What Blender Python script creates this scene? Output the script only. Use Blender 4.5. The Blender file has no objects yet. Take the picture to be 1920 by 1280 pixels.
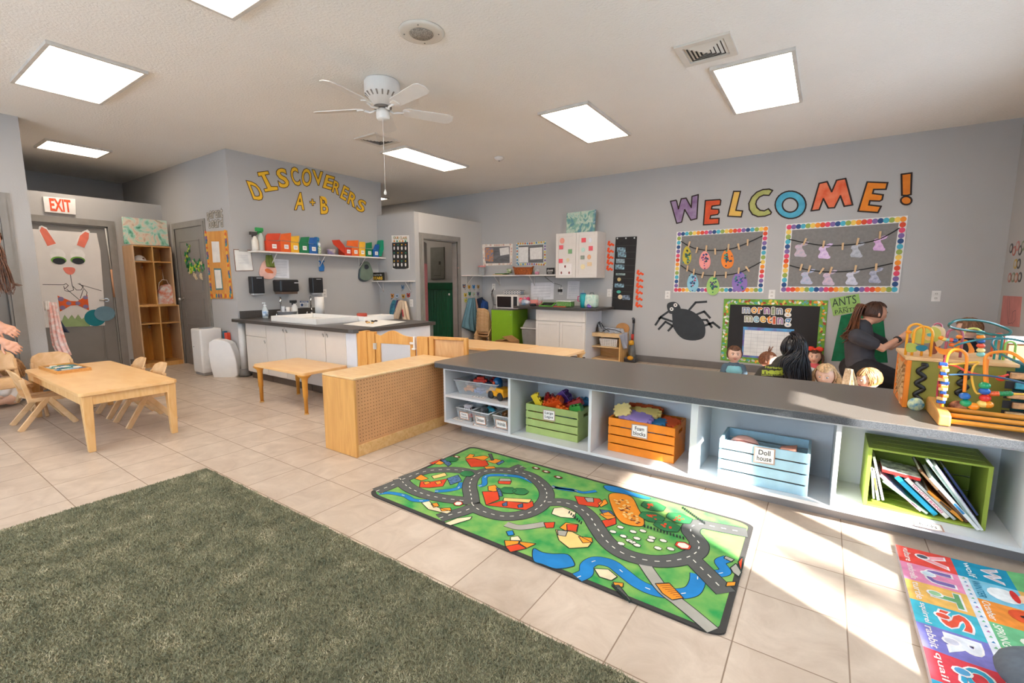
import bpy,bmesh,math,random
import numpy as np
from mathutils import Matrix,Vector
random.seed(7);RNG=np.random.default_rng(11)
scene=bpy.context.scene;COL=scene.collection
PI=math.pi
# ---------------------------------------------------------------- camera, world, sun, exposure
CAMZ=1.22708;FPX=860.09
YAW,PITCH,ROLL=math.radians(34.20991),math.radians(7.362007),math.radians(-0.026917)
_f=np.array([-math.sin(YAW)*math.cos(PITCH),math.cos(YAW)*math.cos(PITCH),-math.sin(PITCH)])
_r=np.array([math.cos(YAW),math.sin(YAW),0.0]);_u=np.cross(_r,_f)
_cr,_sr=math.cos(ROLL),math.sin(ROLL)
CR,CU,CF=_cr*_r+_sr*_u,-_sr*_r+_cr*_u,_f
cam_d=bpy.data.cameras.new('camera');cam=bpy.data.objects.new('camera',cam_d);COL.objects.link(cam)
cam_d.sensor_fit='HORIZONTAL';cam_d.sensor_width=36.0;cam_d.lens=FPX/1920*36.0
cam_d.clip_start=0.02;cam_d.clip_end=200
cam.matrix_world=Matrix(((CR[0],CU[0],-CF[0],0),(CR[1],CU[1],-CF[1],0),(CR[2],CU[2],-CF[2],CAMZ),(0,0,0,1)))
scene.camera=cam
scene.view_settings.view_transform='Standard';scene.view_settings.look='None'
scene.view_settings.gamma=1.0;scene.view_settings.use_curve_mapping=False
scene.view_settings.exposure=EXPO=0.75
cy=scene.cycles
cy.use_denoising=True;cy.max_bounces=7;cy.diffuse_bounces=4;cy.glossy_bounces=3
cy.transmission_bounces=5;cy.transparent_max_bounces=8;cy.sample_clamp_indirect=6.0
cy.caustics_reflective=False;cy.caustics_refractive=False
world=bpy.data.worlds.new('world');scene.world=world;world.use_nodes=True
wn=world.node_tree.nodes;wn.clear()
wo=wn.new('ShaderNodeOutputWorld');wb=wn.new('ShaderNodeBackground')
wb.inputs[0].default_value=(0.62,0.80,1.0,1);wb.inputs[1].default_value=6.5
world.node_tree.links.new(wb.outputs[0],wo.inputs[0])
sun_d=bpy.data.lights.new('sun','SUN');sun_d.energy=21.0;sun_d.angle=0.022;sun_d.color=(1.0,0.955,0.90)
sun=bpy.data.objects.new('sun',sun_d);COL.objects.link(sun)
SUND=Vector((-0.86,0.51,-0.60)).normalized()
sun.rotation_euler=SUND.to_track_quat('-Z','Y').to_euler();sun.location=(6,-2,5)
def ray(px,py):
 return CF+CR*((px-960)/FPX)+CU*((640-py)/FPX)
def on(ax,val,px,py):
 d=ray(px,py);c=(0,0,CAMZ);t=(val-c[ax])/d[ax]
 return(d[0]*t,d[1]*t,CAMZ+d[2]*t)
def FX(v,x,y):return on(0,v,x,y)
def FY(v,x,y):return on(1,v,x,y)
def FZ(v,x,y):return on(2,v,x,y)
def FD(t,x,y):
 d=ray(x,y);return(d[0]*t,d[1]*t,CAMZ+d[2]*t)
def HZ(X,Y,px,py):
 d=ray(px,py);t=(X*d[0]+Y*d[1])/(d[0]**2+d[1]**2);return CAMZ+t*d[2]
# ---------------------------------------------------------------- materials
def lin(c):
 if isinstance(c,str):
  c=c.lstrip('#');c=[int(c[i:i+2],16)/255 for i in(0,2,4)]
 return tuple(((x/12.92)if x<=0.04045 else((x+0.055)/1.055)**2.4)for x in c[:3])
_MC={}
def M(c,rough=0.55,var=0.06,scale=9.0,bump=0.0,metal=0.0,bscale=60.0,spec=0.5,sheen=0.0,trans=0.0,coat=0.0,c2=None,detail=3.0,alpha=1.0):
 key=(str(c),rough,var,scale,bump,metal,bscale,spec,sheen,trans,coat,str(c2),detail,alpha)
 if key in _MC:return _MC[key]
 m=bpy.data.materials.new('surface_'+str(c).strip('#'));m.use_nodes=True
 nt=m.node_tree;n=nt.nodes;L=nt.links
 b=n['Principled BSDF'];a=lin(c)
 tc=n.new('ShaderNodeTexCoord');nz=n.new('ShaderNodeTexNoise')
 nz.inputs['Scale'].default_value=scale;nz.inputs['Detail'].default_value=detail
 L.new(tc.outputs['Object'],nz.inputs['Vector'])
 cr=n.new('ShaderNodeValToRGB')
 d=lin(c2)if c2 else tuple(x*(1-var*1.6)for x in a)
 h=a if c2 else tuple(min(1,x*(1+var*0.8))for x in a)
 cr.color_ramp.elements[0].position=0.35;cr.color_ramp.elements[1].position=0.68
 cr.color_ramp.elements[0].color=(*d,1);cr.color_ramp.elements[1].color=(*h,1)
 L.new(nz.outputs['Fac'],cr.inputs['Fac']);L.new(cr.outputs['Color'],b.inputs['Base Color'])
 b.inputs['Roughness'].default_value=rough;b.inputs['Metallic'].default_value=metal
 b.inputs['Specular IOR Level'].default_value=spec
 if sheen:b.inputs['Sheen Weight'].default_value=sheen
 if trans:b.inputs['Transmission Weight'].default_value=trans
 if coat:b.inputs['Coat Weight'].default_value=coat
 if alpha<1:b.inputs['Alpha'].default_value=alpha
 if bump:
  n2=n.new('ShaderNodeTexNoise');n2.inputs['Scale'].default_value=bscale;n2.inputs['Detail'].default_value=4
  L.new(tc.outputs['Object'],n2.inputs['Vector'])
  bp=n.new('ShaderNodeBump');bp.inputs['Strength'].default_value=bump;bp.inputs['Distance'].default_value=0.01
  L.new(n2.outputs['Fac'],bp.inputs['Height']);L.new(bp.outputs['Normal'],b.inputs['Normal'])
 _MC[key]=m;return m
def Mwood(c,c2,scale=(1.5,14,14),rough=0.38,key=None,dist=1.2):
 k=('wood',c,c2,scale,rough,dist)
 if k in _MC:return _MC[k]
 m=bpy.data.materials.new('wood_'+c.strip('#'));m.use_nodes=True
 nt=m.node_tree;n=nt.nodes;L=nt.links;b=n['Principled BSDF']
 tc=n.new('ShaderNodeTexCoord');mp=n.new('ShaderNodeMapping');mp.inputs['Scale'].default_value=scale
 nz=n.new('ShaderNodeTexNoise');nz.inputs['Scale'].default_value=2.6;nz.inputs['Detail'].default_value=6;nz.inputs['Distortion'].default_value=dist
 L.new(tc.outputs['Object'],mp.inputs['Vector']);L.new(mp.outputs['Vector'],nz.inputs['Vector'])
 cr=n.new('ShaderNodeValToRGB');cr.color_ramp.elements[0].position=0.34;cr.color_ramp.elements[1].position=0.66
 cr.color_ramp.elements[0].color=(*lin(c2),1);cr.color_ramp.elements[1].color=(*lin(c),1)
 L.new(nz.outputs['Fac'],cr.inputs['Fac']);L.new(cr.outputs['Color'],b.inputs['Base Color'])
 b.inputs['Roughness'].default_value=rough
 _MC[k]=m;return m
def Memit(c,s,name='glow'):
 m=bpy.data.materials.new(name);m.use_nodes=True;n=m.node_tree.nodes;b=n['Principled BSDF']
 b.inputs['Base Color'].default_value=(0.9,0.9,0.9,1)
 b.inputs['Emission Color'].default_value=(*lin(c),1);b.inputs['Emission Strength'].default_value=s
 return m
def Mclear(c='#e8eef2',alpha=0.35,rough=0.15):
 k=('clear',c,alpha,rough)
 if k in _MC:return _MC[k]
 m=bpy.data.materials.new('clear_plastic');m.use_nodes=True;nt=m.node_tree;n=nt.nodes;L=nt.links
 b=n['Principled BSDF'];b.inputs['Base Color'].default_value=(*lin(c),1);b.inputs['Roughness'].default_value=rough
 tc=n.new('ShaderNodeTexCoord');nz=n.new('ShaderNodeTexNoise');nz.inputs['Scale'].default_value=12
 mr=n.new('ShaderNodeMapRange');mr.inputs['To Min'].default_value=alpha*0.8;mr.inputs['To Max'].default_value=alpha*1.2
 L.new(tc.outputs['Object'],nz.inputs['Vector']);L.new(nz.outputs['Fac'],mr.inputs['Value']);L.new(mr.outputs['Result'],b.inputs['Alpha'])
 _MC[k]=m;return m
# ---------------------------------------------------------------- things, parts
_PW={}
def _basis(loc,rot):return Matrix.Translation(loc)@(Matrix.Rotation(rot,4,'Z')if not isinstance(rot,Matrix)else rot)
def tag(o,label=None,cat=None,group=None,kind=None):
 if label:o['label']=label
 if cat:o['category']=cat
 if group:o['group']=group
 if kind:o['kind']=kind
 return o
def thing(name,label,cat,loc=(0,0,0),rot=0.0,group=None,kind=None):
 o=bpy.data.objects.new(name,None);COL.objects.link(o);o.empty_display_size=0.05
 mtx=_basis(loc,rot);o.matrix_basis=mtx;_PW[o.name]=mtx
 return tag(o,label,cat,group,kind)
def pworld(o):
 if o is None:return Matrix()
 if o.name in _PW:return _PW[o.name]
 return pworld(o.parent)@o.matrix_basis
class MB:
 def __init__(s):s.v=[];s.f=[];s.m=[];s.sm=[];s.T=None
 def add(s,vs,fs,m=0,smooth=False):
  b=len(s.v)
  for p in vs:
   p=Vector(p)
   if s.T is not None:p=s.T@p
   s.v.append(p)
  for f in fs:s.f.append(tuple(i+b for i in f));s.m.append(m);s.sm.append(smooth)
  return s
 def box(s,x0,x1,y0,y1,z0,z1,m=0):
  if x1<x0:x0,x1=x1,x0
  if y1<y0:y0,y1=y1,y0
  if z1<z0:z0,z1=z1,z0
  return s.add([(x0,y0,z0),(x1,y0,z0),(x1,y1,z0),(x0,y1,z0),(x0,y0,z1),(x1,y0,z1),(x1,y1,z1),(x0,y1,z1)],[(0,3,2,1),(4,5,6,7),(0,1,5,4),(1,2,6,5),(2,3,7,6),(3,0,4,7)],m)
 def hexa(s,p,m=0):
  return s.add(p,[(0,3,2,1),(4,5,6,7),(0,1,5,4),(1,2,6,5),(2,3,7,6),(3,0,4,7)],m)
 def bar(s,a,b,w,h,m=0,up=(0,0,1)):
  a,b=Vector(a),Vector(b);d=(b-a).normalized();up=Vector(up)
  if abs(d.dot(up))>0.98:up=Vector((0,1,0))
  r=d.cross(up).normalized()*w/2;u=r.cross(d).normalized()*h/2
  return s.hexa([a-r-u,a+r-u,b+r-u,b-r-u,a-r+u,a+r+u,b+r+u,b-r+u],m)
 def prism(s,pts,fn,m=0,mside=None):
  n=len(pts);vs=[fn(u,v,0)for u,v in pts]+[fn(u,v,1)for u,v in pts]
  s.add(vs,[tuple(range(n))[::-1],tuple(range(n,2*n))],m)
  b=len(s.v)-2*n
  for i in range(n):
   j=(i+1)%n;s.f.append((b+i,b+j,b+n+j,b+n+i));s.m.append(m if mside is None else mside);s.sm.append(False)
  return s
 def tube(s,pts,r,seg=8,m=0,closed=False,caps=True):
  pts=[Vector(p)for p in pts];n=len(pts);rr=r if isinstance(r,(list,tuple))else[r]*n
  b0=len(s.v);prev=None;vs=[];fs=[]
  for i,p in enumerate(pts):
   if closed:t=pts[(i+1)%n]-pts[i-1]
   else:t=(pts[min(i+1,n-1)]-pts[max(i-1,0)])
   if t.length<1e-9:t=Vector((0,0,1))
   t.normalize()
   if prev is None:
    a=Vector((0,0,1))if abs(t.z)<0.9 else Vector((1,0,0));nrm=(a-t*a.dot(t)).normalized()
   else:
    nrm=prev-t*prev.dot(t)
    if nrm.length<1e-6:nrm=t.orthogonal()
    nrm.normalize()
   prev=nrm;bn=t.cross(nrm)
   for k in range(seg):
    a=2*PI*k/seg;vs.append(p+nrm*(math.cos(a)*rr[i])+bn*(math.sin(a)*rr[i]))
  for i in range(n if closed else n-1):
   j=(i+1)%n
   for k in range(seg):
    l=(k+1)%seg;fs.append((i*seg+k,i*seg+l,j*seg+l,j*seg+k))
  s.add(vs,fs,m,True)
  if caps and not closed:
   b=len(s.v)-n*seg
   s.f.append(tuple(b+k for k in range(seg))[::-1]);s.m.append(m);s.sm.append(False)
   s.f.append(tuple(b+(n-1)*seg+k for k in range(seg)));s.m.append(m);s.sm.append(False)
  return s
 def lathe(s,prof,c=(0,0,0),seg=16,m=0,ax=None,smooth=True):
  vs=[];fs=[];n=len(prof);R=Matrix()if ax is None else Vector(ax).to_track_quat('Z','Y').to_matrix().to_4x4()
  for r,z in prof:
   for k in range(seg):
    a=2*PI*k/seg;vs.append(Vector(c)+R@Vector((r*math.cos(a),r*math.sin(a),z)))
  for i in range(n-1):
   for k in range(seg):
    l=(k+1)%seg;fs.append((i*seg+k,i*seg+l,(i+1)*seg+l,(i+1)*seg+k))
  s.add(vs,fs,m,smooth)
  b=len(s.v)-n*seg
  for i,rev in((0,True),(n-1,False)):
   if prof[i][0]>1e-5:
    f=tuple(b+i*seg+k for k in range(seg));s.f.append(f[::-1]if rev else f);s.m.append(m);s.sm.append(False)
  return s
 def ball(s,c,r,seg=12,m=0,rings=8):
  if not isinstance(r,(tuple,list)):r=(r,r,r)
  vs=[];fs=[]
  for i in range(rings+1):
   t=PI*i/rings
   for k in range(seg):
    a=2*PI*k/seg;vs.append((c[0]+r[0]*math.sin(t)*math.cos(a),c[1]+r[1]*math.sin(t)*math.sin(a),c[2]-r[2]*math.cos(t)))
  for i in range(rings):
   for k in range(seg):
    l=(k+1)%seg;fs.append((i*seg+k,i*seg+l,(i+1)*seg+l,(i+1)*seg+k))
  return s.add(vs,fs,m,True)
 def build(s,name,mats,parent=None,world=False,bevel=0.0,seg=2,sub=0,merge=False,kind=None,loc=None,rot=None):
  if not isinstance(mats,(list,tuple)):mats=[mats]
  me=bpy.data.meshes.new(name);vs=s.v
  o=bpy.data.objects.new(name,me);COL.objects.link(o)
  if parent is not None:
   o.parent=parent
   if world:
    inv=pworld(parent).inverted();vs=[inv@p for p in vs]
   c=sum(vs,Vector())/max(1,len(vs));vs=[p-c for p in vs];o.location=c
  elif loc is not None:
   o.matrix_basis=_basis(loc,rot or 0.0)
  else:
   xs=[p.x for p in vs];ys=[p.y for p in vs];zs=[p.z for p in vs]
   c=Vector(((min(xs)+max(xs))/2,(min(ys)+max(ys))/2,min(zs)));vs=[p-c for p in vs];o.location=c
  me.from_pydata([tuple(p)for p in vs],[],s.f)
  for m in mats:me.materials.append(m)
  me.polygons.foreach_set('material_index',s.m);me.polygons.foreach_set('use_smooth',s.sm)
  if merge:
   bm=bmesh.new();bm.from_mesh(me);bmesh.ops.remove_doubles(bm,verts=bm.verts,dist=1e-5);bm.to_mesh(me);bm.free()
  me.update()
  if bevel:
   b=o.modifiers.new('bevel','BEVEL');b.width=bevel;b.segments=seg;b.limit_method='ANGLE';b.angle_limit=0.7
  if sub:
   d=o.modifiers.new('subd','SUBSURF');d.levels=sub;d.render_levels=sub
  if kind:o['kind']=kind
  return o
def copy_tree(o,parent=None,**kw):
 c=o.copy();COL.objects.link(c);c.parent=parent
 if parent is None and o.name in _PW:_PW[c.name]=_PW[o.name].copy()
 for ch in[x for x in KIDS.get(o.name,[])]:copy_tree(ch,c)
 return c
KIDS={}
def refresh_kids():
 KIDS.clear()
 for o in COL.objects:
  if o.parent:KIDS.setdefault(o.parent.name,[]).append(o)
def place(o,loc,rot=0.0,scale=None):
 m=_basis(loc,rot)
 if scale:m=m@Matrix.Diagonal((*(scale if isinstance(scale,(tuple,list))else(scale,)*3),1))
 o.matrix_basis=m;_PW[o.name]=m;return o
def S(name,mb,mats,**kw):return tag(mb.build(name,mats,**kw),kind='structure')
def one(name,mb,mats,label,cat,group=None,**kw):return tag(mb.build(name,mats,**kw),label,cat,group)
# ---------------------------------------------------------------- glyphs
_G={}
def glyph(txt,bold=0.0):
 k=(txt,bold)
 if k in _G:return _G[k]
 cu=bpy.data.curves.new('g','FONT');cu.body=txt;cu.offset=bold;cu.resolution_u=3;cu.fill_mode='FRONT'
 o=bpy.data.objects.new('g',cu);COL.objects.link(o)
 dg=bpy.context.evaluated_depsgraph_get();me=bpy.data.meshes.new_from_object(o.evaluated_get(dg))
 vs=[(v.co.x,v.co.y)for v in me.vertices];fs=[tuple(p.vertices)for p in me.polygons]
 bpy.data.objects.remove(o);bpy.data.curves.remove(cu);bpy.data.meshes.remove(me)
 ec={}
 for f in fs:
  for i in range(len(f)):
   a,b=f[i],f[(i+1)%len(f)];ec.setdefault((min(a,b),max(a,b)),[]).append((a,b))
 nxt={}
 for e,l in ec.items():
  if len(l)==1:nxt[l[0][0]]=l[0][1]
 loops=[];seen=set()
 for st in list(nxt):
  if st in seen:continue
  lp=[];c=st
  while c not in seen and c in nxt:seen.add(c);lp.append(c);c=nxt[c]
  if len(lp)>2:loops.append(lp)
 if vs:
  x0=min(v[0]for v in vs);x1=max(v[0]for v in vs);y0=min(v[1]for v in vs);y1=max(v[1]for v in vs)
 else:x0,x1,y0,y1=0,1,0,1
 vn=[((v[0]-x0)/max(1e-6,x1-x0),(v[1]-y0)/max(1e-6,y1-y0))for v in vs]
 _G[k]=(vn,fs,loops,(x1-x0)/max(1e-6,y1-y0));return _G[k]
# ---------------------------------------------------------------- planes on which flat things hang
class Plane:
 def __init__(s,ax,val,out):s.ax=ax;s.val=val;s.out=out
 def uv(s,px,py):
  p=on(s.ax,s.val,px,py)
  if s.ax==2:return(p[0],p[1])
  u=p[1]if s.ax==0 else p[0]
  if(s.ax==0 and s.out<0)or(s.ax==1 and s.out>0):u=-u
  return(u,p[2])
 def P(s,u,v,d=0.0):
  w=s.val+s.out*d
  if s.ax==2:return Vector((u,v,w))
  if(s.ax==0 and s.out<0)or(s.ax==1 and s.out>0):u=-u
  return Vector((w,u,v))if s.ax==0 else Vector((u,w,v))
 def at(s,px,py,d=0.0):return s.P(*s.uv(px,py),d)
 def poly(s,mb,pts,d0=0.0,d1=0.003,m=0,px=True):
  q=[s.uv(*p)for p in pts]if px else pts
  ar=sum(q[i][0]*q[(i+1)%len(q)][1]-q[(i+1)%len(q)][0]*q[i][1]for i in range(len(q)))
  if ar<0:q=q[::-1]
  return mb.prism(q,lambda u,v,k:s.P(u,v,d1 if k else d0),m)
 def rect(s,mb,u0,u1,v0,v1,d0=0.0,d1=0.003,m=0):return s.poly(mb,[(u0,v0),(u1,v0),(u1,v1),(u0,v1)],d0,d1,m,px=False)
 def disc(s,mb,u,v,ru,rv,d0,d1,m=0,seg=14,rot=0.0):
  d1+=(len(mb.v)%13)*4e-5;c,n=math.cos(rot),math.sin(rot)
  return s.poly(mb,[(u+c*ru*math.cos(2*PI*k/seg)-n*rv*math.sin(2*PI*k/seg),v+n*ru*math.cos(2*PI*k/seg)+c*rv*math.sin(2*PI*k/seg))for k in range(seg)],d0,d1,m,px=False)
 def ribbon(s,mb,pts,w,d,m=0,closed=True,px=False,th=0.0008):
  q=[Vector(s.uv(*p))if px else Vector(p)for p in pts];n=len(q)
  for i in range(n if closed else n-1):
   a,b=q[i],q[(i+1)%n];t=b-a
   if t.length<1e-7:continue
   t.normalize();nn=Vector((-t.y,t.x))*w/2;e=t*w*0.35
   dd=d+(i%7)*0.00015;mb.add([s.P(*(a-nn-e),dd),s.P(*(b-nn+e),dd),s.P(*(b+nn+e),dd),s.P(*(a+nn-e),dd)],[(0,1,2,3)],m)
  return mb
 def text(s,mb,txt,quad,d=0.004,m=0,bold=0.0,outline=None,ow=0.004,px=True,th=0.002,mo=1):
  TL,TR,BL=[Vector(s.uv(*p))if px else Vector(p)for p in quad]
  vn,fs,loops,asp=glyph(txt,bold)
  f=lambda x,y:BL+(TR-TL)*x+(TL-BL)*y
  vs=[s.P(*f(x,y),d+th)for x,y in vn]
  if(s.ax,s.out)in((0,1),(1,-1),(0,-1),(1,1),(2,1)):mb.add(vs,fs,m)
  for lp in loops:
   b=len(mb.v);n=len(lp)
   mb.add([s.P(*f(*vn[i]),d+th)for i in lp]+[s.P(*f(*vn[i]),d-0.001)for i in lp],[(i,n+i,n+(i+1)%n,(i+1)%n)for i in range(n)],m)
   if outline is not None:s.ribbon(mb,[f(*vn[i])for i in lp],ow,d+th+0.0006,mo)
  return mb
# ---------------------------------------------------------------- the room shell
ZC=2.88;YW=6.97;XR=1.54;T=0.33
WB=Plane(1,YW,-1);DW=Plane(0,-6.31,1);PWL=Plane(1,2.93,-1);EXW=Plane(0,-8.42,1)
CLX=Plane(0,-5.43,1);CLY=Plane(1,5.25,-1);RW=Plane(0,XR,-1);NLW=Plane(0,-6.85,1)
FLR=Plane(2,0.0,1)
wallm=M('#b4b2b0',rough=0.7,var=0.02,scale=1.2,bump=0.10,bscale=90)
ceilm=M('#efebe4',rough=0.85,var=0.015,scale=1.0,bump=0.55,bscale=55)
basem=M('#6f6a66',rough=0.5,var=0.05)
trimg=M('#8f8a84',rough=0.45,var=0.05)
doorg=M('#86817c',rough=0.45,var=0.05,scale=3)
def floor_mat():
 m=bpy.data.materials.new('beige_marbled_floor_tile');m.use_nodes=True;nt=m.node_tree;n=nt.nodes;L=nt.links
 b=n['Principled BSDF'];g=n.new('ShaderNodeNewGeometry');sp=n.new('ShaderNodeSeparateXYZ');L.new(g.outputs['Position'],sp.inputs[0])
 def mth(op,a,b_=None,c_=None):
  x=n.new('ShaderNodeMath');x.operation=op
  for i,v in enumerate((a,b_,c_)):
   if v is None:continue
   if isinstance(v,(int,float)):x.inputs[i].default_value=v
   else:L.new(v,x.inputs[i])
  return x.outputs[0]
 ds=[];ids=[]
 for ax,off in((0,3.4805),(1,-1.6143)):
  t=mth('DIVIDE',mth('ADD',sp.outputs[ax],off),T)
  fr=mth('FRACT',t);d=mth('MINIMUM',fr,mth('SUBTRACT',1.0,fr));ds.append(d);ids.append(mth('FLOOR',t))
 d=mth('MINIMUM',ds[0],ds[1])
 gr=n.new('ShaderNodeMapRange');gr.inputs['From Min'].default_value=0.0045;gr.inputs['From Max'].default_value=0.0085;L.new(d,gr.inputs['Value'])
 cid=n.new('ShaderNodeCombineXYZ');L.new(ids[0],cid.inputs[0]);L.new(ids[1],cid.inputs[1])
 wnz=n.new('ShaderNodeTexWhiteNoise');wnz.noise_dimensions='3D';L.new(cid.outputs[0],wnz.inputs['Vector'])
 off=n.new('ShaderNodeVectorMath');off.operation='MULTIPLY_ADD';off.inputs[1].default_value=(9,9,9)
 L.new(wnz.outputs['Color'],off.inputs[0]);L.new(g.outputs['Position'],off.inputs[2])
 nz=n.new('ShaderNodeTexNoise');nz.inputs['Scale'].default_value=5.5;nz.inputs['Detail'].default_value=9;nz.inputs['Roughness'].default_value=0.62;nz.inputs['Distortion'].default_value=0.8
 L.new(off.outputs[0],nz.inputs['Vector'])
 cr=n.new('ShaderNodeValToRGB');e=cr.color_ramp.elements;e[0].position=0.32;e[1].position=0.7
 e[0].color=(*lin('#b3a190'),1);e[1].color=(*lin('#cdbdac'),1);L.new(nz.outputs['Fac'],cr.inputs['Fac'])
 hs=n.new('ShaderNodeHueSaturation');L.new(cr.outputs[0],hs.inputs['Color'])
 vv=n.new('ShaderNodeMapRange');vv.inputs['To Min'].default_value=0.95;vv.inputs['To Max'].default_value=1.04
 L.new(wnz.outputs['Value'],vv.inputs['Value']);L.new(vv.outputs[0],hs.inputs['Value'])
 mx=n.new('ShaderNodeMix');mx.data_type='RGBA';L.new(gr.outputs[0],mx.inputs[0])
 mx.inputs[6].default_value=(*lin('#8c7867'),1);L.new(hs.outputs[0],mx.inputs[7]);L.new(mx.outputs[2],b.inputs['Base Color'])
 rr=n.new('ShaderNodeMapRange');rr.inputs['To Min'].default_value=0.8;rr.inputs['To Max'].default_value=0.33;L.new(gr.outputs[0],rr.inputs['Value']);L.new(rr.outputs[0],b.inputs['Roughness'])
 bp=n.new('ShaderNodeBump');bp.inputs['Strength'].default_value=0.35;bp.inputs['Distance'].default_value=0.003;L.new(gr.outputs[0],bp.inputs['Height']);L.new(bp.outputs[0],b.inputs['Normal'])
 b.inputs['Specular IOR Level'].default_value=0.4
 return m
S('floor',MB().box(-10.1,XR+0.15,-2.65,YW+0.15,-0.12,0),floor_mat())
S('ceiling',MB().box(-10.1,XR+0.15,-2.65,YW+0.15,ZC,ZC+0.12),ceilm)
S('wall_back',MB().box(-10.1,XR+0.15,YW,YW+0.15,0,ZC),wallm)
S('wall_far_left',MB().box(-10.09,-9.94,1.08,YW,0,ZC),wallm)
S('wall_left',MB().box(-9.94,-6.31,2.93,5.36,0,ZC),wallm)
S('wall_passage',MB().box(-9.94,-7.0,1.08,1.23,0,ZC),wallm)
S('wall_exit',MB().box(-8.54,-8.42,1.23,1.33,0,2.385).box(-8.54,-8.42,2.26,2.93,0,2.385).box(-8.54,-8.42,1.33,2.26,2.0,2.385),wallm)
_yd=FX(-6.85,10,380)[1]
S('wall_near_left',MB().box(-7.0,-6.85,_yd-0.05,1.23,0,ZC).box(-7.0,-6.85,-2.65,_yd-1.05,0,ZC).box(-7.0,-6.85,_yd-1.05,_yd-0.05,2.03,ZC),wallm)
S('wall_light_stop',MB().box(-7.2,-7.02,_yd-1.3,_yd+0.2,0,2.2),wallm)  # unseen box added behind the left door to stop outside light leaking in
fw=MB();xs=[-6.85,-5.6,-4.2,-3.6,-2.2,-1.6,-0.2,XR]
fw.box(-6.85,XR,-2.65,-2.5,0,0.85).box(-6.85,XR,-2.65,-2.5,2.3,ZC)
for a,b in((-6.85,-5.6),(-4.2,-3.6),(-2.2,-1.6),(-0.2,XR)):fw.box(a,b,-2.65,-2.5,0.85,2.3)
S('wall_front',fw,wallm)
RWIN=[(1.00,1.69),(1.77,2.20),(2.90,3.60),(4.40,5.20)]
rw=MB();rw.box(XR,XR+0.15,-2.65,YW+0.15,0,0.81).box(XR,XR+0.15,-2.65,YW+0.15,1.83,ZC);last=-2.65
for a,b in RWIN:rw.box(XR,XR+0.15,last,a,0.81,1.83);last=b
rw.box(XR,XR+0.15,last,YW+0.15,0.81,1.83)
S('wall_right',rw,wallm)
white=M('#e9e8e6',rough=0.4,var=0.015)
glassm=Mclear('#ffffff',0.05,0.02)
wi=1
for a,b in RWIN:
 t=tag(thing('window_%d'%wi,None,None,(XR+0.07,(a+b)/2,0.81)),kind='structure');wi+=1
 f=MB();h=(b-a)/2
 for q in((-h,-h+0.03,0,1.02),(h-0.03,h,0,1.02),(-h,h,0,0.03),(-h,h,0.99,1.02)):f.box(-0.03,0.03,q[0],q[1],q[2],q[3])
 f.build('window_frame',white,t);MB().box(-0.003,0.003,-h+0.03,h-0.03,0.03,0.99).build('pane',glassm,t)
 MB().box(-0.12,-0.06,-h-0.02,h+0.02,-0.03,-0.005).build('window_sill',white,t)
for a,b in((-5.6,-4.2),(-3.6,-2.2),(-1.6,-0.2)):
 t=tag(thing('window_%d'%wi,None,None,((a+b)/2,-2.575,0.85)),kind='structure');wi+=1
 f=MB();h=(b-a)/2
 for q in((-h,-h+0.04,0,1.45),(h-0.04,h,0,1.45),(-0.02,0.02,0,1.45),(-h,h,0,0.04),(-h,h,1.41,1.45)):f.box(q[0],q[1],-0.03,0.03,q[2],q[3])
 f.build('window_frame',white,t);MB().box(-h+0.04,h-0.04,-0.003,0.003,0.04,1.41).build('pane',glassm,t)
closet_m=M('#c9c6c2',rough=0.7,var=0.02,scale=1.2,bump=0.08,bscale=90)
DY0,DY1,DZT=5.43,6.26,1.93
S('wall_closet_front',MB().box(-6.31,-5.43,5.25,5.35,0,2.33),wallm)
S('wall_closet_side',MB().box(-5.53,-5.43,5.35,DY0,0,2.33).box(-5.53,-5.43,DY1,YW,0,2.33).box(-5.53,-5.43,DY0,DY1,DZT,2.33),closet_m)
def casing(name,plane,u0,u1,z1,w=0.085,d=0.02,mat=None,jamb=0.10,inner=True):
 mb=MB();R=plane.rect
 for k,(dd,ww)in enumerate(((d*0.6,w),(d,w*0.62))):
  R(mb,u0-ww,u0,0,z1+ww,0,dd);R(mb,u1,u1+ww,0,z1+ww,0,dd);R(mb,u0,u1,z1,z1+ww,0,dd)
 if inner:
  R(mb,u0-0.002,u0+0.018,0,z1,-jamb,0.0);R(mb,u1-0.018,u1+0.002,0,z1,-jamb,0.0);R(mb,u0,u1,z1-0.018,z1+0.002,-jamb,0.0)
 return S(name,mb,mat or trimg)
casing('trim_1',CLX,DY0,DY1,DZT)
casing('trim_2',EXW,1.33,2.26,2.0,jamb=0.1)
casing('trim_3',PWL,-8.00,-7.10,2.0,inner=False)
casing('trim_4',NLW,_yd-1.05,_yd-0.05,2.03,jamb=0.14)
metal=M('#b9b6b0',rough=0.28,var=0.03,metal=0.9)
chrome=M('#d9dadb',rough=0.12,var=0.02,metal=1.0)
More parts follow.
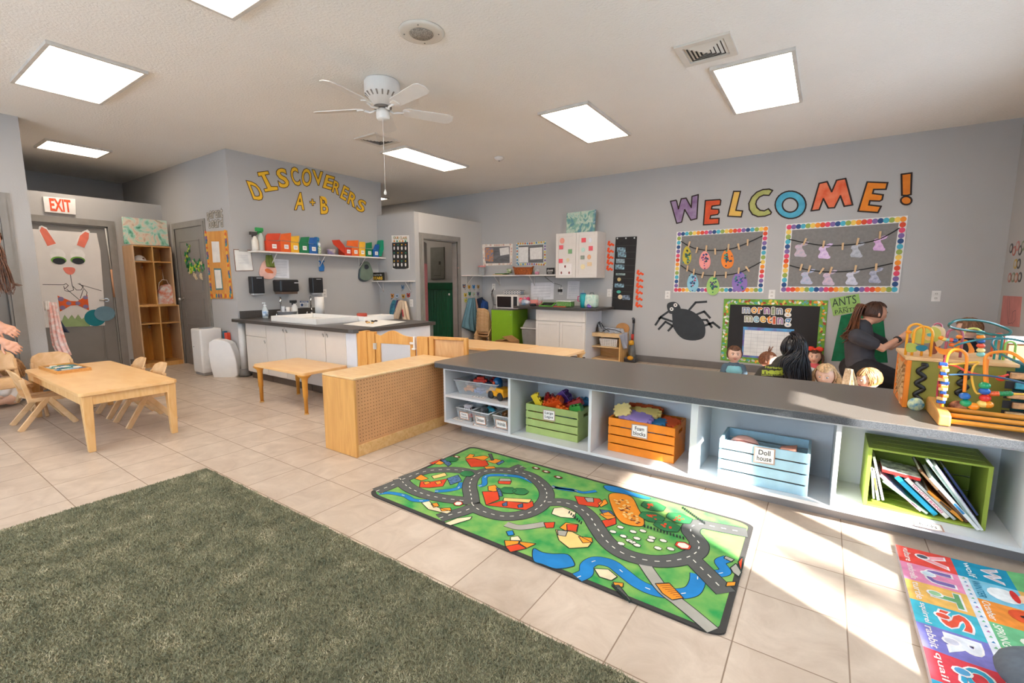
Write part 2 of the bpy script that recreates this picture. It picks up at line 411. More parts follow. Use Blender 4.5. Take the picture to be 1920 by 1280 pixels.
def door(name,plane,u0,u1,z1,d0,d1,handle_u,mat=doorg,panels=((0.12,0.88),(1.02,1.86)),lever=False):
 c=plane.P((u0+u1)/2,0,(d0+d1)/2);t=tag(thing(name,None,None,c),kind='structure')
 mb=MB();plane.rect(mb,u0,u1,0.008,z1,d0,d1);mb.build('door_leaf',mat,t,world=True)
 for a,b in panels:
  p=MB()
  for k,(i,dd)in enumerate(((0.0,0.006),(0.02,0.002))):
   x0,x1,y0,y1=u0+0.13+i,u1-0.13-i,a+i,b-i
   for q in((x0,x1,y0,y0+0.012),(x0,x1,y1-0.012,y1),(x0,x0+0.012,y0+.012,y1-.012),(x1-0.012,x1,y0+.012,y1-.012)):plane.rect(p,q[0],q[1],q[2],q[3],d1,d1+dd)
  p.build('door_panel',mat,t,world=True)
 h=MB();sgn=1 if handle_u>(u0+u1)/2 else-1
 a,b,c2=plane.P(handle_u,0.98,d1),plane.P(handle_u,0.98,d1+0.05),plane.P(handle_u-sgn*0.09,0.98,d1+0.055)
 h.tube([a,a+(b-a)*0.15],0.028,14);h.tube([a,b],0.011,10)
 if lever:h.tube([b,c2],0.010,10)
 else:h.ball(b,0.026,12)
 h.build('door_handle',metal,t,world=True)
 return t
d1=door('door_1',EXW,1.345,2.245,1.985,-0.06,-0.02,2.17,lever=True)
d2=door('door_2',PWL,-8.0,-7.10,2.0,0.0,0.006,-7.9,panels=((0.15,0.62),(0.70,1.0),(1.08,1.82)))
d3=door('door_3',NLW,_yd-1.03,_yd-0.07,2.01,-0.10,-0.06,_yd-0.92)
S('baseboard_back',MB().box(-4.3,XR,YW-0.012,YW,0,0.10).box(-5.43,-4.3,YW-0.012,YW,0,0.10),basem)
S('baseboard_left',MB().box(-6.31,-6.298,2.93,2.95,0,0.1).box(-7.0,-6.30,2.918,2.93,0,0.10),basem)
S('baseboard_near',MB().box(-6.85,-6.838,_yd+0.04,1.23,0,0.10),basem)
S('baseboard_right',MB().box(XR-0.012,XR,3.6,YW,0,0.10),basem)
S('baseboard_exit',MB().box(-8.42,-8.408,2.36,2.93,0,0.1),basem)
S('baseboard_closet',MB().box(-5.43,-5.418,6.36,YW,0,0.1),basem)
mb=MB();mb.tube([(-6.25,2.94,0.09),(-6.25,2.94,0.70)],0.045,16);c_=one('corner_pipe',mb,M('#d8d5d2',rough=0.4),'white rounded corner guard between grey wall corner and sink cabinet','corner guard')
MB().lathe([(0.075,0),(0.06,0.03),(0.055,0.095)],(0,0,0),16).build('pipe_foot',basem,c_,world=False)
for o in list(COL.objects):
 if o.name=='pipe_foot':o.location=(0,0,-0.04)
def ringbox(mb,a,b,w,z0,z1):
 mb.box(-a,a,-b,-b+w,z0,z1).box(-a,a,b-w,b,z0,z1).box(-a,-a+w,-b+w,b-w,z0,z1).box(a-w,a,-b+w,b-w,z0,z1)
# ---------------------------------------------------------------- ceiling lights
LS=9.0
lampm=Memit('#ffeedb',LS,'light_diffuser');frm=M('#cfc9c0',rough=0.5)
LIGHTS=[(-5.68,-4.55,1.00,1.585,'large fluorescent ceiling panel light at far left, above the doorway'),(-2.47,-1.93,4.08,5.22,'fluorescent ceiling panel light right of the smoke detector'),(-0.87,-0.30,4.01,5.17,'fluorescent ceiling panel light next to the square vent'),(-4.83,-4.35,4.10,5.31,'fluorescent ceiling panel light behind the ceiling fan'),(-8.12,-7.58,1.56,2.17,'smallest left ceiling panel light, above the exit door'),(-3.20,-2.05,1.03,1.60,'ceiling panel light cut by the top edge of the picture'),(-7.9,-7.27,5.80,6.38,'tiny far ceiling light seen past the end of the letter wall'),(-0.6,0.55,0.2,0.78,'ceiling panel light above the play rugs'),(-3.3,-2.15,-1.4,-0.8,'ceiling panel light behind the photographer')]
for x0,x1,y0,y1,lb in LIGHTS:
 cx,cy_=(x0+x1)/2,(y0+y1)/2
 t=thing('ceiling_light',lb,'ceiling light',(cx,cy_,ZC-0.03),0,'recessed panel lights in the ceiling')
 a,b=(x1-x0)/2,(y1-y0)/2;f=MB()
 ringbox(f,a,b,0.025,0.006,0.0298);f.build('light_frame',frm,t);MB().box(-a+0.025,a-0.025,-b+0.025,b-0.025,0.012,0.0298).build('diffuser',lampm,t)
# ---------------------------------------------------------------- ceiling fixtures
fanm=M('#e4e1dc',rough=0.4,var=0.02)
FXC,FYC=FZ(ZC,716,153)[:2]
t=thing('ceiling_fan','white five blade ceiling fan hugging the ceiling','ceiling fan',(FXC,FYC,ZC-0.30))
m_=MB();m_.lathe([(0.0,0.30),(0.135,0.30),(0.145,0.285),(0.145,0.20),(0.125,0.175),(0.08,0.13),(0.07,0.10),(0,0.10)],seg=32);m_.build('housing',fanm,t)
m_=MB();m_.lathe([(0,0.105),(0.075,0.1),(0.07,0.085),(0,0.085)],seg=24);m_.build('motor_ring',M('#6c6660',rough=0.4),t)
m_=MB();m_.lathe([(0,0.085),(0.05,0.08),(0.055,0.05),(0.055,0.01),(0.045,-0.005),(0,-0.008)],seg=24);m_.build('switch_cup',fanm,t)
for k in range(18):
 a=2*PI*k/18;m_=MB()if k==0 else m_
 m_.bar((0.142*math.cos(a),0.142*math.sin(a),0.19),(0.10*math.cos(a),0.10*math.sin(a),0.155),0.012,0.004)
m_.build('vent_slots',M('#8b857e',rough=0.5),t)
bl=None
for k in range(5):
 a=math.radians(205+72*k);R_=Matrix.Rotation(a,4,'Z')@Matrix.Rotation(math.radians(-13),4,'X')
 m_=MB();m_.T=Matrix.Translation((0,0,0.085))@R_
 pts=[(0.17,-0.035),(0.20,-0.055),(0.56,-0.068),(0.60,-0.05),(0.615,0.0),(0.60,0.05),(0.56,0.068),(0.20,0.055),(0.17,0.035)]
 m_.prism(pts,lambda u,v,q:(u,v,0.006 if q else 0));b=m_.build('blade',fanm,t)
 m_=MB();m_.T=Matrix.Translation((0,0,0.085))@R_
 m_.tube([(0.055,0,-0.005),(0.09,0.012,-0.018),(0.12,-0.01,-0.02),(0.17,0,-0.006)],0.009,8);m_.box(0.16,0.22,-0.03,0.03,-0.008,0.0);m_.build('blade_bracket',fanm,t)
m_=MB();pe=FD(3.67,714,350);m_.tube([(FXC+0.03,FYC-0.03,ZC-0.29),(FXC+0.03,FYC-0.03,pe[2]+0.02)],0.0018,6);m_.lathe([(0.0,0.0),(0.011,0.006),(0.012,0.02),(0.004,0.045),(0,0.05)],(FXC+0.03,FYC-0.03,pe[2]-0.025),10)
m_.build('pull_chain',fanm,t,world=True)
spm=M('#d9d2c6',rough=0.5,var=0.03)
t=thing('ceiling_speaker','round white speaker with a perforated centre in the ceiling','speaker',(-2.35,2.385,ZC-0.02))
MB().lathe([(0,0.0198),(0.15,0.0198),(0.15,0.012),(0.13,0.004),(0.08,0.006),(0,0.006)],seg=40).build('rim',spm,t)
MB().lathe([(0,0.0055),(0.079,0.0055),(0.075,0.001),(0,-0.001)],seg=32).build('grille',M('#a39b90',rough=0.7,var=0.35,scale=220,detail=0),t)
for a in(0.6,2.17,3.74,5.31):MB().ball((0.115*math.cos(a),0.115*math.sin(a),0.005),0.005,8,0,5).build('screw',M('#6b655e'),t)
def vent(x0,x1,y0,y1,lb,n=5):
 t=thing('air_vent',lb,'air vent',((x0+x1)/2,(y0+y1)/2,ZC-0.035));a,b=(x1-x0)/2,(y1-y0)/2
 f=MB()
 ringbox(f,a,b,0.045,0.02,0.0348);f.build('vent_frame',spm,t)
 MB().box(-a+0.05,a-0.05,-b+0.05,b-0.05,0.030,0.0348).build('dark_throat',M('#4a443d',rough=0.8),t)
 for k in range(n):
  s=1-k/n;A,B=(a-0.05)*s,(b-0.05)*s;g=MB();z=0.022-0.003*k;w=(a-0.05)/n*0.62;zt=z+0.008
  c=[(-A,-B),(A,-B),(A,B),(-A,B)];d=[(-A+w,-B+w),(A-w,-B+w),(A-w,B-w),(-A+w,B-w)]
  for i in range(4):
   j=(i+1)%4;g.add([(*c[i],zt),(*c[j],zt),(*d[j],z),(*d[i],z),(*c[i],zt+.0015),(*c[j],zt+.0015),(*d[j],z+.0015),(*d[i],z+.0015)],[(0,1,2,3),(7,6,5,4),(0,4,5,1),(2,6,7,3)])
  g.build('louver',spm,t)
vent(-1.015,-0.65,3.53,3.88,'square ceiling vent with nested louvers beside the right panel light')
vent(-4.64,-4.27,3.57,3.96,'square ceiling vent with nested louvers just beyond the ceiling fan')
t=thing('smoke_detector','small round white smoke detector on the ceiling','smoke detector',(-3.735,5.19,ZC-0.045))
MB().lathe([(0,0.0448),(0.065,0.0448),(0.065,0.03),(0.05,0.012),(0.03,0.0),(0,0)],seg=24).build('cover',fanm,t)
MB().lathe([(0.0,0.001),(0.012,0.001),(0.012,-0.003),(0,-0.003)],seg=12).build('sensor',M('#555049'),t)
# ---------------------------------------------------------------- long play counter with open shelves
cabm=M('#d3d6d9',rough=0.45,var=0.015,bump=0.03,bscale=30);kickm=M('#8f8c8d',rough=0.35,var=0.04,scale=4)
lam=M('#6c6660',rough=0.33,var=0.35,scale=260,detail=1,c2='#55504a');lam_edge=M('#56595d',rough=0.5,scale=330,detail=1,c2='#3a3d41')
labm=M('#f2f0ec',rough=0.6,var=0.01);ink=M('#2b2b30',rough=0.6)
YF=2.72;YBK=3.12
def open_unit(x0,x1,divs,lb,shelf_at=None):
 t=thing('open_shelf_cabinet',lb,'cabinet',((x0+x1)/2,(YF+3.5)/2,0),0,'open shelf cabinets under the long counter')
 w=dict(world=True)
 MB().box(x0,x0+0.02,YF,3.50,0.085,0.54).build('side_panel',cabm,t,**w);MB().box(x1-0.02,x1,YF,3.50,0.085,0.54).build('side_panel',cabm,t,**w)
 MB().box(x0+0.02,x1-0.02,YF,3.50,0.085,0.104).build('bottom_board',cabm,t,**w)
 MB().box(x0+0.02,x1-0.02,YBK,YBK+0.015,0.104,0.54).build('back_panel',cabm,t,**w)
 MB().box(x0+0.02,x1-0.02,YF-0.001,YF+0.03,0.525,0.54).build('top_rail',cabm,t,**w)
 MB().box(x0+0.02,x1-0.02,3.485,3.50,0.104,0.54).build('rear_panel',cabm,t,**w)
 MB().box(x0+0.09 if shelf_at else x0,x1,2.83,3.42,0,0.085).build('kick_board',kickm,t,**w)
 for d in divs:MB().box(d-0.01,d+0.01,YF,YBK,0.104,0.525).build('divider',cabm,t,**w)
 if shelf_at:MB().box(x0+0.02,shelf_at[1]-0.01,YF,YBK,shelf_at[0]-0.018,shelf_at[0]).build('shelf',cabm,t,**w)
 return t
_zs=FY(YF,900,737)[2]
open_unit(-2.525,-0.575,(-1.875,-1.228),'white open shelf cabinet left end, holding clear bins and two crates',(0.318,-1.875))
open_unit(-0.575,1.50,(0.105,0.775),'white open shelf cabinet right end, holding the blue and the lime crate')
t=thing('countertop','long dark grey speckled laminate countertop over the open white shelves','countertop',(-0.55,3.1,0.54))
mb=MB();c=0.05
pts=[(-2.63+c,2.68),(1.525,2.68),(1.525,3.57),(-2.63+c,3.57),(-2.63,3.57-c),(-2.63,2.68+c)]
mb.prism(pts,lambda u,v,k:(u,v,0.58 if k else 0.541));mb.build('worktop',[lam],t,world=True,bevel=0.004)
MB().box(-2.58,1.525,2.6765,2.6800,0.543,0.577).build('edge_strip',lam_edge,t,world=True)
def paper_tag(parent,plane,px4,lines,world=True,name='label_card',border='#b89a8a',d=0.003,tilt=True,flat=False):
 q=[Vector(plane.uv(*p))for p in px4]
 mb=MB();plane.poly(mb,[tuple(x)for x in q],d,d+0.0015,0,px=False)
 plane.ribbon(mb,[tuple(x*0.96+(sum(q,Vector((0,0)))/4)*0.04)for x in q],0.006,d+0.0022,2)
 TL,TR,BR,BL=q;n=len(lines)
 for i,tx in enumerate(lines):
  a=0.16+0.76*i/n;b=a+0.62/n
  l=TL+(BL-TL)*a;r=TR+(BR-TR)*a;l2=TL+(BL-TL)*b
  w=min(0.76,0.13*len(tx)+0.05);s0=(1-w)/2
  plane.text(mb,tx,(tuple(l+(r-l)*s0),tuple(l+(r-l)*(s0+w)),tuple(l2+(r-l)*s0)),d+0.0016,1,px=False,th=0.0006,bold=0.01)
 return mb.build(name,[labm,ink,M(border,rough=0.7)],parent,world=world)
def crate(px,col,name_lb,lines,cardpx,col2=None,depth=0.27):
 (tl,tr,br,bl)=px
 yf=FZ(0.1045,*br)[1];P_=Plane(1,yf,-1)
 x0=FY(yf,*tl)[0];x1=FY(yf,*tr)[0];z0=0.1045;z1=(FY(yf,*tl)[2]+FY(yf,*tr)[2])/2
 mat=M(col,rough=0.5,var=0.05,scale=16)
 t=thing('slatted_crate',name_lb,'crate',((x0+x1)/2,yf+depth/2,z0),0,'painted wooden slatted crates')
 n=4;gap=0.008;h=(z1-z0-gap*(n-1))/n;w=dict(world=True);th=0.010
 for yy in(yf,yf+depth-th):
  for k in range(n):MB().box(x0,x1,yy,yy+th,z0+k*(h+gap),z0+k*(h+gap)+h).build('slat',mat,t,bevel=0.0015,seg=1,**w)
 for xx in(x0,x1-0.014):
  m_=MB();ym=yf+depth/2;ya,yb=yf+th,yf+depth-th;hz=z1-0.05
  m_.box(xx,xx+0.014,ya,yb,z0,hz-0.012).box(xx,xx+0.014,ya,yb,hz+0.012,z1).box(xx,xx+0.014,ya,ym-0.045,hz-0.012,hz+0.012).box(xx,xx+0.014,ym+0.045,yb,hz-0.012,hz+0.012)
  m_.build('end_panel',mat,t,**w)
 MB().box(x0+0.014,x1-0.014,yf+th,yf+depth-th,z0,z0+0.008).build('crate_bottom',mat,t,**w)
 if lines:paper_tag(t,P_,cardpx,lines)
 return t,x0,x1,yf,z0,z1
gcr=crate(((986,756),(1084,772),(1083,830),(986,808)),'#a3b86d','sage green slatted crate full of large plastic bricks',['Large','Legos'],((1019,767),(1041,770),(1041,789),(1019,786)))
ocr=crate(((1141,781),(1266,804),(1264,870),(1140,845)),'#ef8a1c','orange slatted crate full of foam puzzle blocks',['Foam','blocks'],((1185,794),(1215,798),(1214,823),(1184,817)))
bcr=crate(((1349,822),(1520,853),(1515,932),(1346,893)),'#a5cbdc','light blue slatted crate in the fourth compartment',['Doll','house'],((1415,836),(1454,842),(1452,871),(1413,865)))
def brick(c,size,rotm,col,lb,nx=4,ny=2):
 t=thing('toy_brick',lb,'toy brick',c,rotm,'large plastic bricks heaped in the sage crate');m=M(col,rough=0.3,var=0.02)
 a,b,h=size;MB().box(-a/2,a/2,-b/2,b/2,-h/2,h/2).build('brick_body',m,t,bevel=0.003)
 for i in range(nx):
  for j in range(ny):
   MB().lathe([(0,h/2+0.012),(0.010,h/2+0.012),(0.0115,h/2+0.009),(0.0115,h/2-0.001)],(-a/2+a*(i+.5)/nx,-b/2+b*(j+.5)/ny,0),10).build('stud',m,t)
def RM(*a):
 m=Matrix()
 for ax,d in a:m=m@Matrix.Rotation(math.radians(d),4,ax)
 return m
_,gx0,gx1,gy,gz0,gz1=gcr
for dx,dy,dz,sz,r,col,lb,nn in[(0.055,0.07,0.020,(0.10,0.055,0.045),(('Z',20),('Y',60)),'#f0d02e','yellow toy brick standing on end at the left of the heap',(3,2)),(0.20,0.06,0.018,(0.16,0.06,0.05),(('Y',-25),('X',30)),'#e2541b','large orange red toy brick lying slanted at the front',(4,2)),(0.13,0.16,0.02,(0.11,0.055,0.045),(('Y',20),('Z',30)),'#a41f22','dark red toy brick behind the yellow one',(3,2)),(0.25,0.17,0.040,(0.12,0.07,0.06),(('Y',48),),'#57297c','purple toy brick sticking up as the topmost point of the heap',(3,2)),(0.335,0.12,0.010,(0.15,0.055,0.05),(('Y',-28),('Z',10)),'#b5231f','red toy brick leaning right of the purple one',(4,2)),(0.29,0.035,-0.012,(0.09,0.05,0.04),(('Y',25),('X',20)),'#ee6a1f','small orange toy brick at the front rim of the crate',(3,2)),(0.385,0.07,0.0,(0.09,0.05,0.045),(('Y',-18),),'#3f9c3c','green toy brick in the right corner of the heap',(3,2)),(0.37,0.20,0.02,(0.09,0.055,0.045),(('Z',40),),'#2e83b5','blue toy brick at the back right of the heap',(3,2)),(0.15,0.20,-0.05,(0.2,0.08,0.06),(('Z',10),),'#7e2420','dull red toy brick buried under the heap',(4,2)),(0.28,0.10,-0.07,(0.2,0.08,0.06),(('Z',-10),),'#2f6f9c','blue toy brick low in the crate seen between the slats',(4,2)),(0.12,0.08,-0.10,(0.18,0.08,0.06),(('Z',4),),'#d06a2c','orange toy brick low in the crate behind the slats',(4,2))]:
 brick((gx0+dx,gy+dy,gz1+dz),sz,RM(*r),col,lb,*nn)
def foam(c,r,col,lb,w=0.14,h=0.10,th=0.025):
 pts=[];n=[(0,0,1,0),(1,0,0,1),(1,1,-1,0),(0,1,0,-1)]
 for x,y,dx,dy in n:
  for k,o in((0.0,0),(0.25,0),(0.25,1),(0.42,1),(0.42,0),(0.6,0),(0.6,1),(0.8,1),(0.8,0)):
   ox,oy=(dy*0.1*o,-dx*0.1*o);pts.append(((x+dx*k+ox-0.5)*w,(y+dy*k+oy-0.5)*h))
 mb=MB();mb.prism(pts,lambda u,v,k:(u,v,th if k else 0))
 o=mb.build('foam_block',M(col,rough=0.85,bump=0.1),None,loc=c,rot=RM(*r),bevel=0.003)
 tag(o,lb,'foam block','foam puzzle blocks in the orange crate')
_,ox0,ox1,oy,oz0,oz1=ocr
for dx,dy,dz,r,col,lb,sz in[(0.07,0.08,0.035,(('X',55),('Z',20)),'#efd58a','pale yellow foam puzzle block standing up at the left',(0.10,0.08)),(0.16,0.07,0.0,(('X',22),('Z',-8)),'#a88fd0','lilac foam puzzle block in front',(0.20,0.09)),(0.19,0.13,0.02,(('X',25),('Z',6)),'#f0d47c','long pale yellow foam puzzle block behind the lilac one',(0.20,0.08)),(0.17,0.20,0.025,(('X',20),),'#e2612c','orange red foam puzzle block at the back',(0.22,0.08)),(0.30,0.09,-0.02,(('X',12),('Z',15)),'#3f86b8','blue foam puzzle block at the right rim',(0.10,0.08)),(0.37,0.12,-0.015,(('X',15),('Z',-10)),'#e05a2a','red orange foam puzzle block in the right corner',(0.11,0.09)),(0.22,0.15,-0.075,(),'#4a7fa3','steel blue foam puzzle block seen through the slats',(0.30,0.22))]:
 foam((ox0+dx,oy+dy,oz1+dz),r,col,lb,*sz)
_,bx0,bx1,by,bz0,bz1=bcr
pinkm=M('#d8a79a',rough=0.6)
m_=MB();m_.ball((0,0,0),(0.075,0.06,0.05),16,0,10);m_.tube([(-0.07,-0.03,0.02),(0,-0.05,0.035),(0.07,-0.03,0.02)],0.003,6,1)
o=m_.build('doll_cushion',[pinkm,M('#8d4a42')],None,loc=(bx0+0.12,by+0.09,bz1-0.035));tag(o,'pink rounded doll cushion poking out of the light blue crate','doll accessory')
m_=MB();m_.prism([(-0.05,-0.03),(0.06,-0.03),(0.055,0.04),(-0.02,0.02)],lambda u,v,k:(u,0.08*k,v))
o=m_.build('doll_roof',M('#c98d78'),None,loc=(bx1-0.12,by+0.05,bz1-0.04));tag(o,'tan pink roof piece in the right of the light blue crate','doll accessory')
MB().box(-0.18,0.18,-0.10,0.10,0,0.12).build('x',M('#a9827a'),None,loc=(bx0+0.215,by+0.15,bz0+0.012),bevel=0.01)
o=bpy.data.objects['x'];o.name='doll_house_base';tag(o,'pinkish doll house box seen between the blue slats','doll house')
P_=Plane(1,FZ(0.1045,1845,995)[1],-1);yl=P_.val
lx0,lx1,lz1=FY(yl,1618,945)[0],FY(yl,1845,995)[0]+0.004,FY(yl,1628,838)[2]
lm=M('#93a83f',rough=0.5,var=0.07,scale=10)
t=thing('slatted_crate','lime green crate lying on its side as a bookshelf','crate',((lx0+lx1)/2,yl+0.14,0.1045),0,'painted wooden slatted crates')
w=dict(world=True)
MB().box(lx0,lx0+0.016,yl,yl+0.27,0.1045,lz1).build('end_panel',lm,t,**w);MB().box(lx1-0.016,lx1,yl,yl+0.27,0.1045,lz1).build('end_panel',lm,t,**w)
for k in range(4):
 ya=yl+k*0.069;yb=ya+0.062
 MB().box(lx0+0.016,lx1-0.016,ya,yb,lz1-0.010,lz1).build('slat',lm,t,bevel=0.0015,seg=1,**w)
 MB().box(lx0+0.016,lx1-0.016,ya,yb,0.1045,0.1145).build('slat',lm,t,bevel=0.0015,seg=1,**w)
for k in range(4):MB().box(lx0+0.016,lx1-0.016,yl+0.26,yl+0.27,0.12+k*0.072,0.12+k*0.072+0.066).build('slat',lm,t,**w)
pagem=M('#e8e4da',rough=0.7,var=0.04,scale=80)
def book(a,b,th,col,lb,dep=0.20,y0=0.02,mark=None,text=None):
 A,B=Vector((*P_.uv(*a),)),Vector((*P_.uv(*b),));d=B-A;L_=d.length;d.normalize();n=Vector((d.y,-d.x))
 if n.x<0:n=-n
 org=Vector((A.x,yl+y0,A.y))
 if org.z<0.1165:org.z=0.1165
 t=thing('picture_book',lb,'book',org,0,'picture books in the lime crate')
 def bx(mb,u0,u1,v0,v1,q0,q1,m=0):
  f=lambda u,v,q:(d.x*v+n.x*u,q,d.y*v+n.y*u)
  return mb.hexa([f(u0,v0,q0),f(u1,v0,q0),f(u1,v0,q1),f(u0,v0,q1),f(u0,v1,q0),f(u1,v1,q0),f(u1,v1,q1),f(u0,v1,q1)],m)
 m_=MB();bx(m_,0,0.0015,0,L_,0,dep);bx(m_,th-0.0015,th,0,L_,0,dep);bx(m_,0,th,0,L_,-0.001,0.001);m_.build('cover',M(col,rough=0.35,var=0.10,scale=30),t)
 m_=MB();bx(m_,0.0015,th-0.0015,0.003,L_-0.003,0.001,dep-0.003);m_.build('page_block',pagem,t)
 if mark:
  m_=MB();bx(m_,th*0.15,th*0.85,L_*mark[1],L_*mark[2],-0.0018,-0.001);m_.build('spine_print',M(mark[0]),t)
 if text:
  m_=MB();vn,fs,lp,asp=glyph(text[0],0.02);v0,v1=L_*text[2],L_*text[3];w_=th*0.62
  m_.add([(d.x*(v1-(v1-v0)*x)+n.x*(th*0.19+w_*y),-0.0022,d.y*(v1-(v1-v0)*x)+n.y*(th*0.19+w_*y))for x,y in vn],fs);m_.build('spine_title',M(text[1]),t)
book((1637,937),(1633,878),0.008,'#cfd2cc','thin grey book upright against the left end of the lime crate')
book((1645,940),(1635,880),0.011,'#e4e1da','white book with orange spine print at the far left',mark=('#c9793c',0.3,0.7))
book((1654,940),(1637,858),0.010,'#dedede','tall white book leaning slightly left of the heap')
book((1726,962),(1650,895),0.011,'#e7c9d6','pale pink book leaning, first of the slanted row',mark=('#e389b3',0.1,0.8))
book((1738,968),(1655,906),0.012,'#9fd0a0','mint green book under the pale pink one',dep=0.16,mark=('#d7d7d7',0.0,0.35))
book((1752,972),(1678,900),0.020,'#23a9d3','wide turquoise blue book in the slanted row',dep=0.21)
book((1775,977),(1697,903),0.017,'#eceae6','white book with pink letters right of the turquoise one',text=('TEN LITTLE BUNNIES','#c24a7b',0.12,0.85))
book((1790,979),(1716,908),0.011,'#b9c3c6','grey blue book right of the white lettered one')
book((1806,981),(1738,925),0.014,'#e39a3b','orange spined book in the middle of the slanted row',mark=('#4a3a2a',0.35,0.65))
book((1812,986),(1722,886),0.012,'#6b4a33','brown speckled book standing taller behind the orange one',mark=('#c9a27a',0.6,0.95))
book((1826,993),(1738,897),0.013,'#dfe7ea','white and blue book with worn corner sticking out in front',y0=-0.045,mark=('#2f7fb2',0.3,0.5))
book((1829,996),(1733,868),0.011,'#9fb9b0','tall grey green book leaning right',y0=-0.03)
book((1834,997),(1748,878),0.010,'#cfd7d9','thin white book near the right end',y0=-0.035)
book((1832,982),(1762,885),0.010,'#6c5aa0','purple edged book right of the thin white one',mark=('#e8e8e8',0.2,0.5))
book((1833,970),(1770,880),0.009,'#3a4a78','navy book leaning last in the row against the right end')
A=P_.at(1655,885);B=P_.at(1727,903);dirv=(B-A);dirv.y=0
t=thing('picture_book','red and white board book lying flat on top of the slanted row','book',A+Vector((0,0.02,-0.005)),0,'picture books in the lime crate')
a_=-math.atan2(-(B.z-A.z),(B.x-A.x));m_=MB();m_.T=Matrix.Rotation(-a_,4,'Y');LL=dirv.length
m_.box(0,LL,0,0.16,0,0.003,0).box(0,LL,0,0.16,0.015,0.018,1).box(0,LL,-0.001,0.002,0.003,0.015,0);m_.build('cover',[M('#cf2f2a',var=0.2,scale=60),M('#d9dcd6',var=0.5,scale=26)],t)
m_=MB();m_.T=Matrix.Rotation(-a_,4,'Y');m_.box(0.003,LL-0.003,0.002,0.157,0.003,0.015);m_.build('page_block',pagem,t)
SB=Plane(2,0.1042,1)
def shelf_card(px,lb,rows=('Books',),pl=SB):
 q=[Vector(pl.uv(*p))for p in px];mb=MB();pl.poly(mb,[tuple(x)for x in q],0.0003,0.001,0,px=False)
 pl.ribbon(mb,[tuple(x*0.94+(sum(q,Vector((0,0)))/4)*0.06)for x in q],0.006,0.0014,2)
 TL,TR,BR,BL=q;pl.text(mb,rows[0],(tuple(TL+(TR-TL)*.2+(BL-TL)*.25),tuple(TR-(TR-TL)*.2+(BL-TL)*.25),tuple(TL+(TR-TL)*.2+(BL-TL)*.75)),0.0012,1,px=False,th=0.0004)
 one('shelf_card',mb,[labm,ink,M('#b98f7e')],lb,'label card','name cards taped on the shelf boards')
shelf_card(((1712,973),(1765,985),(1772,998),(1715,985)),'white card with a thin border taped in front of the lime crate')
shelf_card(((855,782),(876,786),(866,790),(847,785)),'small card taped in front of the left small clear bin',('Farm',))
shelf_card(((890,791),(918,796),(912,802),(886,797)),'small card taped in front of the middle small clear bin',('Dinosaurs',))
shelf_card(((930,797),(948,801),(942,806),(924,802)),'small card taped in front of the right small clear bin',('Animals',))
SB2=Plane(2,0.3182,1)
shelf_card(((892,740),(913,744),(904,748),(884,744)),'faded card taped on the upper shelf beside the toy truck',('Cars',),SB2)
clear=Mclear('#dfe6ea',0.2,0.2)
def bin_(c,w,d,h,lb,cat='bin',lines=None,fl=0.82,name='clear_bin',parts_col=None,rot=0.0,cardw=0.6):
 t=thing(name,lb,cat,c,rot,'clear plastic bins at the left end of the counter')
 m_=MB();a,b=w/2,d/2;A,B=a*fl,b*fl
 bot=[(-A,-B),(A,-B),(A,B),(-A,B)];top=[(-a,-b),(a,-b),(a,b),(-a,b)]
 for i in range(4):
  j=(i+1)%4;p,q,r,s=bot[i],bot[j],top[j],top[i];k=0.985
  m_.hexa([(p[0],p[1],0),(q[0],q[1],0),(q[0]*k,q[1]*k,0),(p[0]*k,p[1]*k,0),(s[0],s[1],h),(r[0],r[1],h),(r[0]*k,r[1]*k,h),(s[0]*k,s[1]*k,h)])
 m_.box(-A,A,-B,B,0,0.002);m_.build('bin_body',clear,t)
 m_=MB();m_.tube([(-a,-b,h),(a,-b,h),(a,b,h),(-a,b,h)],0.0045,6,closed=True);m_.build('rim',Mclear('#eef2f4',0.7,0.2),t)
 if lines:
  y0=-B-(b-B)*0.25;m_=MB();cw=w*cardw;ch=h*0.62;sl=(b-B)/h
  f=lambda u,v,e=0:(u,-B-sl*v-0.002-e,v)
  z0=h*0.12;m_.add([f(-cw/2,z0),f(cw/2,z0),f(cw/2,z0+ch),f(-cw/2,z0+ch)],[(0,1,2,3)],2)
  m_.add([f(-cw/2+.006,z0+.006,.0006),f(cw/2-.006,z0+.006,.0006),f(cw/2-.006,z0+ch-.006,.0006),f(-cw/2+.006,z0+ch-.006,.0006)],[(0,1,2,3)],0)
  for i,tx in enumerate(lines):
   vn,fs,lp,asp=glyph(tx,0.01);hh=ch*0.55/len(lines);zz=z0+ch*0.80-hh*(i+0.9)-0.006*i;ww=min(cw*0.72,hh*asp)
   m_.add([f(-ww/2+ww*x,zz+hh*0.85*y,.0014)for x,y in vn],fs,1)
  m_.build('label_card',[labm,ink,M('#c08c6a')],t)
 return t
c=FY(2.86,918,712)
bin_((-2.27,2.93,0.319),0.42,0.26,0.115,'large clear bin of plastic vehicles on the upper shelf',rot=math.radians(4))
bin_((-2.36,2.88,0.105),0.155,0.22,0.105,'left small clear bin with farm animals on the bottom shelf',lines=['Farm','Animals'])
bin_((-2.17,2.86,0.105),0.165,0.24,0.11,'middle small clear bin with dinosaurs on the bottom shelf',lines=['Dinosaurs'])
bin_((-1.975,2.86,0.105),0.15,0.22,0.11,'right small clear bin with brown jungle animals on the bottom shelf',lines=['Animals'],cardw=0.7)
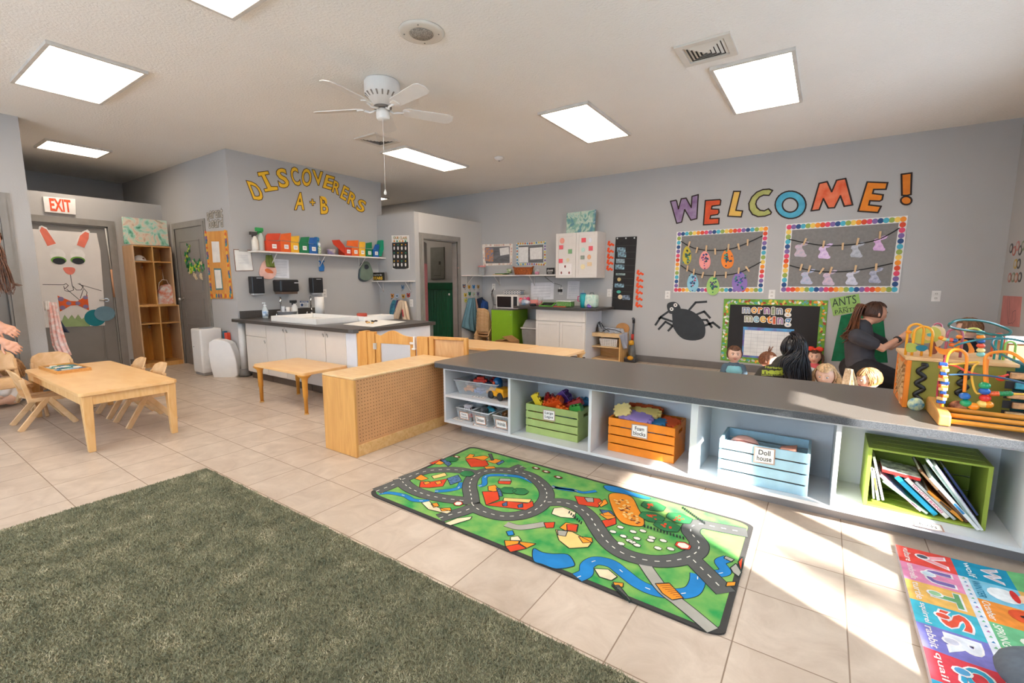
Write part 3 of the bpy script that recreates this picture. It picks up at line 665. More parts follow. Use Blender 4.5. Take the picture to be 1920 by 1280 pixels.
def lump(name,c,sz,col,lb,grp,rot=0.0,kind=0):
 m_=MB();a,b,h=sz
 if kind==0:
  m_.ball((0,0,h*0.6),(a/2,b/2,h*0.33),12,0,8);m_.ball((a*0.48,0,h*0.82),(a*0.17,b*0.4,h*0.2),10,0,6)
  for sx in(-1,1):
   for sy in(-1,1):m_.tube([(sx*a*0.3,sy*b*0.25,h*0.5),(sx*a*0.32,sy*b*0.3,0)],h*0.09,6)
  m_.tube([(-a*0.45,0,h*0.7),(-a*0.65,0,h*0.5)],h*0.05,6)
 else:
  m_.box(-a/2,a/2,-b/2,b/2,h*0.2,h*0.6);m_.box(-a*0.25,a*0.3,-b*0.4,b*0.4,h*0.6,h)
  for sx in(-1,1):m_.lathe([(0,-b*0.55),(h*0.24,-b*0.55),(h*0.24,b*0.55),(0,b*0.55)],(sx*a*0.3,0,h*0.24),10,ax=(0,1,0))
 o=m_.build(name,M(col,rough=0.4,var=0.15,scale=40),None,loc=c,rot=rot,bevel=0.002 if kind else 0);tag(o,lb,'toy vehicle' if kind else 'toy animal',grp)
g1='toy vehicles in the large clear bin'
for dx,dy,dz,sz,col,lb,k,r in[(-.02,-.02,.085,(.11,.06,.05),'#d8351f','red toy car on top of the large clear bin',1,.5),(-.10,-.05,.01,(.10,.06,.05),'#e58b2d','orange toy car inside the bin near the left',1,.2),(.01,-.06,.01,(.10,.06,.045),'#9aa6d2','lilac blue toy car low in the bin',1,-.2),(.11,-.03,.012,(.09,.06,.05),'#e0912d','amber toy car at the right of the bin',1,.3),(.09,.04,.09,(.09,.05,.045),'#9c1f22','dark red toy car on top at the right',1,1.0),(-.08,.04,.08,(.09,.05,.045),'#3d4348','dark grey toy car at the back of the bin',1,-.6),(.0,.03,.04,(.1,.06,.05),'#5b6b8c','slate toy car in the middle of the bin',1,.9),(-.14,.0,.045,(.08,.05,.05),'#8f7f86','mauve toy car at the left wall of the bin',1,1.2)]:
 lump('toy_car',(-2.27+dx,2.93+dy,0.325+dz),sz,col,lb,g1,r,k)
for i,(x,y,z,sz,col,lb)in enumerate([(-2.37,2.84,.18,(.08,.05,.055),'#e9e2e6','white pinkish toy sheep on top of the left small bin'),(-2.33,2.83,.115,(.06,.04,.05),'#dd4f38','red toy hen inside the left small bin'),(-2.39,2.90,.12,(.08,.05,.06),'#5b5f66','grey toy cow at the back of the left small bin'),(-2.2,2.83,.185,(.07,.05,.05),'#6d7076','grey toy dinosaur piled in the middle small bin'),(-2.13,2.85,.19,(.08,.045,.05),'#2c8aa3','teal toy dinosaur on top of the middle small bin'),(-2.19,2.92,.18,(.08,.05,.05),'#4a4d50','charcoal toy dinosaur at the back of the middle small bin'),(-2.14,2.92,.125,(.09,.05,.055),'#7a8450','olive toy dinosaur low in the middle small bin'),(-2.19,2.83,.12,(.08,.05,.05),'#8d8f96','pale grey toy dinosaur low in the middle small bin'),(-1.99,2.83,.185,(.07,.045,.05),'#7a4d22','brown toy horse on top of the right small bin'),(-1.94,2.86,.18,(.07,.045,.05),'#5e3c20','dark brown toy bear in the right small bin'),(-2.0,2.90,.18,(.08,.05,.05),'#94662f','tan toy lion at the back of the right small bin'),(-1.97,2.84,.12,(.09,.06,.05),'#6b4724','brown toy moose low in the right small bin')]):
 lump('toy_animal',(x,y,z),sz,col,lb,'toy animals in the small clear bins',0.7*i)
bp=SB2.P(*SB2.uv(932,748))
t=thing('toy_truck','yellow toy dump truck with a blue driver cap on the upper shelf','toy truck',(bp.x+0.012,bp.y+0.02,0.319),Matrix.Rotation(math.radians(-12),4,'Z')@Matrix.Diagonal((1.12,1.12,1.12,1)))
ym=M('#eba51d',rough=0.35);bm_=M('#1d5f94',rough=0.35);tm=M('#26282c',rough=0.5)
m_=MB();m_.box(-0.075,0.075,-0.04,0.04,0.022,0.062).box(0.0,0.08,-0.045,0.045,0.055,0.085);m_.ball((-0.055,0,0.06),(0.035,0.04,0.03),12,0,8);m_.build('truck_body',ym,t,bevel=0.008,seg=3)
m_=MB();m_.lathe([(0.036,0),(0.034,0.045),(0.024,0.065),(0,0.072)],(-0.02,0,0.08),16);m_.box(-0.065,-0.02,-0.03,0.03,0.083,0.088);m_.build('driver_cap',bm_,t)
MB().lathe([(0,0),(0.012,0),(0.012,0.003),(0,0.003)],(-0.02,-0.036,0.115),12,ax=(0,-1,0)).build('cap_badge',M('#d9532d'),t)
for sx in(-0.05,0.045):
 for sy in(-0.046,0.032):MB().lathe([(0,0),(0.026,0),(0.028,0.004),(0.028,0.012),(0,0.014)],(sx,sy+0.007-0.007,0.028),18,ax=(0,1,0)).build('wheel',tm,t)
m_=MB();m_.box(-0.03,0.04,-0.01,0.01,0,0.15);m_.box(-0.035,-0.025,-0.015,-0.005,0.1,0.165)
o=m_.build('toy_garage',M('#b5483f',var=0.1),None,loc=(bp.x+0.05,3.02,0.319),bevel=0.004);tag(o,'dark red plastic toy tower behind the toy truck','toy tower')
# ---------------------------------------------------------------- rugs
def smooth_path(p,n=6,closed=False):
 p=[Vector(q)for q in p];N=len(p);out=[]
 for i in range(N if closed else N-1):
  a,b,c,d=(p[i-1]if(i or closed)else p[0]),p[i],p[(i+1)%N],(p[(i+2)%N]if(i+2<N or closed)else p[-1])
  for k in range(n):
   t=k/n;out.append(0.5*((2*b)+(c-a)*t+(2*a-5*b+4*c-d)*t*t+(3*b-a-3*c+d)*t**3))
 if not closed:out.append(p[-1])
 return out
def strip(mb,pts,w,z,m):
 n=len(pts);L_,R_=[],[]
 for i in range(n):
  t=(pts[min(i+1,n-1)]-pts[max(i-1,0)]);t.normalize();nn=Vector((-t.y,t.x))*w/2
  L_.append(pts[i]+nn);R_.append(pts[i]-nn)
 mb.add([(p.x,p.y,z)for p in L_]+[(p.x,p.y,z)for p in R_],[(n+i,n+i+1,i+1,i)for i in range(n-1)],m)
def dashes(mb,pts,w,z,m,dl=0.022,gap=0.03):
 acc=0;on_=True;cur=[pts[0]]
 for i in range(len(pts)-1):
  a,b=pts[i],pts[i+1];s=(b-a).length;t=0
  while s-t>1e-6:
   lim=(dl if on_ else gap)-acc;st=min(lim,s-t);t+=st;acc+=st;p=a.lerp(b,t/s)
   if on_:cur.append(p)
   if acc>=(dl if on_ else gap)-1e-7:
    if on_ and len(cur)>1:strip(mb,cur,w,z,m)
    on_=not on_;acc=0;cur=[p]
A5=lambda p:Vector(FZ(0.008,680+p[0]/4.8,820+p[1]/4.8)[:2])
A6=lambda p:Vector(FZ(0.008,1000+p[0]/3.5545,860+p[1]/3.5545)[:2])
rug_green=M('#27944a',rough=0.95,var=0.1,scale=8,c2='#86b45a',detail=9)
RC=[rug_green,M('#595a58',rough=0.95,var=0.08),M('#1d2a26',rough=0.95),M('#e9e6da',rough=0.95),M('#1b7fc2',rough=0.95,var=0.1),M('#d8431b',rough=0.95,var=0.08),M('#ef9423',rough=0.95,var=0.08),M('#a9a69c',rough=0.95),M('#7a3a1c',rough=0.95),M('#2b7a45',rough=0.95,var=0.2),M('#efc87c',rough=0.95),M('#4c6f9a',rough=0.95,var=0.3,scale=60),M('#3c3a38',rough=0.95),M('#e7d9b4',rough=0.95,var=0.1)]
GREEN,GREY,DARK,WHT,BLUE,RED,ORG,LGREY,BRN,BUSH,TAN,SLATE,EDGE,CREAM=range(14)
mb=MB();z0=0.0085
def rrect(x0,x1,y0,y1,r,n=6,wob=0.0):
 o=[]
 for cx,cy,a0 in((x1-r,y1-r,0),(x0+r,y1-r,90),(x0+r,y0+r,180),(x1-r,y0+r,270)):
  for k in range(n+1):a=math.radians(a0+90*k/n);o.append((cx+r*math.cos(a),cy+r*math.sin(a)))
 return o
Q=[(-2.115,2.575),(-2.13,1.625),(-0.205,1.60),(-0.215,2.505)]
def bil(u,v):a=Vector(Q[1]).lerp(Vector(Q[2]),u);b=Vector(Q[0]).lerp(Vector(Q[3]),u);return a.lerp(b,v)
out=[bil(u,v)for u,v in rrect(0,1,0,1,0.045)];inn=[bil(u,v)for u,v in rrect(0.012,0.988,0.022,0.978,0.04)]
mb.prism([tuple(p)for p in out],lambda u,v,k:(u,v,z0-0.0005 if k else 0.0005),EDGE)
mb.add([(p.x,p.y,z0)for p in inn],[tuple(range(len(inn)))],GREEN)
roads5=[[(985,600),(975,520),(962,440),(985,370),(1040,325),(1130,300),(1240,297),(1350,305),(1480,335),(1580,395),(1645,470),(1655,540),(1610,610),(1520,670),(1400,705),(1260,710),(1140,685),(1035,645),(985,600)],[(122,486),(212,452),(337,400)],[(335,370),(400,440),(520,500),(700,545),(960,575)],[(358,380),(458,340),(585,302),(760,290),(900,300),(1030,330)],[(690,728),(780,700),(900,668),(990,630)],[(1440,262),(1400,275),(1340,305)]]
roads6=[[(95,290),(200,292),(300,325),(375,385),(420,455),(480,540),(560,610),(660,655),(790,682),(910,682),(1020,660),(1090,620),(1105,570),(1080,530),(1050,490),(1058,452),(1110,435),(1200,452),(1320,475),(1425,495)],[(1065,675),(1180,790),(1285,895)]]
paths=[smooth_path([A5(p)for p in r])for r in roads5]+[smooth_path([A6(p)for p in r])for r in roads6]
waters=[(A5,[(150,505),(250,500),(380,525),(460,565),(600,572)],.03),(A5,[(650,485),(760,478),(860,455),(890,405)],.032),(A5,[(1045,440),(1095,420),(1100,360),(1160,340),(1340,345),(1450,365),(1535,405)],.032),(A5,[(1700,440),(1780,462),(1920,482)],.028),(A6,[(120,190),(250,205),(330,225),(420,215)],.025),(A6,[(292,792),(350,762),(360,710),(420,680),(520,700),(600,760),(700,835),(820,885),(950,900),(1050,885),(1090,830),(1095,770)],.058),(A6,[(1300,665),(1245,690),(1280,750),(1215,768)],.045)]
for f,pp,w_ in waters:
 q=smooth_path([f(p)for p in pp]);strip(mb,q,w_+0.006,z0+0.0006,DARK);strip(mb,q,w_,z0+0.0009,BLUE)
 dashes(mb,q,0.004,z0+0.0012,WHT,0.02,0.12)
for i,q in enumerate(paths):strip(mb,q,0.092,z0+0.0012+i*1.5e-5,DARK)
q=smooth_path([A6(p)for p in[(735,695),(800,790),(870,880),(960,950),(1060,1030),(1195,1145)]]);strip(mb,q,0.058,z0+0.0012,DARK);strip(mb,q,0.050,z0+0.0015,LGREY)
q=smooth_path([A5(p)for p in[(1290,780),(1400,810),(1520,800),(1640,780)]]);strip(mb,q,0.05,z0+0.0009,DARK);strip(mb,q,0.044,z0+0.0012,LGREY)
for i,q in enumerate(paths):strip(mb,q,0.084,z0+0.00145+i*1.5e-5,GREY)
for q in paths:dashes(mb,q,0.005,z0+0.0018,WHT)
SC=[0]
def shape(f,pts,m,z=0.0018,line=0.0045,sm=False):
 SC[0]+=1;z+=SC[0]*1.6e-5;q=[f(p)for p in pts]
 if sm:q=smooth_path(q,4,True)
 mb.add([(p.x,p.y,z0+z)for p in q],[tuple(range(len(q)))],m)
 if line:
  n=len(q)
  for i in range(n):strip(mb,[q[i],q[(i+1)%n]],line,z0+z+0.0002+(i%5)*1.2e-5,DARK)
shape(A6,[(0,600),(60,625),(130,635),(230,640),(275,700),(255,722),(150,735),(60,705),(0,680)],BLUE,sm=True)
shape(A6,[(470,180),(560,190),(660,225),(780,262),(740,270),(600,235),(500,215)],BLUE,sm=True)
for m_,pp in((RED,[(925,200),(1000,190),(1110,208),(1135,250),(1090,265),(975,268)]),(ORG,[(920,190),(965,150),(1010,158),(990,178),(1095,165),(1140,178),(1085,212),(1000,190)]),(ORG,[(1090,265),(1180,262),(1200,280),(1110,285)]),(ORG,[(1115,215),(1200,195),(1255,212),(1190,238)]),(SLATE,[(1200,236),(1260,205),(1275,222),(1222,252)]),(GREY,[(1130,150),(1160,148),(1180,205),(1160,210)]),(RED,[(510,450),(520,398),(620,400),(760,375),(722,442),(600,455)]),(ORG,[(468,372),(525,335),(592,372),(530,392)]),(ORG,[(545,410),(590,395),(610,412),(565,428)]),(ORG,[(650,405),(700,392),(712,412),(672,428)]),(SLATE,[(760,370),(860,338),(892,392),(790,430)]),(TAN,[(620,350),(740,320),(760,345),(640,375)]),(RED,[(600,235),(680,205),(720,190),(640,245)]),(SLATE,[(700,205),(760,195),(800,240),(770,265)]),(ORG,[(640,240),(690,212),(740,230),(700,248)]),(RED,[(1075,490),(1215,488),(1232,560),(1110,612)]),(RED,[(1110,612),(1250,572),(1480,595),(1530,575),(1540,620),(1470,656)]),(ORG,[(1128,442),(1192,430),(1228,470),(1190,492),(1130,480)]),(SLATE,[(1200,455),(1235,460),(1262,530),(1232,535)]),(TAN,[(1270,545),(1520,560),(1500,590),(1262,575)]),(SLATE,[(1255,600),(1300,580),(1300,620),(1262,622)]),(SLATE,[(1395,612),(1440,596),(1442,632),(1400,636)]),(RED,[(1218,395),(1340,398),(1325,425),(1222,418)]),(LGREY,[(1235,372),(1330,375),(1340,395),(1225,395)]),(RED,[(1285,985),(1400,960),(1475,1002),(1330,1036)]),(ORG,[(1275,930),(1410,935),(1400,962),(1285,985)]),(ORG,[(1410,940),(1560,960),(1478,1000),(1415,960)]),(BLUE,[(1290,850),(1350,840),(1365,880),(1310,888)]),(CREAM,[(1330,900),(1400,890),(1430,932),(1330,930)]),(CREAM,[(735,775),(850,730),(985,715),(970,740),(790,795)]),(CREAM,[(530,590),(600,575),(640,620),(700,640),(800,670),(760,690),(590,650)]),(ORG,[(615,600),(670,590),(690,620),(640,635)]),(ORG,[(695,640),(790,636),(800,660),(710,668)]),(RED,[(1630,770),(1730,765),(1720,815),(1650,820)]),(CREAM,[(1720,640),(1800,630),(1920,680),(1900,730),(1780,720),(1700,690)])):shape(A5,pp,m_)
for m_,pp in((RED,[(275,250),(440,268),(462,290),(430,326),(300,306)]),(LGREY,[(340,262),(400,262),(402,292),(360,290)]),(ORG,[(430,300),(480,270),(498,300),(450,325)]),(SLATE,[(440,340),(520,350),(545,385),(470,380)]),(ORG,[(440,372),(500,355),(550,392),(500,412)]),(RED,[(455,415),(550,395),(552,438),(482,460)]),(TAN,[(148,475),(260,490),(390,560),(365,592),(240,600),(170,545)]),(ORG,[(175,462),(215,428),(300,440),(290,492),(215,482)]),(RED,[(222,440),(298,442),(288,485),(225,480)]),(LGREY,[(160,480),(230,480),(215,520),(165,512)]),(ORG,[(300,520),(390,530),(395,560),(330,565)]),(RED,[(1365,690),(1398,655),(1385,760)]),(LGREY,[(1312,730),(1350,700),(1388,760),(1370,790),(1330,760)]),(ORG,[(812,835),(905,830),(1000,932),(925,945),(860,900)]),(ORG,[(1290,825),(1352,822),(1345,850),(1282,855)]),(CREAM,[(405,735),(500,740),(560,790),(520,815),(440,790)]),(ORG,[(530,825),(600,832),(598,858),(545,858)]),(GREY,[(520,850),(570,845),(655,950),(628,945)]),(LGREY,[(1280,650),(1340,675),(1320,690),(1270,665)])):shape(A6,pp,m_)
for k in range(9):shape(A6,[(822+k*18,838+k*12),(905+k*12,833+k*12),(907+k*12,836+k*12),(824+k*18,841+k*12)],BRN,0.0022,0)
shape(A6,[(505,240),(590,235),(660,262),(700,335),(735,400),(728,452),(620,440),(560,400),(520,320)],ORG,sm=True)
for k in range(60):
 u,v=random.random(),random.random();p=A6((525+u*90+v*105,262+v*165+u*10));r=0.011
 mb.add([(p.x+r*math.cos(a),p.y+r*0.9*math.sin(a),z0+0.0040+k*1e-5)for a in[i*PI/4 for i in range(8)]],[tuple(range(8))],ORG)
 mb.add([(p.x+r*.75*math.cos(a)+0.004,p.y+r*.6*math.sin(a)-0.003,z0+0.0048+k*1e-5)for a in[i*PI/4 for i in range(8)]],[tuple(range(8))],BRN if k%3==0 else TAN)
def blob(f,c,rx,ry,m,z=0.0021,n=12,line=0.003):
 SC[0]+=1;z+=0.0016+(SC[0]%30)*1e-5;p=f(c);q=[Vector((p.x+rx*math.cos(2*PI*k/n)*(1+0.12*(k%2)),p.y+ry*math.sin(2*PI*k/n)*(1+0.12*(k%2))))for k in range(n)]
 mb.add([(a.x,a.y,z0+z)for a in q],[tuple(range(n))],m)
 if line:
  for i in range(n):strip(mb,[q[i],q[(i+1)%n]],line,z0+z+0.0003+(i%5)*1.2e-5,DARK)
for p in[(580,460),(530,490),(665,490),(730,485),(600,520),(640,550),(690,535),(790,530),(780,548),(865,550),(585,570),(690,580),(830,600),(915,605),(660,560)]:blob(A6,p,0.017,0.013,WHT)
for p in[(800,320),(790,392),(972,400),(890,452)]:
 blob(A6,p,0.062,0.05,BUSH)
 for k in range(8):blob(A6,(p[0]+random.uniform(-35,35),p[1]+random.uniform(-15,15)),0.007,0.006,RED,0.0027,8,0)
for p in[(940,330),(1310,480),(1420,490),(800,200),(180,0)][:4]:blob(A5,p,0.045,0.04,BUSH)
blob(A5,(860,600),0.025,0.025,RED);blob(A5,(860,600),0.018,0.018,WHT,0.0027,12,0);blob(A6,(998,583),0.034,0.03,RED);blob(A6,(998,583),0.024,0.021,WHT,0.0027,12,0)
for p in[(1560,280),(1650,312),(1760,362),(845,178)]:blob(A5,p,0.028,0.016,BRN);blob(A5,p,0.014,0.009,WHT,0.0027,8,0)
for a,b,n in(((742,452),(1000,532),13),((1000,330),(1140,430),12),((240,360),(320,430),7)):
 for k in range(n):
  t=k/(n-1);p=A6((a[0]+(b[0]-a[0])*t,a[1]+(b[1]-a[1])*t));strip(mb,[p+Vector((-.004,.012)),p+Vector((.004,-.014))],0.007,z0+0.0040,DARK)
for k in range(8):p=A6((535+k*13,855+k*12));strip(mb,[p+Vector((-.012,.012)),p+Vector((.016,-.016))],0.006,z0+0.0040+k*1e-5,DARK)
for a,b in(((180,735),(120,700)),):pass
mb.build('road_map_rug',RC);o=bpy.data.objects['road_map_rug'];tag(o,'green play rug printed with grey roads, rivers and orange houses','rug')
FY_=lambda px,py:FZ(0.012,px,py)
yl_=[2.69]+[FY_(*p)[1]for p in((1683.8,1048.8),(1695,1081),(1706.5,1120.6),(1720.5,1165),(1737,1212),(1754.5,1275))]
st=(yl_[1]-yl_[6])/5;yl_=[yl_[1]+st]+[yl_[1]-k*st for k in range(10)]
xl=[0.355,FY_(1780,1041)[0],FY_(1879,1060)[0]];cw_=xl[1]-xl[0];xl=[xl[0],xl[1],xl[2],xl[2]+cw_,1.50]
def wav(x,y):
 e=max(0,(y-(yl_[0]-0.12))/0.12)
 return 0.012+0.022*math.exp(-((x-0.86)/0.10)**2)*e+0.006*math.exp(-((y-1.9)/0.1)**2)*max(0,1-(x-0.355)/0.1)
cols=['#e2483d','#e78fb5','#f0bc62','#45b5c9','#7d7bc4','#dc4350','#3fa7c9','#efb35a','#6fbf8a','#e2663d']
cols2=['#0e93b8','#7fc4de','#ef9336','#6dbb87','#f0ad4c','#7d7bc4','#e2483d','#45b5c9','#e78fb5','#efb35a']
cols3=['#6cb877','#efb660','#9a86c8','#e2663d','#45b5c9','#dc4350','#efb35a','#6fbf8a','#7fc4de','#e78fb5']
words=[('vulture','V','#f0a9b4'),('umbrella','U','#7d69ab'),('turtle','T','#6aa56f'),('squirrel','S','#e2563b'),('rabbit','R','#dfe3ea'),('quail','Q','#3aa3c9'),('panda','P','#e9e9e9'),('owl','O','#7b5a3c'),('newt','N','#c94b70')]
words2=[('wolf','W','#c9c3c9'),('WINTER',None,'#1d7fa3'),('October',None,'#e9e4d6'),('SPRING',None,'#e9efe2'),('autumn',None,'#8a5a3c')]
matsr=[];mi_={}
def mi(c):
 if c not in mi_:mi_[c]=len(matsr);matsr.append(M(c,rough=0.95,var=0.10,scale=25))
 return mi_[c]
mb=MB()
def cell(x0,x1,y0,y1,c,dz=0.0,n=6):
 vs=[];fs=[]
 for j in range(n+1):
  for i in range(n+1):
   x=x0+(x1-x0)*i/n;y=y0+(y1-y0)*j/n;vs.append((x,y,wav(x,y)+dz))
 for j in range(n):
  for i in range(n):a=j*(n+1)+i;fs.append((a,a+1,a+n+2,a+n+1))
 mb.add(vs,fs,mi(c),True)
for ci,cc in((0,cols),(1,cols2),(2,cols3),(3,cols)):
 for k in range(9):cell(xl[ci],xl[ci+1],yl_[k+1],yl_[k],cc[(k+ci//3*3)%10])
for k in range(1,9):cell(xl[1]-0.002,xl[1]+0.028,yl_[k+1],yl_[k],'#e3e6ee',0.0006,3)
for k in range(1,9):
 for j in range(5):
  yy=yl_[k+1]+(yl_[k]-yl_[k+1])*(j+.5)/5;x=xl[1]+0.013;mb.add([(x-.006,yy-.006,wav(x,yy)+.0016),(x+.006,yy-.004,wav(x,yy)+.0016),(x+.002,yy+.007,wav(x,yy)+.0016)],[(0,1,2)],mi(['#3f86b8','#6dbb87','#b06aa8'][j%3]))
def rtext(tx,x0,x1,yf,yn,c,dz,bold=0.0):
 vn,fs,lp,asp=glyph(tx,bold)
 mb.add([(x0+(x1-x0)*v,yf+(yn-yf)*u,wav(x0+(x1-x0)*v,yf+(yn-yf)*u)+dz)for u,v in vn],fs,mi(c))
for k,(wd,lt,c)in enumerate(words):
 if k>8:break
 yf,yn=yl_[k]-0.012,yl_[k+1]+0.012;rtext(wd,xl[0]+0.022,xl[0]+0.046,yf,yn,'#f3e9e4',0.0012,0.01)
 rtext(lt,xl[0]+0.068,xl[1]-0.022,yf-0.004,yn+0.004,'#f2eef0',0.0012,0.06);rtext(lt,xl[0]+0.075,xl[1]-0.029,yf-0.011,yn+0.011,c,0.0022,0.03)
 cx,cyy=xl[0]+0.085,(yf+yn)/2+0.01
 for r_,cc,dd in((0.022,'#f2eef0',0.0026),(0.016,['#4b5563','#c9dbe6','#9fce9a','#e2563b','#c9c9d8','#5aa7d8','#222222','#8a6a4a','#7fae4a'][k],0.003)):
  mb.add([(cx+r_*math.cos(a)*(1.2),cyy+r_*math.sin(a),wav(cx,cyy)+dd)for a in[i*PI/5 for i in range(10)]],[tuple(range(10))],mi(cc))
for k,(wd,lt,c)in enumerate(words2):
 yf,yn=yl_[k]-0.012,yl_[k+1]+0.012;rtext(wd,xl[1]+0.036,xl[1]+0.06,yf,yn,c if k else '#dff0f4',0.0014,0.01)
 if lt:rtext(lt,xl[1]+0.085,xl[2]-0.03,yf,yn,'#e9e4ea',0.0014,0.06);rtext(lt,xl[1]+0.092,xl[2]-0.037,yf-.006,yn+.006,c,0.0024,0.02)
def fig(c,parts):
 for dx,dy,rx,ry,col,dd in parts:
  mb.add([(c[0]+dx+rx*math.cos(a),c[1]+dy+ry*math.sin(a),wav(c[0],c[1])+dd)for a in[i*PI/7 for i in range(14)]],[tuple(range(14))],mi(col))
cm=lambda k:(xl[1]+0.15,(yl_[k]+yl_[k+1])/2)
fig(cm(1),[(-0.03,0,.05,.05,'#eef3f5',.0016),(0.04,0,.035,.04,'#f2c9a8',.002),(0.06,0,.03,.045,'#1d8fc0',.0024),(0.0,0.01,.012,.045,'#d8322e',.0028)])
fig(cm(2),[(0.0,0.02,.05,.045,'#e2562b',.0016),(0.01,0.02,.03,.012,'#3c1d17',.0022),(0.03,-0.04,.05,.03,'#6b3a86',.002),(0.05,-0.02,.02,.02,'#2b2330',.0026)])
fig(cm(3),[(0.0,0.0,.06,.035,'#e9efe2',.0016),(0.04,0.01,.025,.025,'#c9449c',.002),(0.02,-0.02,.04,.02,'#efb35a',.0024)])
fig((xl[2]+0.09,(yl_[0]+yl_[1])/2-0.02),[(0,0,.05,.03,'#a9dcb5',.0016),(0.03,0.0,.02,.02,'#c9449c',.002)])
xs_=[xl[0]+(xl[4]-xl[0])*i/24 for i in range(25)];ys_=[yl_[9]+(yl_[0]-yl_[9])*i/40 for i in range(41)]
vs=[]
for x in xs_:vs+=[(x,yl_[0],wav(x,yl_[0])),(x,yl_[0]+0.004,wav(x,yl_[0])-0.012)]
mb.add(vs,[(2*i,2*i+2,2*i+3,2*i+1)for i in range(24)],mi('#b9b2b8'))
vs=[]
for y in ys_:vs+=[(xl[0],y,wav(xl[0],y)),(xl[0]-0.004,y,max(0.0,wav(xl[0],y)-0.012))]
mb.add(vs,[(2*i,2*i+1,2*i+3,2*i+2)for i in range(40)],mi('#c2b6b8'))
mb.box(xl[0]+0.004,xl[4],yl_[9],yl_[0]-0.002,0.0,0.006,mi('#9a8f92'))
one('alphabet_rug',mb,matsr,'soft alphabet rug of coloured animal letter squares at the right edge','rug')
c=FZ(0.05,1912,1262);m_=MB();m_.ball((0,0,0.06),(0.15,0.13,0.06),24,0,12)
o=m_.build('floor_cushion',M('#5d6670',rough=0.9,var=0.08,scale=40,bump=0.2),None,loc=(c[0]+0.085,c[1]-0.03,0.013));tag(o,'dark grey cushion cut by the bottom right corner, on the alphabet rug','cushion')
shag=bpy.data.materials.new('olive_shag_pile');shag.use_nodes=True
n_=shag.node_tree.nodes;L_=shag.node_tree.links;b_=n_['Principled BSDF'];b_.inputs['Roughness'].default_value=0.95;b_.inputs['Specular IOR Level'].default_value=0.1
g_=n_.new('ShaderNodeNewGeometry');cr_=n_.new('ShaderNodeValToRGB');el=cr_.color_ramp.elements
el[0].position=0.0;el[0].color=(*lin('#686b58'),1);el[1].position=1.0;el[1].color=(*lin('#dbd0b2'),1)
e_=el.new(0.35);e_.color=(*lin('#86876f'),1);e_=el.new(0.75);e_.color=(*lin('#a49f82'),1)
nz_=n_.new('ShaderNodeTexNoise');nz_.inputs['Scale'].default_value=9;nz_.inputs['Detail'].default_value=5;L_.new(g_.outputs['Position'],nz_.inputs['Vector'])
ma_=n_.new('ShaderNodeMath');ma_.operation='MULTIPLY_ADD';ma_.inputs[1].default_value=0.55;L_.new(g_.outputs['Random Per Island'],ma_.inputs[0])
mb_=n_.new('ShaderNodeMath');mb_.operation='MULTIPLY_ADD';mb_.inputs[1].default_value=1.3;mb_.inputs[2].default_value=-0.42;L_.new(nz_.outputs['Fac'],mb_.inputs[0]);L_.new(mb_.outputs[0],ma_.inputs[2])
L_.new(ma_.outputs[0],cr_.inputs['Fac']);L_.new(cr_.outputs[0],b_.inputs['Base Color'])
RX0,RX1,RY0,RY1=-3.295,0.25,-1.0,1.262
t=thing('shag_rug','large dark olive green shag rug filling the lower left','rug',((RX0+RX1)/2,(RY0+RY1)/2,0))
MB().box(RX0,RX1,RY0,RY1,0.001,0.010).build('rug_backing',M('#6c6a55',rough=0.95,var=0.2,scale=60),t,world=True)
N=470000
P=np.empty((N,2));P[:,0]=RNG.uniform(RX0,RX1,N);P[:,1]=RNG.uniform(-0.35,RY1,N)
P[:,1]+=0.004*np.sin(P[:,0]*37);H_=RNG.uniform(0.005,0.013,N);A_=RNG.uniform(0,2*PI,N);W_=RNG.uniform(0.0018,0.0034,N)
lean=RNG.uniform(0.003,0.012,N);la=RNG.uniform(0,2*PI,N)
V=np.empty((N,3,3));dx,dy=np.cos(A_)*W_,np.sin(A_)*W_
V[:,0]=np.stack([P[:,0]-dx,P[:,1]-dy,np.full(N,0.008)],1);V[:,1]=np.stack([P[:,0]+dx,P[:,1]+dy,np.full(N,0.008)],1)
V[:,2]=np.stack([P[:,0]+np.cos(la)*lean,P[:,1]+np.sin(la)*lean,0.008+H_],1)
V[:,:,0]-=(RX0+RX1)/2;V[:,:,1]-=(RY0+RY1)/2
me=bpy.data.meshes.new('pile');me.vertices.add(3*N);me.vertices.foreach_set('co',V.reshape(-1));me.loops.add(3*N);me.loops.foreach_set('vertex_index',np.arange(3*N,dtype=np.int32))
me.polygons.add(N);me.polygons.foreach_set('loop_start',np.arange(0,3*N,3,dtype=np.int32));me.polygons.foreach_set('loop_total',np.full(N,3,dtype=np.int32));me.update(calc_edges=True);me.materials.append(shag)
po=bpy.data.objects.new('pile',me);COL.objects.link(po);po.parent=t;po['kind']='stuff'
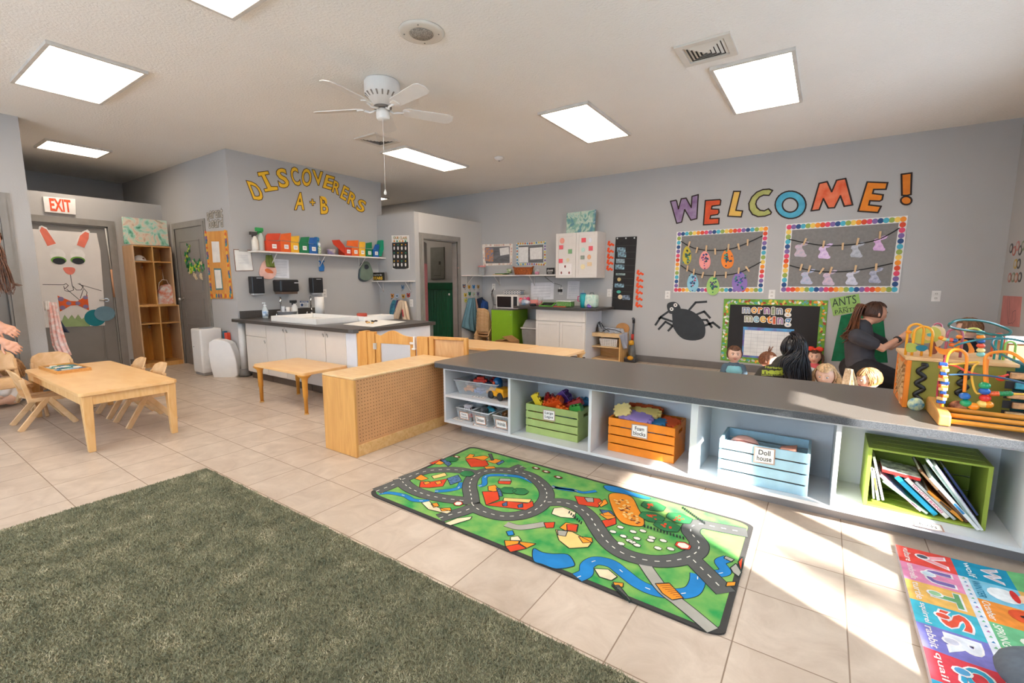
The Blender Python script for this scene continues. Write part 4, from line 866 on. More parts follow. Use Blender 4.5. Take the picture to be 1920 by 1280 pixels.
# ---------------------------------------------------------------- helpers for hanging cloth and free vertical planes
class VPlane:
 def __init__(s,O,ang):s.O=Vector(O);s.d=Vector((math.cos(ang),math.sin(ang)));s.n=Vector((s.d.y,-s.d.x));s.ax=1;s.out=-1
 def uv(s,px,py):
  r=ray(px,py);t=s.O.dot(s.n)/(r[0]*s.n.x+r[1]*s.n.y);p=Vector((r[0]*t,r[1]*t))
  return((p-s.O).dot(s.d),CAMZ+r[2]*t)
 def P(s,u,v,d=0.0):q=s.O+s.d*u+s.n*d;return Vector((q.x,q.y,v))
for _m in('at','poly','rect','disc','ribbon','text'):setattr(VPlane,_m,getattr(Plane,_m))
def polyl(p,t):
 n=len(p)-1;x=t*n;i=min(int(x),n-1);f=x-i;return(p[i][0]*(1-f)+p[i+1][0]*f,p[i][1]*(1-f)+p[i+1][1]*f)
def drape(mb,plane,left,right,d0=0.01,amp=0.015,folds=4,th=0.012,m=0,rows=12,cols=28,ph=0.0,px=True,topamp=0.35):
 vs=[]
 for back in(0,1):
  for j in range(rows+1):
   t=j/rows;a=polyl(left,t);b=polyl(right,t)
   if px:a,b=plane.uv(*a),plane.uv(*b)
   for i in range(cols+1):
    u=i/cols;k=topamp+(1-topamp)*t
    dd=d0+(0 if back else th+amp*k*(0.5+0.5*math.cos(2*PI*folds*u+ph+1.2*math.sin(3*t))+0.25*math.sin(7*u+5*t)))*math.sqrt(max(0.02,1-(2*u-1)**4))
    vs.append(plane.P(a[0]+(b[0]-a[0])*u,a[1]+(b[1]-a[1])*u,dd))
 W=cols+1;o=(rows+1)*W;fs=[]
 for j in range(rows):
  for i in range(cols):a=j*W+i;fs.append((a,a+W,a+W+1,a+1));fs.append((o+a,o+a+1,o+a+W+1,o+a+W))
 for j in range(rows):a=j*W;fs.append((a,o+a,o+a+W,a+W));a+=cols;fs.append((a,a+W,o+a+W,o+a))
 for i in range(cols):fs.append((i,i+1,o+i+1,o+i));a=rows*W+i;fs.append((a,o+a,o+a+1,a+1))
 return mb.add(vs,fs,m,True)
def trace_box(mb,plane,pts,d0,d1,m=0):return plane.poly(mb,pts,d0,d1,m)
oak=Mwood('#e8bf85','#d8a765',(1.2,12,12));oakv=Mwood('#e3b678','#d09c58',(9,9,1.2));birch=Mwood('#eacb9b','#dcb27c',(2,12,12),rough=0.32)
chairw=Mwood('#e2be92','#cfa472',(3,3,3),rough=0.4);gatew=Mwood('#e6ab5c','#d59343',(10,10,1.0),rough=0.4);pegm=M('#d8a06b',rough=0.55,var=0.04)
holem=M('#4d3320',rough=0.9)
# ---------------------------------------------------------------- pegboard-backed cabinet
X0,X1,Y0,Y1,HP=-3.005,-2.642,1.945,2.98,0.572
t=thing('pegboard_cabinet','low birch cabinet with a pegboard back, standing at the end of the counter','cabinet',((X0+X1)/2,(Y0+Y1)/2,0));w=dict(world=True)
MB().box(X0,X1,Y0,Y0+0.02,0,HP-0.018).build('end_panel',Mwood('#dfa85f','#cf9550',(9,9,1.1)),t,bevel=0.003,**w)
MB().box(X0,X1,Y1-0.02,Y1,0,HP-0.018).build('end_panel',oakv,t,**w)
MB().box(X0,X1,Y0,Y1,HP-0.018,HP).build('top_board',birch,t,bevel=0.006,seg=3,**w)
MB().box(X1-0.022,X1-0.004,Y0+0.02,Y1-0.02,0.0,0.085).build('base_rail',oak,t,bevel=0.003,**w)
mb=MB();xp=X1-0.012;mb.box(xp-0.006,xp,Y0+0.02,Y1-0.02,0.085,HP-0.018,0)
k=0;y=Y0+0.045
while y<Y1-0.03:
 z=0.11
 while z<HP-0.03:
  mb.add([(xp+0.0008,y+0.0034*math.cos(a),z+0.0034*math.sin(a))for a in[i*PI/4 for i in range(8)]],[tuple(range(8))],1);z+=0.0254
 y+=0.0254
mb.build('pegboard',[pegm,holem],t,**w)
MB().box(X0,X0+0.015,Y0+0.02,Y1-0.02,0.0,0.08).box(X0+0.02,X1-0.03,Y0+0.02,Y1-0.02,0.08,0.095).box(X0+0.01,X1-0.03,Y0+0.02,Y1-0.02,0.31,0.325).build('inner_shelves',oak,t,**w)
# ---------------------------------------------------------------- wooden gate and divider panel
GP=VPlane((-3.865,2.93),math.atan2(0.27,1.20));u_=lambda x,y=640:GP.uv(x,y)[0]
HG=0.745
t=thing('wooden_gate','honey coloured wooden safety gate with an arched top between sink counter and panel','gate',GP.P(0.3,0,0),0)
a,b,c,d,e=u_(668),u_(705),u_(779),u_(783),u_(804)
mb=MB();GP.rect(mb,a,a+(b-a)*0.4,0,HG-0.005,-0.03,0.02);GP.rect(mb,a+(b-a)*0.4,a+(b-a)*0.62,0,HG+0.004,-0.035,0.03);GP.rect(mb,a+(b-a)*0.62,b-0.004,0,HG-0.004,-0.03,0.022);mb.build('gate_post',gatew,t,bevel=0.006,**w)
mb=MB();GP.rect(mb,d,e,0,HG-0.03,-0.03,0.022);mb.build('gate_post',gatew,t,bevel=0.006,**w)
g0,g1=b+0.002,c;arc=[]
for k in range(25):
 s_=k/24;arc.append((g0+(g1-g0)*s_,HG-0.02+0.045*math.exp(-((s_-0.45)/0.2)**2)-0.02*math.exp(-((s_-0.12)/0.1)**2)-0.02*s_))
mb=MB();i0,i1,it=g0+0.055,g1-0.055,HG-0.115
GP.poly(mb,[(g0,it)]+[(g0,it)][:0]+arc+[(g1,it)],-0.012,0.012,0,px=False)
GP.rect(mb,g0,i0,0.06,it,-0.012,0.012);GP.rect(mb,i1,g1,0.06,it,-0.012,0.012);GP.rect(mb,i0,i1,0.06,0.14,-0.012,0.012)
mb.build('gate_frame',gatew,t,bevel=0.003,**w)
mb=MB();GP.rect(mb,i0,i1,0.14,it,-0.003,0.003);mb.build('clear_panel',Mclear('#eef2f6',0.25,0.1),t,**w)
for zz in(0.60,0.25):
 mb=MB();GP.rect(mb,g0-0.02,g0+0.015,zz-0.03,zz+0.03,0.012,0.026);mb.tube([GP.P(g0,zz-0.03,0.028),GP.P(g0,zz+0.03,0.028)],0.007,8);mb.build('hinge',M('#d9cfc0',rough=0.4),t,**w)
mb=MB();GP.rect(mb,g1-0.05,g1-0.012,HG-0.105,HG-0.085,0.012,0.026);GP.rect(mb,g1-0.005,g1+0.012,HG-0.14,HG-0.03,0.012,0.035);GP.rect(mb,g1-0.02,g1+0.02,HG-0.155,HG-0.14,0.012,0.04);mb.build('latch',M('#efeae2',rough=0.4),t,bevel=0.003,**w)
t=thing('divider_panel','birch room divider panel with a framed plywood face, right of the gate','divider panel',GP.P(0.95,0,0),0)
f,g=u_(806),u_(877);mb=MB();zt=HG-0.022
GP.rect(mb,f,f+0.05,0,zt,-0.02,0.02);GP.rect(mb,g-0.035,g,0,zt,-0.02,0.02);GP.rect(mb,f+0.05,g-0.035,zt-0.025,zt,-0.02,0.02);GP.rect(mb,f+0.05,g-0.035,0.0,0.10,-0.02,0.02);mb.build('panel_frame',gatew,t,bevel=0.003,**w)
mb=MB();GP.rect(mb,f+0.05,g-0.035,0.10,zt-0.025,-0.012,-0.004);mb.build('plywood_face',Mwood('#e5b57a','#d8a066',(5,5,1.0),dist=2.5),t,**w)
# ---------------------------------------------------------------- tables
def table(lb,x0,x1,y0,y1,z,style,top,leg,grp='low classroom tables',apron=True):
 cx,cy_=(x0+x1)/2,(y0+y1)/2;a,b=(x1-x0)/2,(y1-y0)/2
 t=thing('classroom_table',lb,'table',(cx,cy_,0),0,grp)
 mb=MB();mb.prism(rrect(-a,a,-b,b,0.035,5),lambda u,v,k:(u,v,z if k else z-0.026));mb.build('tabletop',top,t,bevel=0.004,seg=2)
 for sx in(-1,1):
  for sy in(-1,1):
   mb=MB();X,Y=sx*(a-0.045),sy*(b-0.045)
   if style=='square':
    mb.hexa([(X-.021,Y-.021,0),(X+.021,Y-.021,0),(X+.021,Y+.021,0),(X-.021,Y+.021,0),(X-.032,Y-.032,z-.026),(X+.032,Y-.032,z-.026),(X+.032,Y+.032,z-.026),(X-.032,Y+.032,z-.026)]);mb.build('leg',leg,t,bevel=0.006,seg=3)
   else:
    mb.lathe([(0,0.012),(0.016,0.012),(0.019,0.16),(0.023,0.165),(0.025,z-0.09),(0.030,z-0.06),(0.060,z-0.03),(0.062,z-0.026),(0,z-0.026)],(X,Y,0),16);l=mb.build('leg',leg,t)
    MB().lathe([(0,0),(0.022,0),(0.022,0.006),(0.01,0.014),(0,0.014)],(X,Y,0),14).build('foot',M('#c79a50',rough=0.35),t)
 if apron:
  mb=MB();q=0.05
  for A in((-a+q,a-q,-b+0.02,-b+0.038),(-a+q,a-q,b-0.038,b-0.02),(-a+0.02,-a+0.038,-b+q,b-q),(a-0.038,a-0.02,-b+q,b-q)):mb.box(A[0],A[1],A[2],A[3],z-0.095,z-0.026)
  mb.build('apron',leg,t,bevel=0.002)
 return t
topm=Mwood('#eec48c','#e6b577',(1.5,4,4),rough=0.3,dist=0.6);legm=Mwood('#e9bf86','#dba968',(8,8,1.2));yleg=M('#dd9a3c',rough=0.4,var=0.06)
table('rectangular maple table with square legs and a puzzle tray on it',-5.945,-4.305,0.895,1.50,0.445,'square',topm,legm)
table('small low table with orange flared legs in front of the sink cabinet',-4.79,-3.90,2.33,2.82,0.40,'round',topm,yleg,apron=False)
table('long maple table behind the gate, left of the seam',-3.90,-2.625,3.86,4.42,0.52,'round',topm,legm,apron=False)
table('square end of the maple tables, beside the white kitchen cabinet',-2.615,-2.05,3.84,4.40,0.52,'round',Mwood('#f1cd9d','#e9bd84',(4,1.5,4),rough=0.3),legm,apron=False)
# ---------------------------------------------------------------- toddler chairs
def arcpanel(mb,w,z0,z1,y,r,th,rad=0.06,m=0,lean=0.06,slot=None):
 n=16;rows=8;vs=[]
 for back in(0,1):
  for j in range(rows+1):
   v=j/rows;zz=z0+(z1-z0)*v;dtop=(z1-zz);hw=w/2 if dtop>rad else w/2-rad+math.sqrt(max(0,rad*rad-(rad-dtop)**2))
   for i in range(n+1):
    x=-hw+2*hw*i/n;yy=y-lean*v*(1)-0.03*(1-(x/(w/2))**2)+(th if back==0 else 0);vs.append((x,yy,zz))
 W=n+1;o=(rows+1)*W;fs=[]
 for j in range(rows):
  for i in range(n):a=j*W+i;fs+=[(a,a+1,a+W+1,a+W),(o+a,o+a+W,o+a+W+1,o+a+1)]
 for j in range(rows):a=j*W;fs.append((a,a+W,o+a+W,o+a));a+=n;fs.append((a,o+a,o+a+W,a+W))
 for i in range(n):fs.append((i,o+i,o+i+1,i+1));a=rows*W+i;fs.append((a,a+1,o+a+1,o+a))
 mb.add(vs,fs,m,True)
def make_chair(lb,loc,rot,grp='wooden toddler chairs',scale=1.0,stack=False):
 t=thing('toddler_chair',lb,'chair',loc,rot,grp)
 mb=MB();n=10;vs=[]
 for back in(0,1):
  for j in range(n+1):
   v=j/n;y=-0.13+0.27*v;zc=0.258-0.018*math.sin(PI*v)+(0.02*max(0,0.2-v)*5)
   for i in range(n+1):x=(-0.14+0.28*i/n)*(1-0.10*(1-v));vs.append((x,y,zc-(0.010 if back else 0)-0.006*(1-(2*i/n-1)**2)))
 W=n+1;o=W*W;fs=[]
 for j in range(n):
  for i in range(n):a=j*W+i;fs+=[(a,a+1,a+W+1,a+W),(o+a,o+a+W,o+a+W+1,o+a+1)]
 for j in range(n):a=j*W;fs.append((a,a+W,o+a+W,o+a));a+=n;fs.append((a,o+a,o+a+W,a+W))
 for i in range(n):fs.append((i,o+i,o+i+1,i+1));a=n*W+i;fs.append((a,a+1,o+a+1,o+a))
 mb.add(vs,fs,0,True);mb.build('seat',chairw,t)
 mb=MB();arcpanel(mb,0.27,0.335,0.505,-0.105,0,0.011,0.07);mb.build('backrest',chairw,t)
 for sx in(-1,1):
  mb=MB();mb.bar((sx*0.138,0.015,0.245),(sx*0.155,0.165,0.0),0.022,0.042,up=(0,0,1));mb.build('leg',chairw,t,bevel=0.005)
  mb=MB();mb.bar((sx*0.138,0.005,0.245),(sx*0.155,-0.185,0.0),0.022,0.042,up=(0,0,1));mb.build('leg',chairw,t,bevel=0.005)
  mb=MB();mb.bar((sx*0.138,0.13,0.238),(sx*0.138,-0.12,0.246),0.022,0.034).bar((sx*0.138,-0.10,0.235),(sx*0.128,-0.135,0.43),0.022,0.034,up=(0,1,0));mb.build('side_frame',chairw,t,bevel=0.005)
 return t
make_chair('nearer right wooden toddler chair pushed under the puzzle table from behind',(-4.94,1.44,0),PI)
make_chair('farther wooden toddler chair pushed under the puzzle table from behind',(-5.43,1.44,0),PI)
make_chair('wooden toddler chair tucked in at the near side of the puzzle table',(-5.58,0.93,0),0.0)
place(make_chair('wooden toddler chair with a broad round back at the left end of the table',(0,0,0),0),(-6.05,1.14,0),-PI/2+0.1,1.09)
for k,(x_,y_)in enumerate(()):pass
tilt=Matrix.Rotation(math.radians(-78),4,'Z')@Matrix.Rotation(math.radians(-9),4,'X')
make_chair('wooden toddler chair at the left edge, tilted in the hands of the adult',(-5.90,0.735,0.105),tilt)
t=thing('puzzle_tray','wooden tray of blue, white and green puzzle pieces on the maple table','puzzle tray',(-5.62,1.10,0.446),math.radians(3))
mb=MB();a,b=0.24,0.115
mb.box(-a,a,-b,b,0,0.005);mb.build('tray_bottom',oak,t)
mb=MB();mb.box(-a,a,-b,-b+0.012,0.005,0.03).box(-a,a,b-0.012,b,0.005,0.03).box(-a,-a+0.012,-b+0.012,b-0.012,0.005,0.03).box(a-0.012,a,-b+0.012,b-0.012,0.005,0.03);mb.build('tray_rim',Mwood('#d9a05a','#c88b45'),t,bevel=0.003)
random.seed(3);pc=['#2f6f9c','#e9e6da','#3b8f86','#d8a83a','#8fb5cf','#27456b','#e6e2d2','#7a9a4a']
for i in range(9):
 for j in range(4):
  q=rrect(-0.0225,0.0225,-0.0225,0.0225,0.006,2);mb=MB();mb.T=Matrix.Translation((-0.205+i*0.051,-0.078+j*0.052,0.006+0.008*random.random()))@Matrix.Rotation(random.uniform(-.5,.5),4,'Z')
  mb.prism(q,lambda u,v,k:(u,v,0.008*k));mb.build('puzzle_piece',M(pc[random.randrange(8)],rough=0.45),t)
# ---------------------------------------------------------------- cubby lockers beside the exit door
lw=Mwood('#dfab66','#cf9650',(9,9,1.2));lin_=Mwood('#cf8f3c','#bd7c2c',(9,9,1.2));lside=Mwood('#d9b48c','#c9a077',(9,9,1.2))
def locker(lb,y0,y1,z0,z1,shelf,grp='stacked birch cubby lockers'):
 t=thing('cubby_locker',lb,'locker',(-8.215,(y0+y1)/2,z0),0,grp);x0,x1=-8.41,-8.02
 MB().box(x0,x1,y0,y0+0.016,z0,z1).build('side_panel',lside,t,**w);MB().box(x0,x1,y1-0.016,y1,z0,z1).build('side_panel',lside,t,**w)
 MB().box(x0,x0+0.01,y0+0.016,y1-0.016,z0,z1).build('back_panel',lin_,t,**w)
 MB().box(x0,x1,y0+0.016,y1-0.016,z1-0.016,z1).build('top_board',lw,t,**w)
 MB().box(x0,x1,y0+0.016,y1-0.016,z0+0.0,z0+(0.06 if z0<0.1 else 0.016)).build('bottom_board',lw,t,**w)
 ym_=(y0+y1)/2;MB().box(x0+0.01,x1-0.003,ym_-0.008,ym_+0.008,z0+0.016,z1-0.016).build('divider',lw,t,**w)
 for a_,b_ in((y0+0.016,ym_-0.008),(ym_+0.008,y1-0.016)):
  MB().box(x0+0.01,x1-0.006,a_,b_,shelf-0.008,shelf+0.008).build('shelf',lw,t,**w)
  mb=MB();yy=(a_+b_)/2;zz=shelf-0.05
  for dx in(0.0,0.05):mb.tube([(-8.39+dx,b_-0.001,zz),(-8.39+dx,b_-0.03,zz-0.005),(-8.39+dx,b_-0.035,zz-0.03),(-8.39+dx,b_-0.025,zz-0.04)],0.004,6)
  mb.build('coat_hook',chrome,t,**w)
 return t
zs1=FX(-8.02,266,608)[2];zs2=FX(-8.02,262,490)[2]
locker('lower birch cubby locker standing on the floor, empty compartments',2.40,2.90,0.0,0.895,zs1)
locker('upper birch cubby locker stacked on the lower one, holding a cap and a bag',2.40,2.865,0.895,1.745,zs2)
mb=MB();mb.ball((0,0,0.0),(0.08,0.075,0.085),16,0,10);mb.v=[Vector((p.x,p.y,max(0,p.z)))for p in mb.v];mb.lathe([(0.075,0.0),(0.115,0.002),(0.115,0.006),(0.075,0.010)],(0.03,0,0),20)
o=mb.build('baseball_cap',M('#ddd3c8',rough=0.8),None,loc=(-8.14,2.51,zs2+0.009));tag(o,'off-white cap on the upper shelf of the locker','cap')
mb=MB();mb.ball((0.0,0,0),(0.02,0.012,0.008),10);o2=mb.build('cap_badge',M('#8a4b42'),o);o2.location=(0.078,0.02,0.035)
BP=Plane(0,-8.10,1);t=thing('tote_bag','orange, white and teal patterned tote bag hanging in the upper locker','bag',BP.P(2.75,0.95,0),0)
mb=MB();q=[(293,572),(297,545),(305,535),(318,532),(325,545),(326,566),(318,572)];BP.poly(mb,q,-0.10,0.03,0);mb.build('bag_body',M('#dd6a3a',rough=0.8,c2='#e6e0d6',scale=16),t,bevel=0.02,seg=3,**w)
mb=MB();A_,B_=BP.at(298,546,-0.03),BP.at(318,534,-0.03);mb.tube([A_,BP.at(300,530,-.03),BP.at(306,524,-.03),BP.at(314,525,-.03),B_],0.006,8);mb.build('bag_strap',M('#e9e2d6',rough=0.8),t,**w)
mb=MB();mb.tube([BP.at(308,524,-.03),BP.at(310,505,-.12)],0.004,6);mb.build('bag_loop',M('#cfc4b4',rough=0.8),t,**w)
def art_mat(cs,scale=3.0):
 m=bpy.data.materials.new('painted_canvas');m.use_nodes=True;nt=m.node_tree;n=nt.nodes;L=nt.links;b=n['Principled BSDF']
 tc=n.new('ShaderNodeTexCoord');nz=n.new('ShaderNodeTexNoise');nz.inputs['Scale'].default_value=scale;nz.inputs['Detail'].default_value=7;nz.inputs['Distortion'].default_value=1.6
 L.new(tc.outputs['Object'],nz.inputs['Vector']);cr=n.new('ShaderNodeValToRGB');L.new(nz.outputs['Fac'],cr.inputs['Fac']);L.new(cr.outputs['Color'],b.inputs['Base Color'])
 cr.color_ramp.elements[0].position=0.28;cr.color_ramp.elements[0].color=(*lin(cs[0]),1);cr.color_ramp.elements[1].position=0.74;cr.color_ramp.elements[1].color=(*lin(cs[-1]),1)
 for i,c in enumerate(cs[1:-1]):e=cr.color_ramp.elements.new(0.28+0.46*(i+1)/(len(cs)-1));e.color=(*lin(c),1)
 b.inputs['Roughness'].default_value=0.6;return m
cv=Plane(0,-8.16,1)
t=thing('canvas_painting','pale green blotchy canvas painting leaning on top of the lockers','painting',cv.P(2.6,1.745,0),0,'soft green canvas paintings')
mb=MB();cv.poly(mb,[(229,406),(312,414),(317,461),(234,457)],-0.03,0.0);mb.build('canvas',art_mat(['#2f7f6a','#7fc4a6','#b9dccb','#e2d5c0','#d9b9a2','#8fb08f'],7),t,**w)
# ---------------------------------------------------------------- exit sign and bunny poster
t=thing('exit_sign','white exit sign with orange red letters above the grey door','exit sign',EXW.P(1.8,2.15,0.02),0)
q=[(79,368.5),(140,373.5),(141,403),(83,397.5)]
mb=MB();EXW.poly(mb,q,0.0,0.035,0);mb.build('sign_body',M('#efece8',rough=0.4),t,bevel=0.004,**w)
mb=MB();EXW.text(mb,'EXIT',((90,371.5),(130,375.5),(93.5,395.5)),0.036,0,bold=0.03);mb.build('sign_letters',M('#e8572a',rough=0.4),t,**w)
DP=Plane(0,-8.432,1);paper=M('#e9e4e0',rough=0.75,var=0.02,scale=5,bump=0.15,bscale=8)
B2=lambda pts:[(40+x/7.109,340+y/7.109)for x,y in pts]
t=thing('bunny_poster','large white paper bunny face with a polka dot bow tie on the exit door','poster',DP.P(1.8,0.85,0.003),0)
mb=MB();DP.poly(mb,[(45,428),(181,437),(188,470),(195,560),(197,610),(60,615)],0.0,0.002);mb.build('paper_sheet',paper,t,**w)
def ear(o_,i_):
 mb=MB();DP.poly(mb,B2(o_),0.002,0.006,0);DP.poly(mb,B2(i_),0.006,0.008,1);mb.build('ear',[M('#f3efec',rough=0.7),M('#ee7f68',rough=0.7)],t,**w)
ear([(228,640),(235,600),(270,588),(335,615),(468,830),(345,880),(235,680)],[(242,655),(268,605),(335,640),(460,828),(347,862)])
ear([(690,850),(770,720),(810,670),(880,640),(912,670),(905,740),(850,890)],[(738,848),(780,725),(850,670),(900,690),(895,760),(838,885)])
for cx,cy_,r in(((490,960),0,0),((750,965),0,0)):
 pass
def eyeb(cx,pup):
 mb=MB();c=DP.uv(*B2([(cx,980)])[0]);DP.disc(mb,c[0],c[1],0.075,0.085,0.002,0.004,0,24)
 c=DP.uv(*B2([(pup,1050)])[0]);DP.disc(mb,c[0],c[1],0.075,0.048,0.004,0.006,1,24);c=DP.uv(*B2([(pup+4,1062)])[0]);DP.disc(mb,c[0],c[1],0.062,0.042,0.006,0.008,2,24)
 mb.build('eye',[M('#f4f1ee',rough=0.7),M('#6fa544',rough=0.7),M('#23262c',rough=0.6)],t,**w)
eyeb(485,498);eyeb(750,752)
mb=MB();DP.poly(mb,smooth_path(B2([(555,1160),(590,1145),(690,1148),(718,1180),(690,1230),(640,1242),(590,1215)]),4,True),0.002,0.006,0);mb.build('nose',M('#ec8371',rough=0.7),t,**w)
C2=lambda pts:[(x/3.556,500+y/3.556)for x,y in pts]
mb=MB()
for ln in([(468,50),(482,130)],[(285,118),(425,120)],[(530,118),(675,160)],[(425,120),(440,112),(455,125),(430,150),(425,130)],[(485,130),(490,155),(460,165),(430,158)],[(485,130),(510,155),(540,155),(555,130),(520,112)],[(445,150),(540,230)],[(555,150),(535,210)],[(530,110),(580,170),(575,200)]):
 DP.ribbon(mb,C2(ln),0.007,0.003,0,closed=False,px=True)
mb.build('whiskers',M('#2c2a2a'),t,**w)
mb=MB();DP.poly(mb,C2([(383,192),(470,228),(515,230),(582,188),(593,290),(515,255),(470,258),(400,298)]),0.003,0.008,0)
for x,y,r in((405,215,.03),(416,272,.028),(457,243,.026),(518,243,.026),(568,205,.026),(570,265,.028)):
 c=DP.uv(*C2([(x,y)])[0]);DP.disc(mb,c[0],c[1],r,r,0.008,0.0095,1,16)
mb.build('bow_tie',[M('#e8632a',rough=0.7),M('#8a7ba0',rough=0.7)],t,**w)
mb=MB();DP.poly(mb,C2([(405,400),(408,370),(430,320),(455,350),(478,320),(500,348),(520,318),(545,350),(580,322),(596,345),(600,396)]),0.003,0.006,0);mb.build('paper_grass',M('#9cb37c',rough=0.75),t,**w)
for x,y,ru,rv,col,lb in((634,340,.115,.115,'#0f7f8c','teal paper balloon shape on the exit door, lower and left'),(697,312,.115,.105,'#6f93a4','grey blue paper balloon shape on the exit door, by the handle')):
 mb=MB();c=DP.uv(*C2([(x,y)])[0]);DP.disc(mb,c[0],c[1],ru,rv,0.007 if x<650 else 0.010,0.009 if x<650 else 0.012,0,28);one('paper_balloon',mb,M(col,rough=0.7),lb,'paper decoration','round paper shapes on the exit door')
mb=MB();mb.tube([DP.at(196.5,428,0.02),DP.at(207.5,505,0.02)],0.008,8,0);mb.tube([DP.at(207.5,505,0.02),DP.at(213.5,557,0.02)],0.012,8,1)
one('door_pull_stick',mb,[M('#d8d4cf'),M('#cf9a74')],'thin white and copper pull stick hanging along the edge of the exit door','pull stick')
GW=Plane(1,1.262,-1);GX=VPlane((-7.02,1.245),math.radians(90-34))
t=thing('tie_dye_dress','pink and white tie dye dress hanging at the end of the near wall','garment',GX.P(0,0.4,0),0)
mb=MB();drape(mb,GX,[(86,566),(91,595),(94,625),(98,648),(112,674)],[(106,567),(112,595),(119,622),(126,645),(135,665)],0.0,0.018,3,0.01);mb.build('dress_cloth',M('#e8998a',rough=0.85,c2='#f0e2dc',scale=22,detail=6),t,**w)
mb=MB();drape(mb,GX,[(83,564),(85,582)],[(94,564),(94,580)],0.012,0.01,2,0.01,rows=4,cols=10);mb.build('lace_collar',M('#efe9e4',rough=0.8),t,**w)
mb=MB();drape(mb,GX,[(87,582),(92,605),(100,622)],[(100,585),(118,612),(128,624)],-0.035,0.01,2,0.01,rows=6);one('navy_jacket',mb,M('#27324a',rough=0.8),'navy garment peeking out behind the pink tie dye dress','garment')
t=thing('leaf_creature','green tissue leaf paper creature taped on the narrow grey door','paper decoration',PWL.P(-7.4,1.3,0.01),0)
random.seed(5);mb=MB()
def scat(path,n,r,cs):
 for k in range(n):
  p=polyl(path,random.random());c=PWL.uv(p[0]+random.uniform(-r,r),p[1]+random.uniform(-r,r));a=random.random()*6;s_=random.uniform(0.018,0.035)
  PWL.poly(mb,[(c[0]+s_*math.cos(a+q)*(1 if i%2 else.55),c[1]+s_*math.sin(a+q)*(1 if i%2 else.55))for i,q in enumerate([0,.9,1.8,2.7,3.6,4.5,5.4])],0.007+random.random()*0.012,0.010+random.random()*0.012,random.choice(cs),px=False)
scat([(356,458),(352,480),(356,500),(366,510)],40,4,[0,1,2]);scat([(362,505),(372,495),(382,505)],55,8,[0,1,2,3]);scat([(366,515),(370,522)],10,2,[3]);scat([(378,514),(380,520)],10,2,[3])
mb.build('tissue_leaves',[M('#1f9150'),M('#0c6b38'),M('#b9c93c'),M('#d8c2a0')],t,**w)
t=thing('air_purifier','tall white air purifier on the floor in front of the narrow door','air purifier',(-6.83,2.755,0),0)
MB().box(-0.14,0.14,-0.135,0.135,0.035,0.62).build('housing',M('#e2ded9',rough=0.4,var=0.015),t,bevel=0.02,seg=3);MB().box(-0.125,0.125,-0.12,0.12,0,0.036).build('base',M('#a39c95'),t,bevel=0.01)
MB().lathe([(0,0.004),(0.075,0.004),(0.085,0),(0,0)],(0,0,0.62),24).build('top_grille',M('#8c9298',rough=0.5),t)
MB().box(0.141,0.145,-0.10,0.10,0.1,0.45).build('front_cover',M('#e9e6e2',rough=0.35),t)
MB().ball((-0.07,-0.137,0.38),0.006).build('button',M('#6b6661'),t)
HP_=VPlane((-6.62,2.60),math.radians(35));mb=MB()
hq=[(391,642),(425,640.5),(436,657),(441,672),(444,690),(443,707),(420,708.5),(400,707)];HP_.poly(mb,smooth_path(hq,3,True),-0.13,0.0)
one('white_foam_bolster',mb,M('#e9e6e3',rough=0.7,var=0.02,bump=0.15,bscale=10),'white rounded foam bolster standing against the air purifier','bolster',bevel=0.012,seg=3)
for x0,x1,yt,yb,c,lb in((424,427.5,620,652,'#2d6478','thin blue folder leaning on the wall behind the white bolster'),(427.5,433,623,656,'#d9482b','thin red folder leaning on the wall behind the white bolster')):
 mb=MB();PWL.poly(mb,[(x0,yt),(x1,yt),(x1+3,yb),(x0+3,yb)],0.01,0.05);one('folder',mb,M(c),lb,'folder','folders behind the bolster')
t=thing('notice_board','narrow orange notice board with a colourful border and two papers beside the grey door','notice board',PWL.P(-6.75,1.1,0.01),0)
K=lambda pts:[(380+x/6.1,370+y/6.1)for x,y in pts]
mb=MB();PWL.poly(mb,K([(30,395),(282,378),(352,1158),(105,1155)]),0.001,0.012);mb.build('board',Mwood('#e0a255','#cf8a3c',(9,9,1.5),rough=0.6),t,**w)
random.seed(9);mb=MB();cs=['#d9622a','#f0a52e','#3f8d96','#4d5f92','#8d5a80','#e8b93c']
for k in range(26):
 v=k/25
 for side in(0,1):
  a,b=((45,400),(115,1145))if side==0 else((268,392),(338,1145));p=K([(a[0]+(b[0]-a[0])*v,a[1]+(b[1]-a[1])*v)])[0];c=PWL.uv(*p);PWL.disc(mb,c[0]+random.uniform(-.008,.008),c[1],0.021,0.028,0.012,0.014+(k%3)*.0007,(k*5+side)%6,9,random.random()*3)
for k in range(9):c=PWL.uv(*K([(120+k*26,1125)])[0]);PWL.disc(mb,c[0],c[1],.02,.03,.012,.0155,k%6,9)
mb.build('scalloped_border',[M(c)for c in cs],t,**w)
mb=MB();PWL.poly(mb,K([(115,505),(200,505),(217,742),(133,745)]),0.014,0.017);mb.build('white_paper',M('#ece8e2'),t,**w)
mb=MB();PWL.poly(mb,K([(140,810),(225,812),(248,1055),(165,1060)]),0.014,0.016,0);PWL.poly(mb,K([(150,828),(218,830),(238,1038),(172,1040)]),0.016,0.018,1);mb.build('bordered_paper',[M('#5f8a8c'),M('#ece8e2')],t,**w)
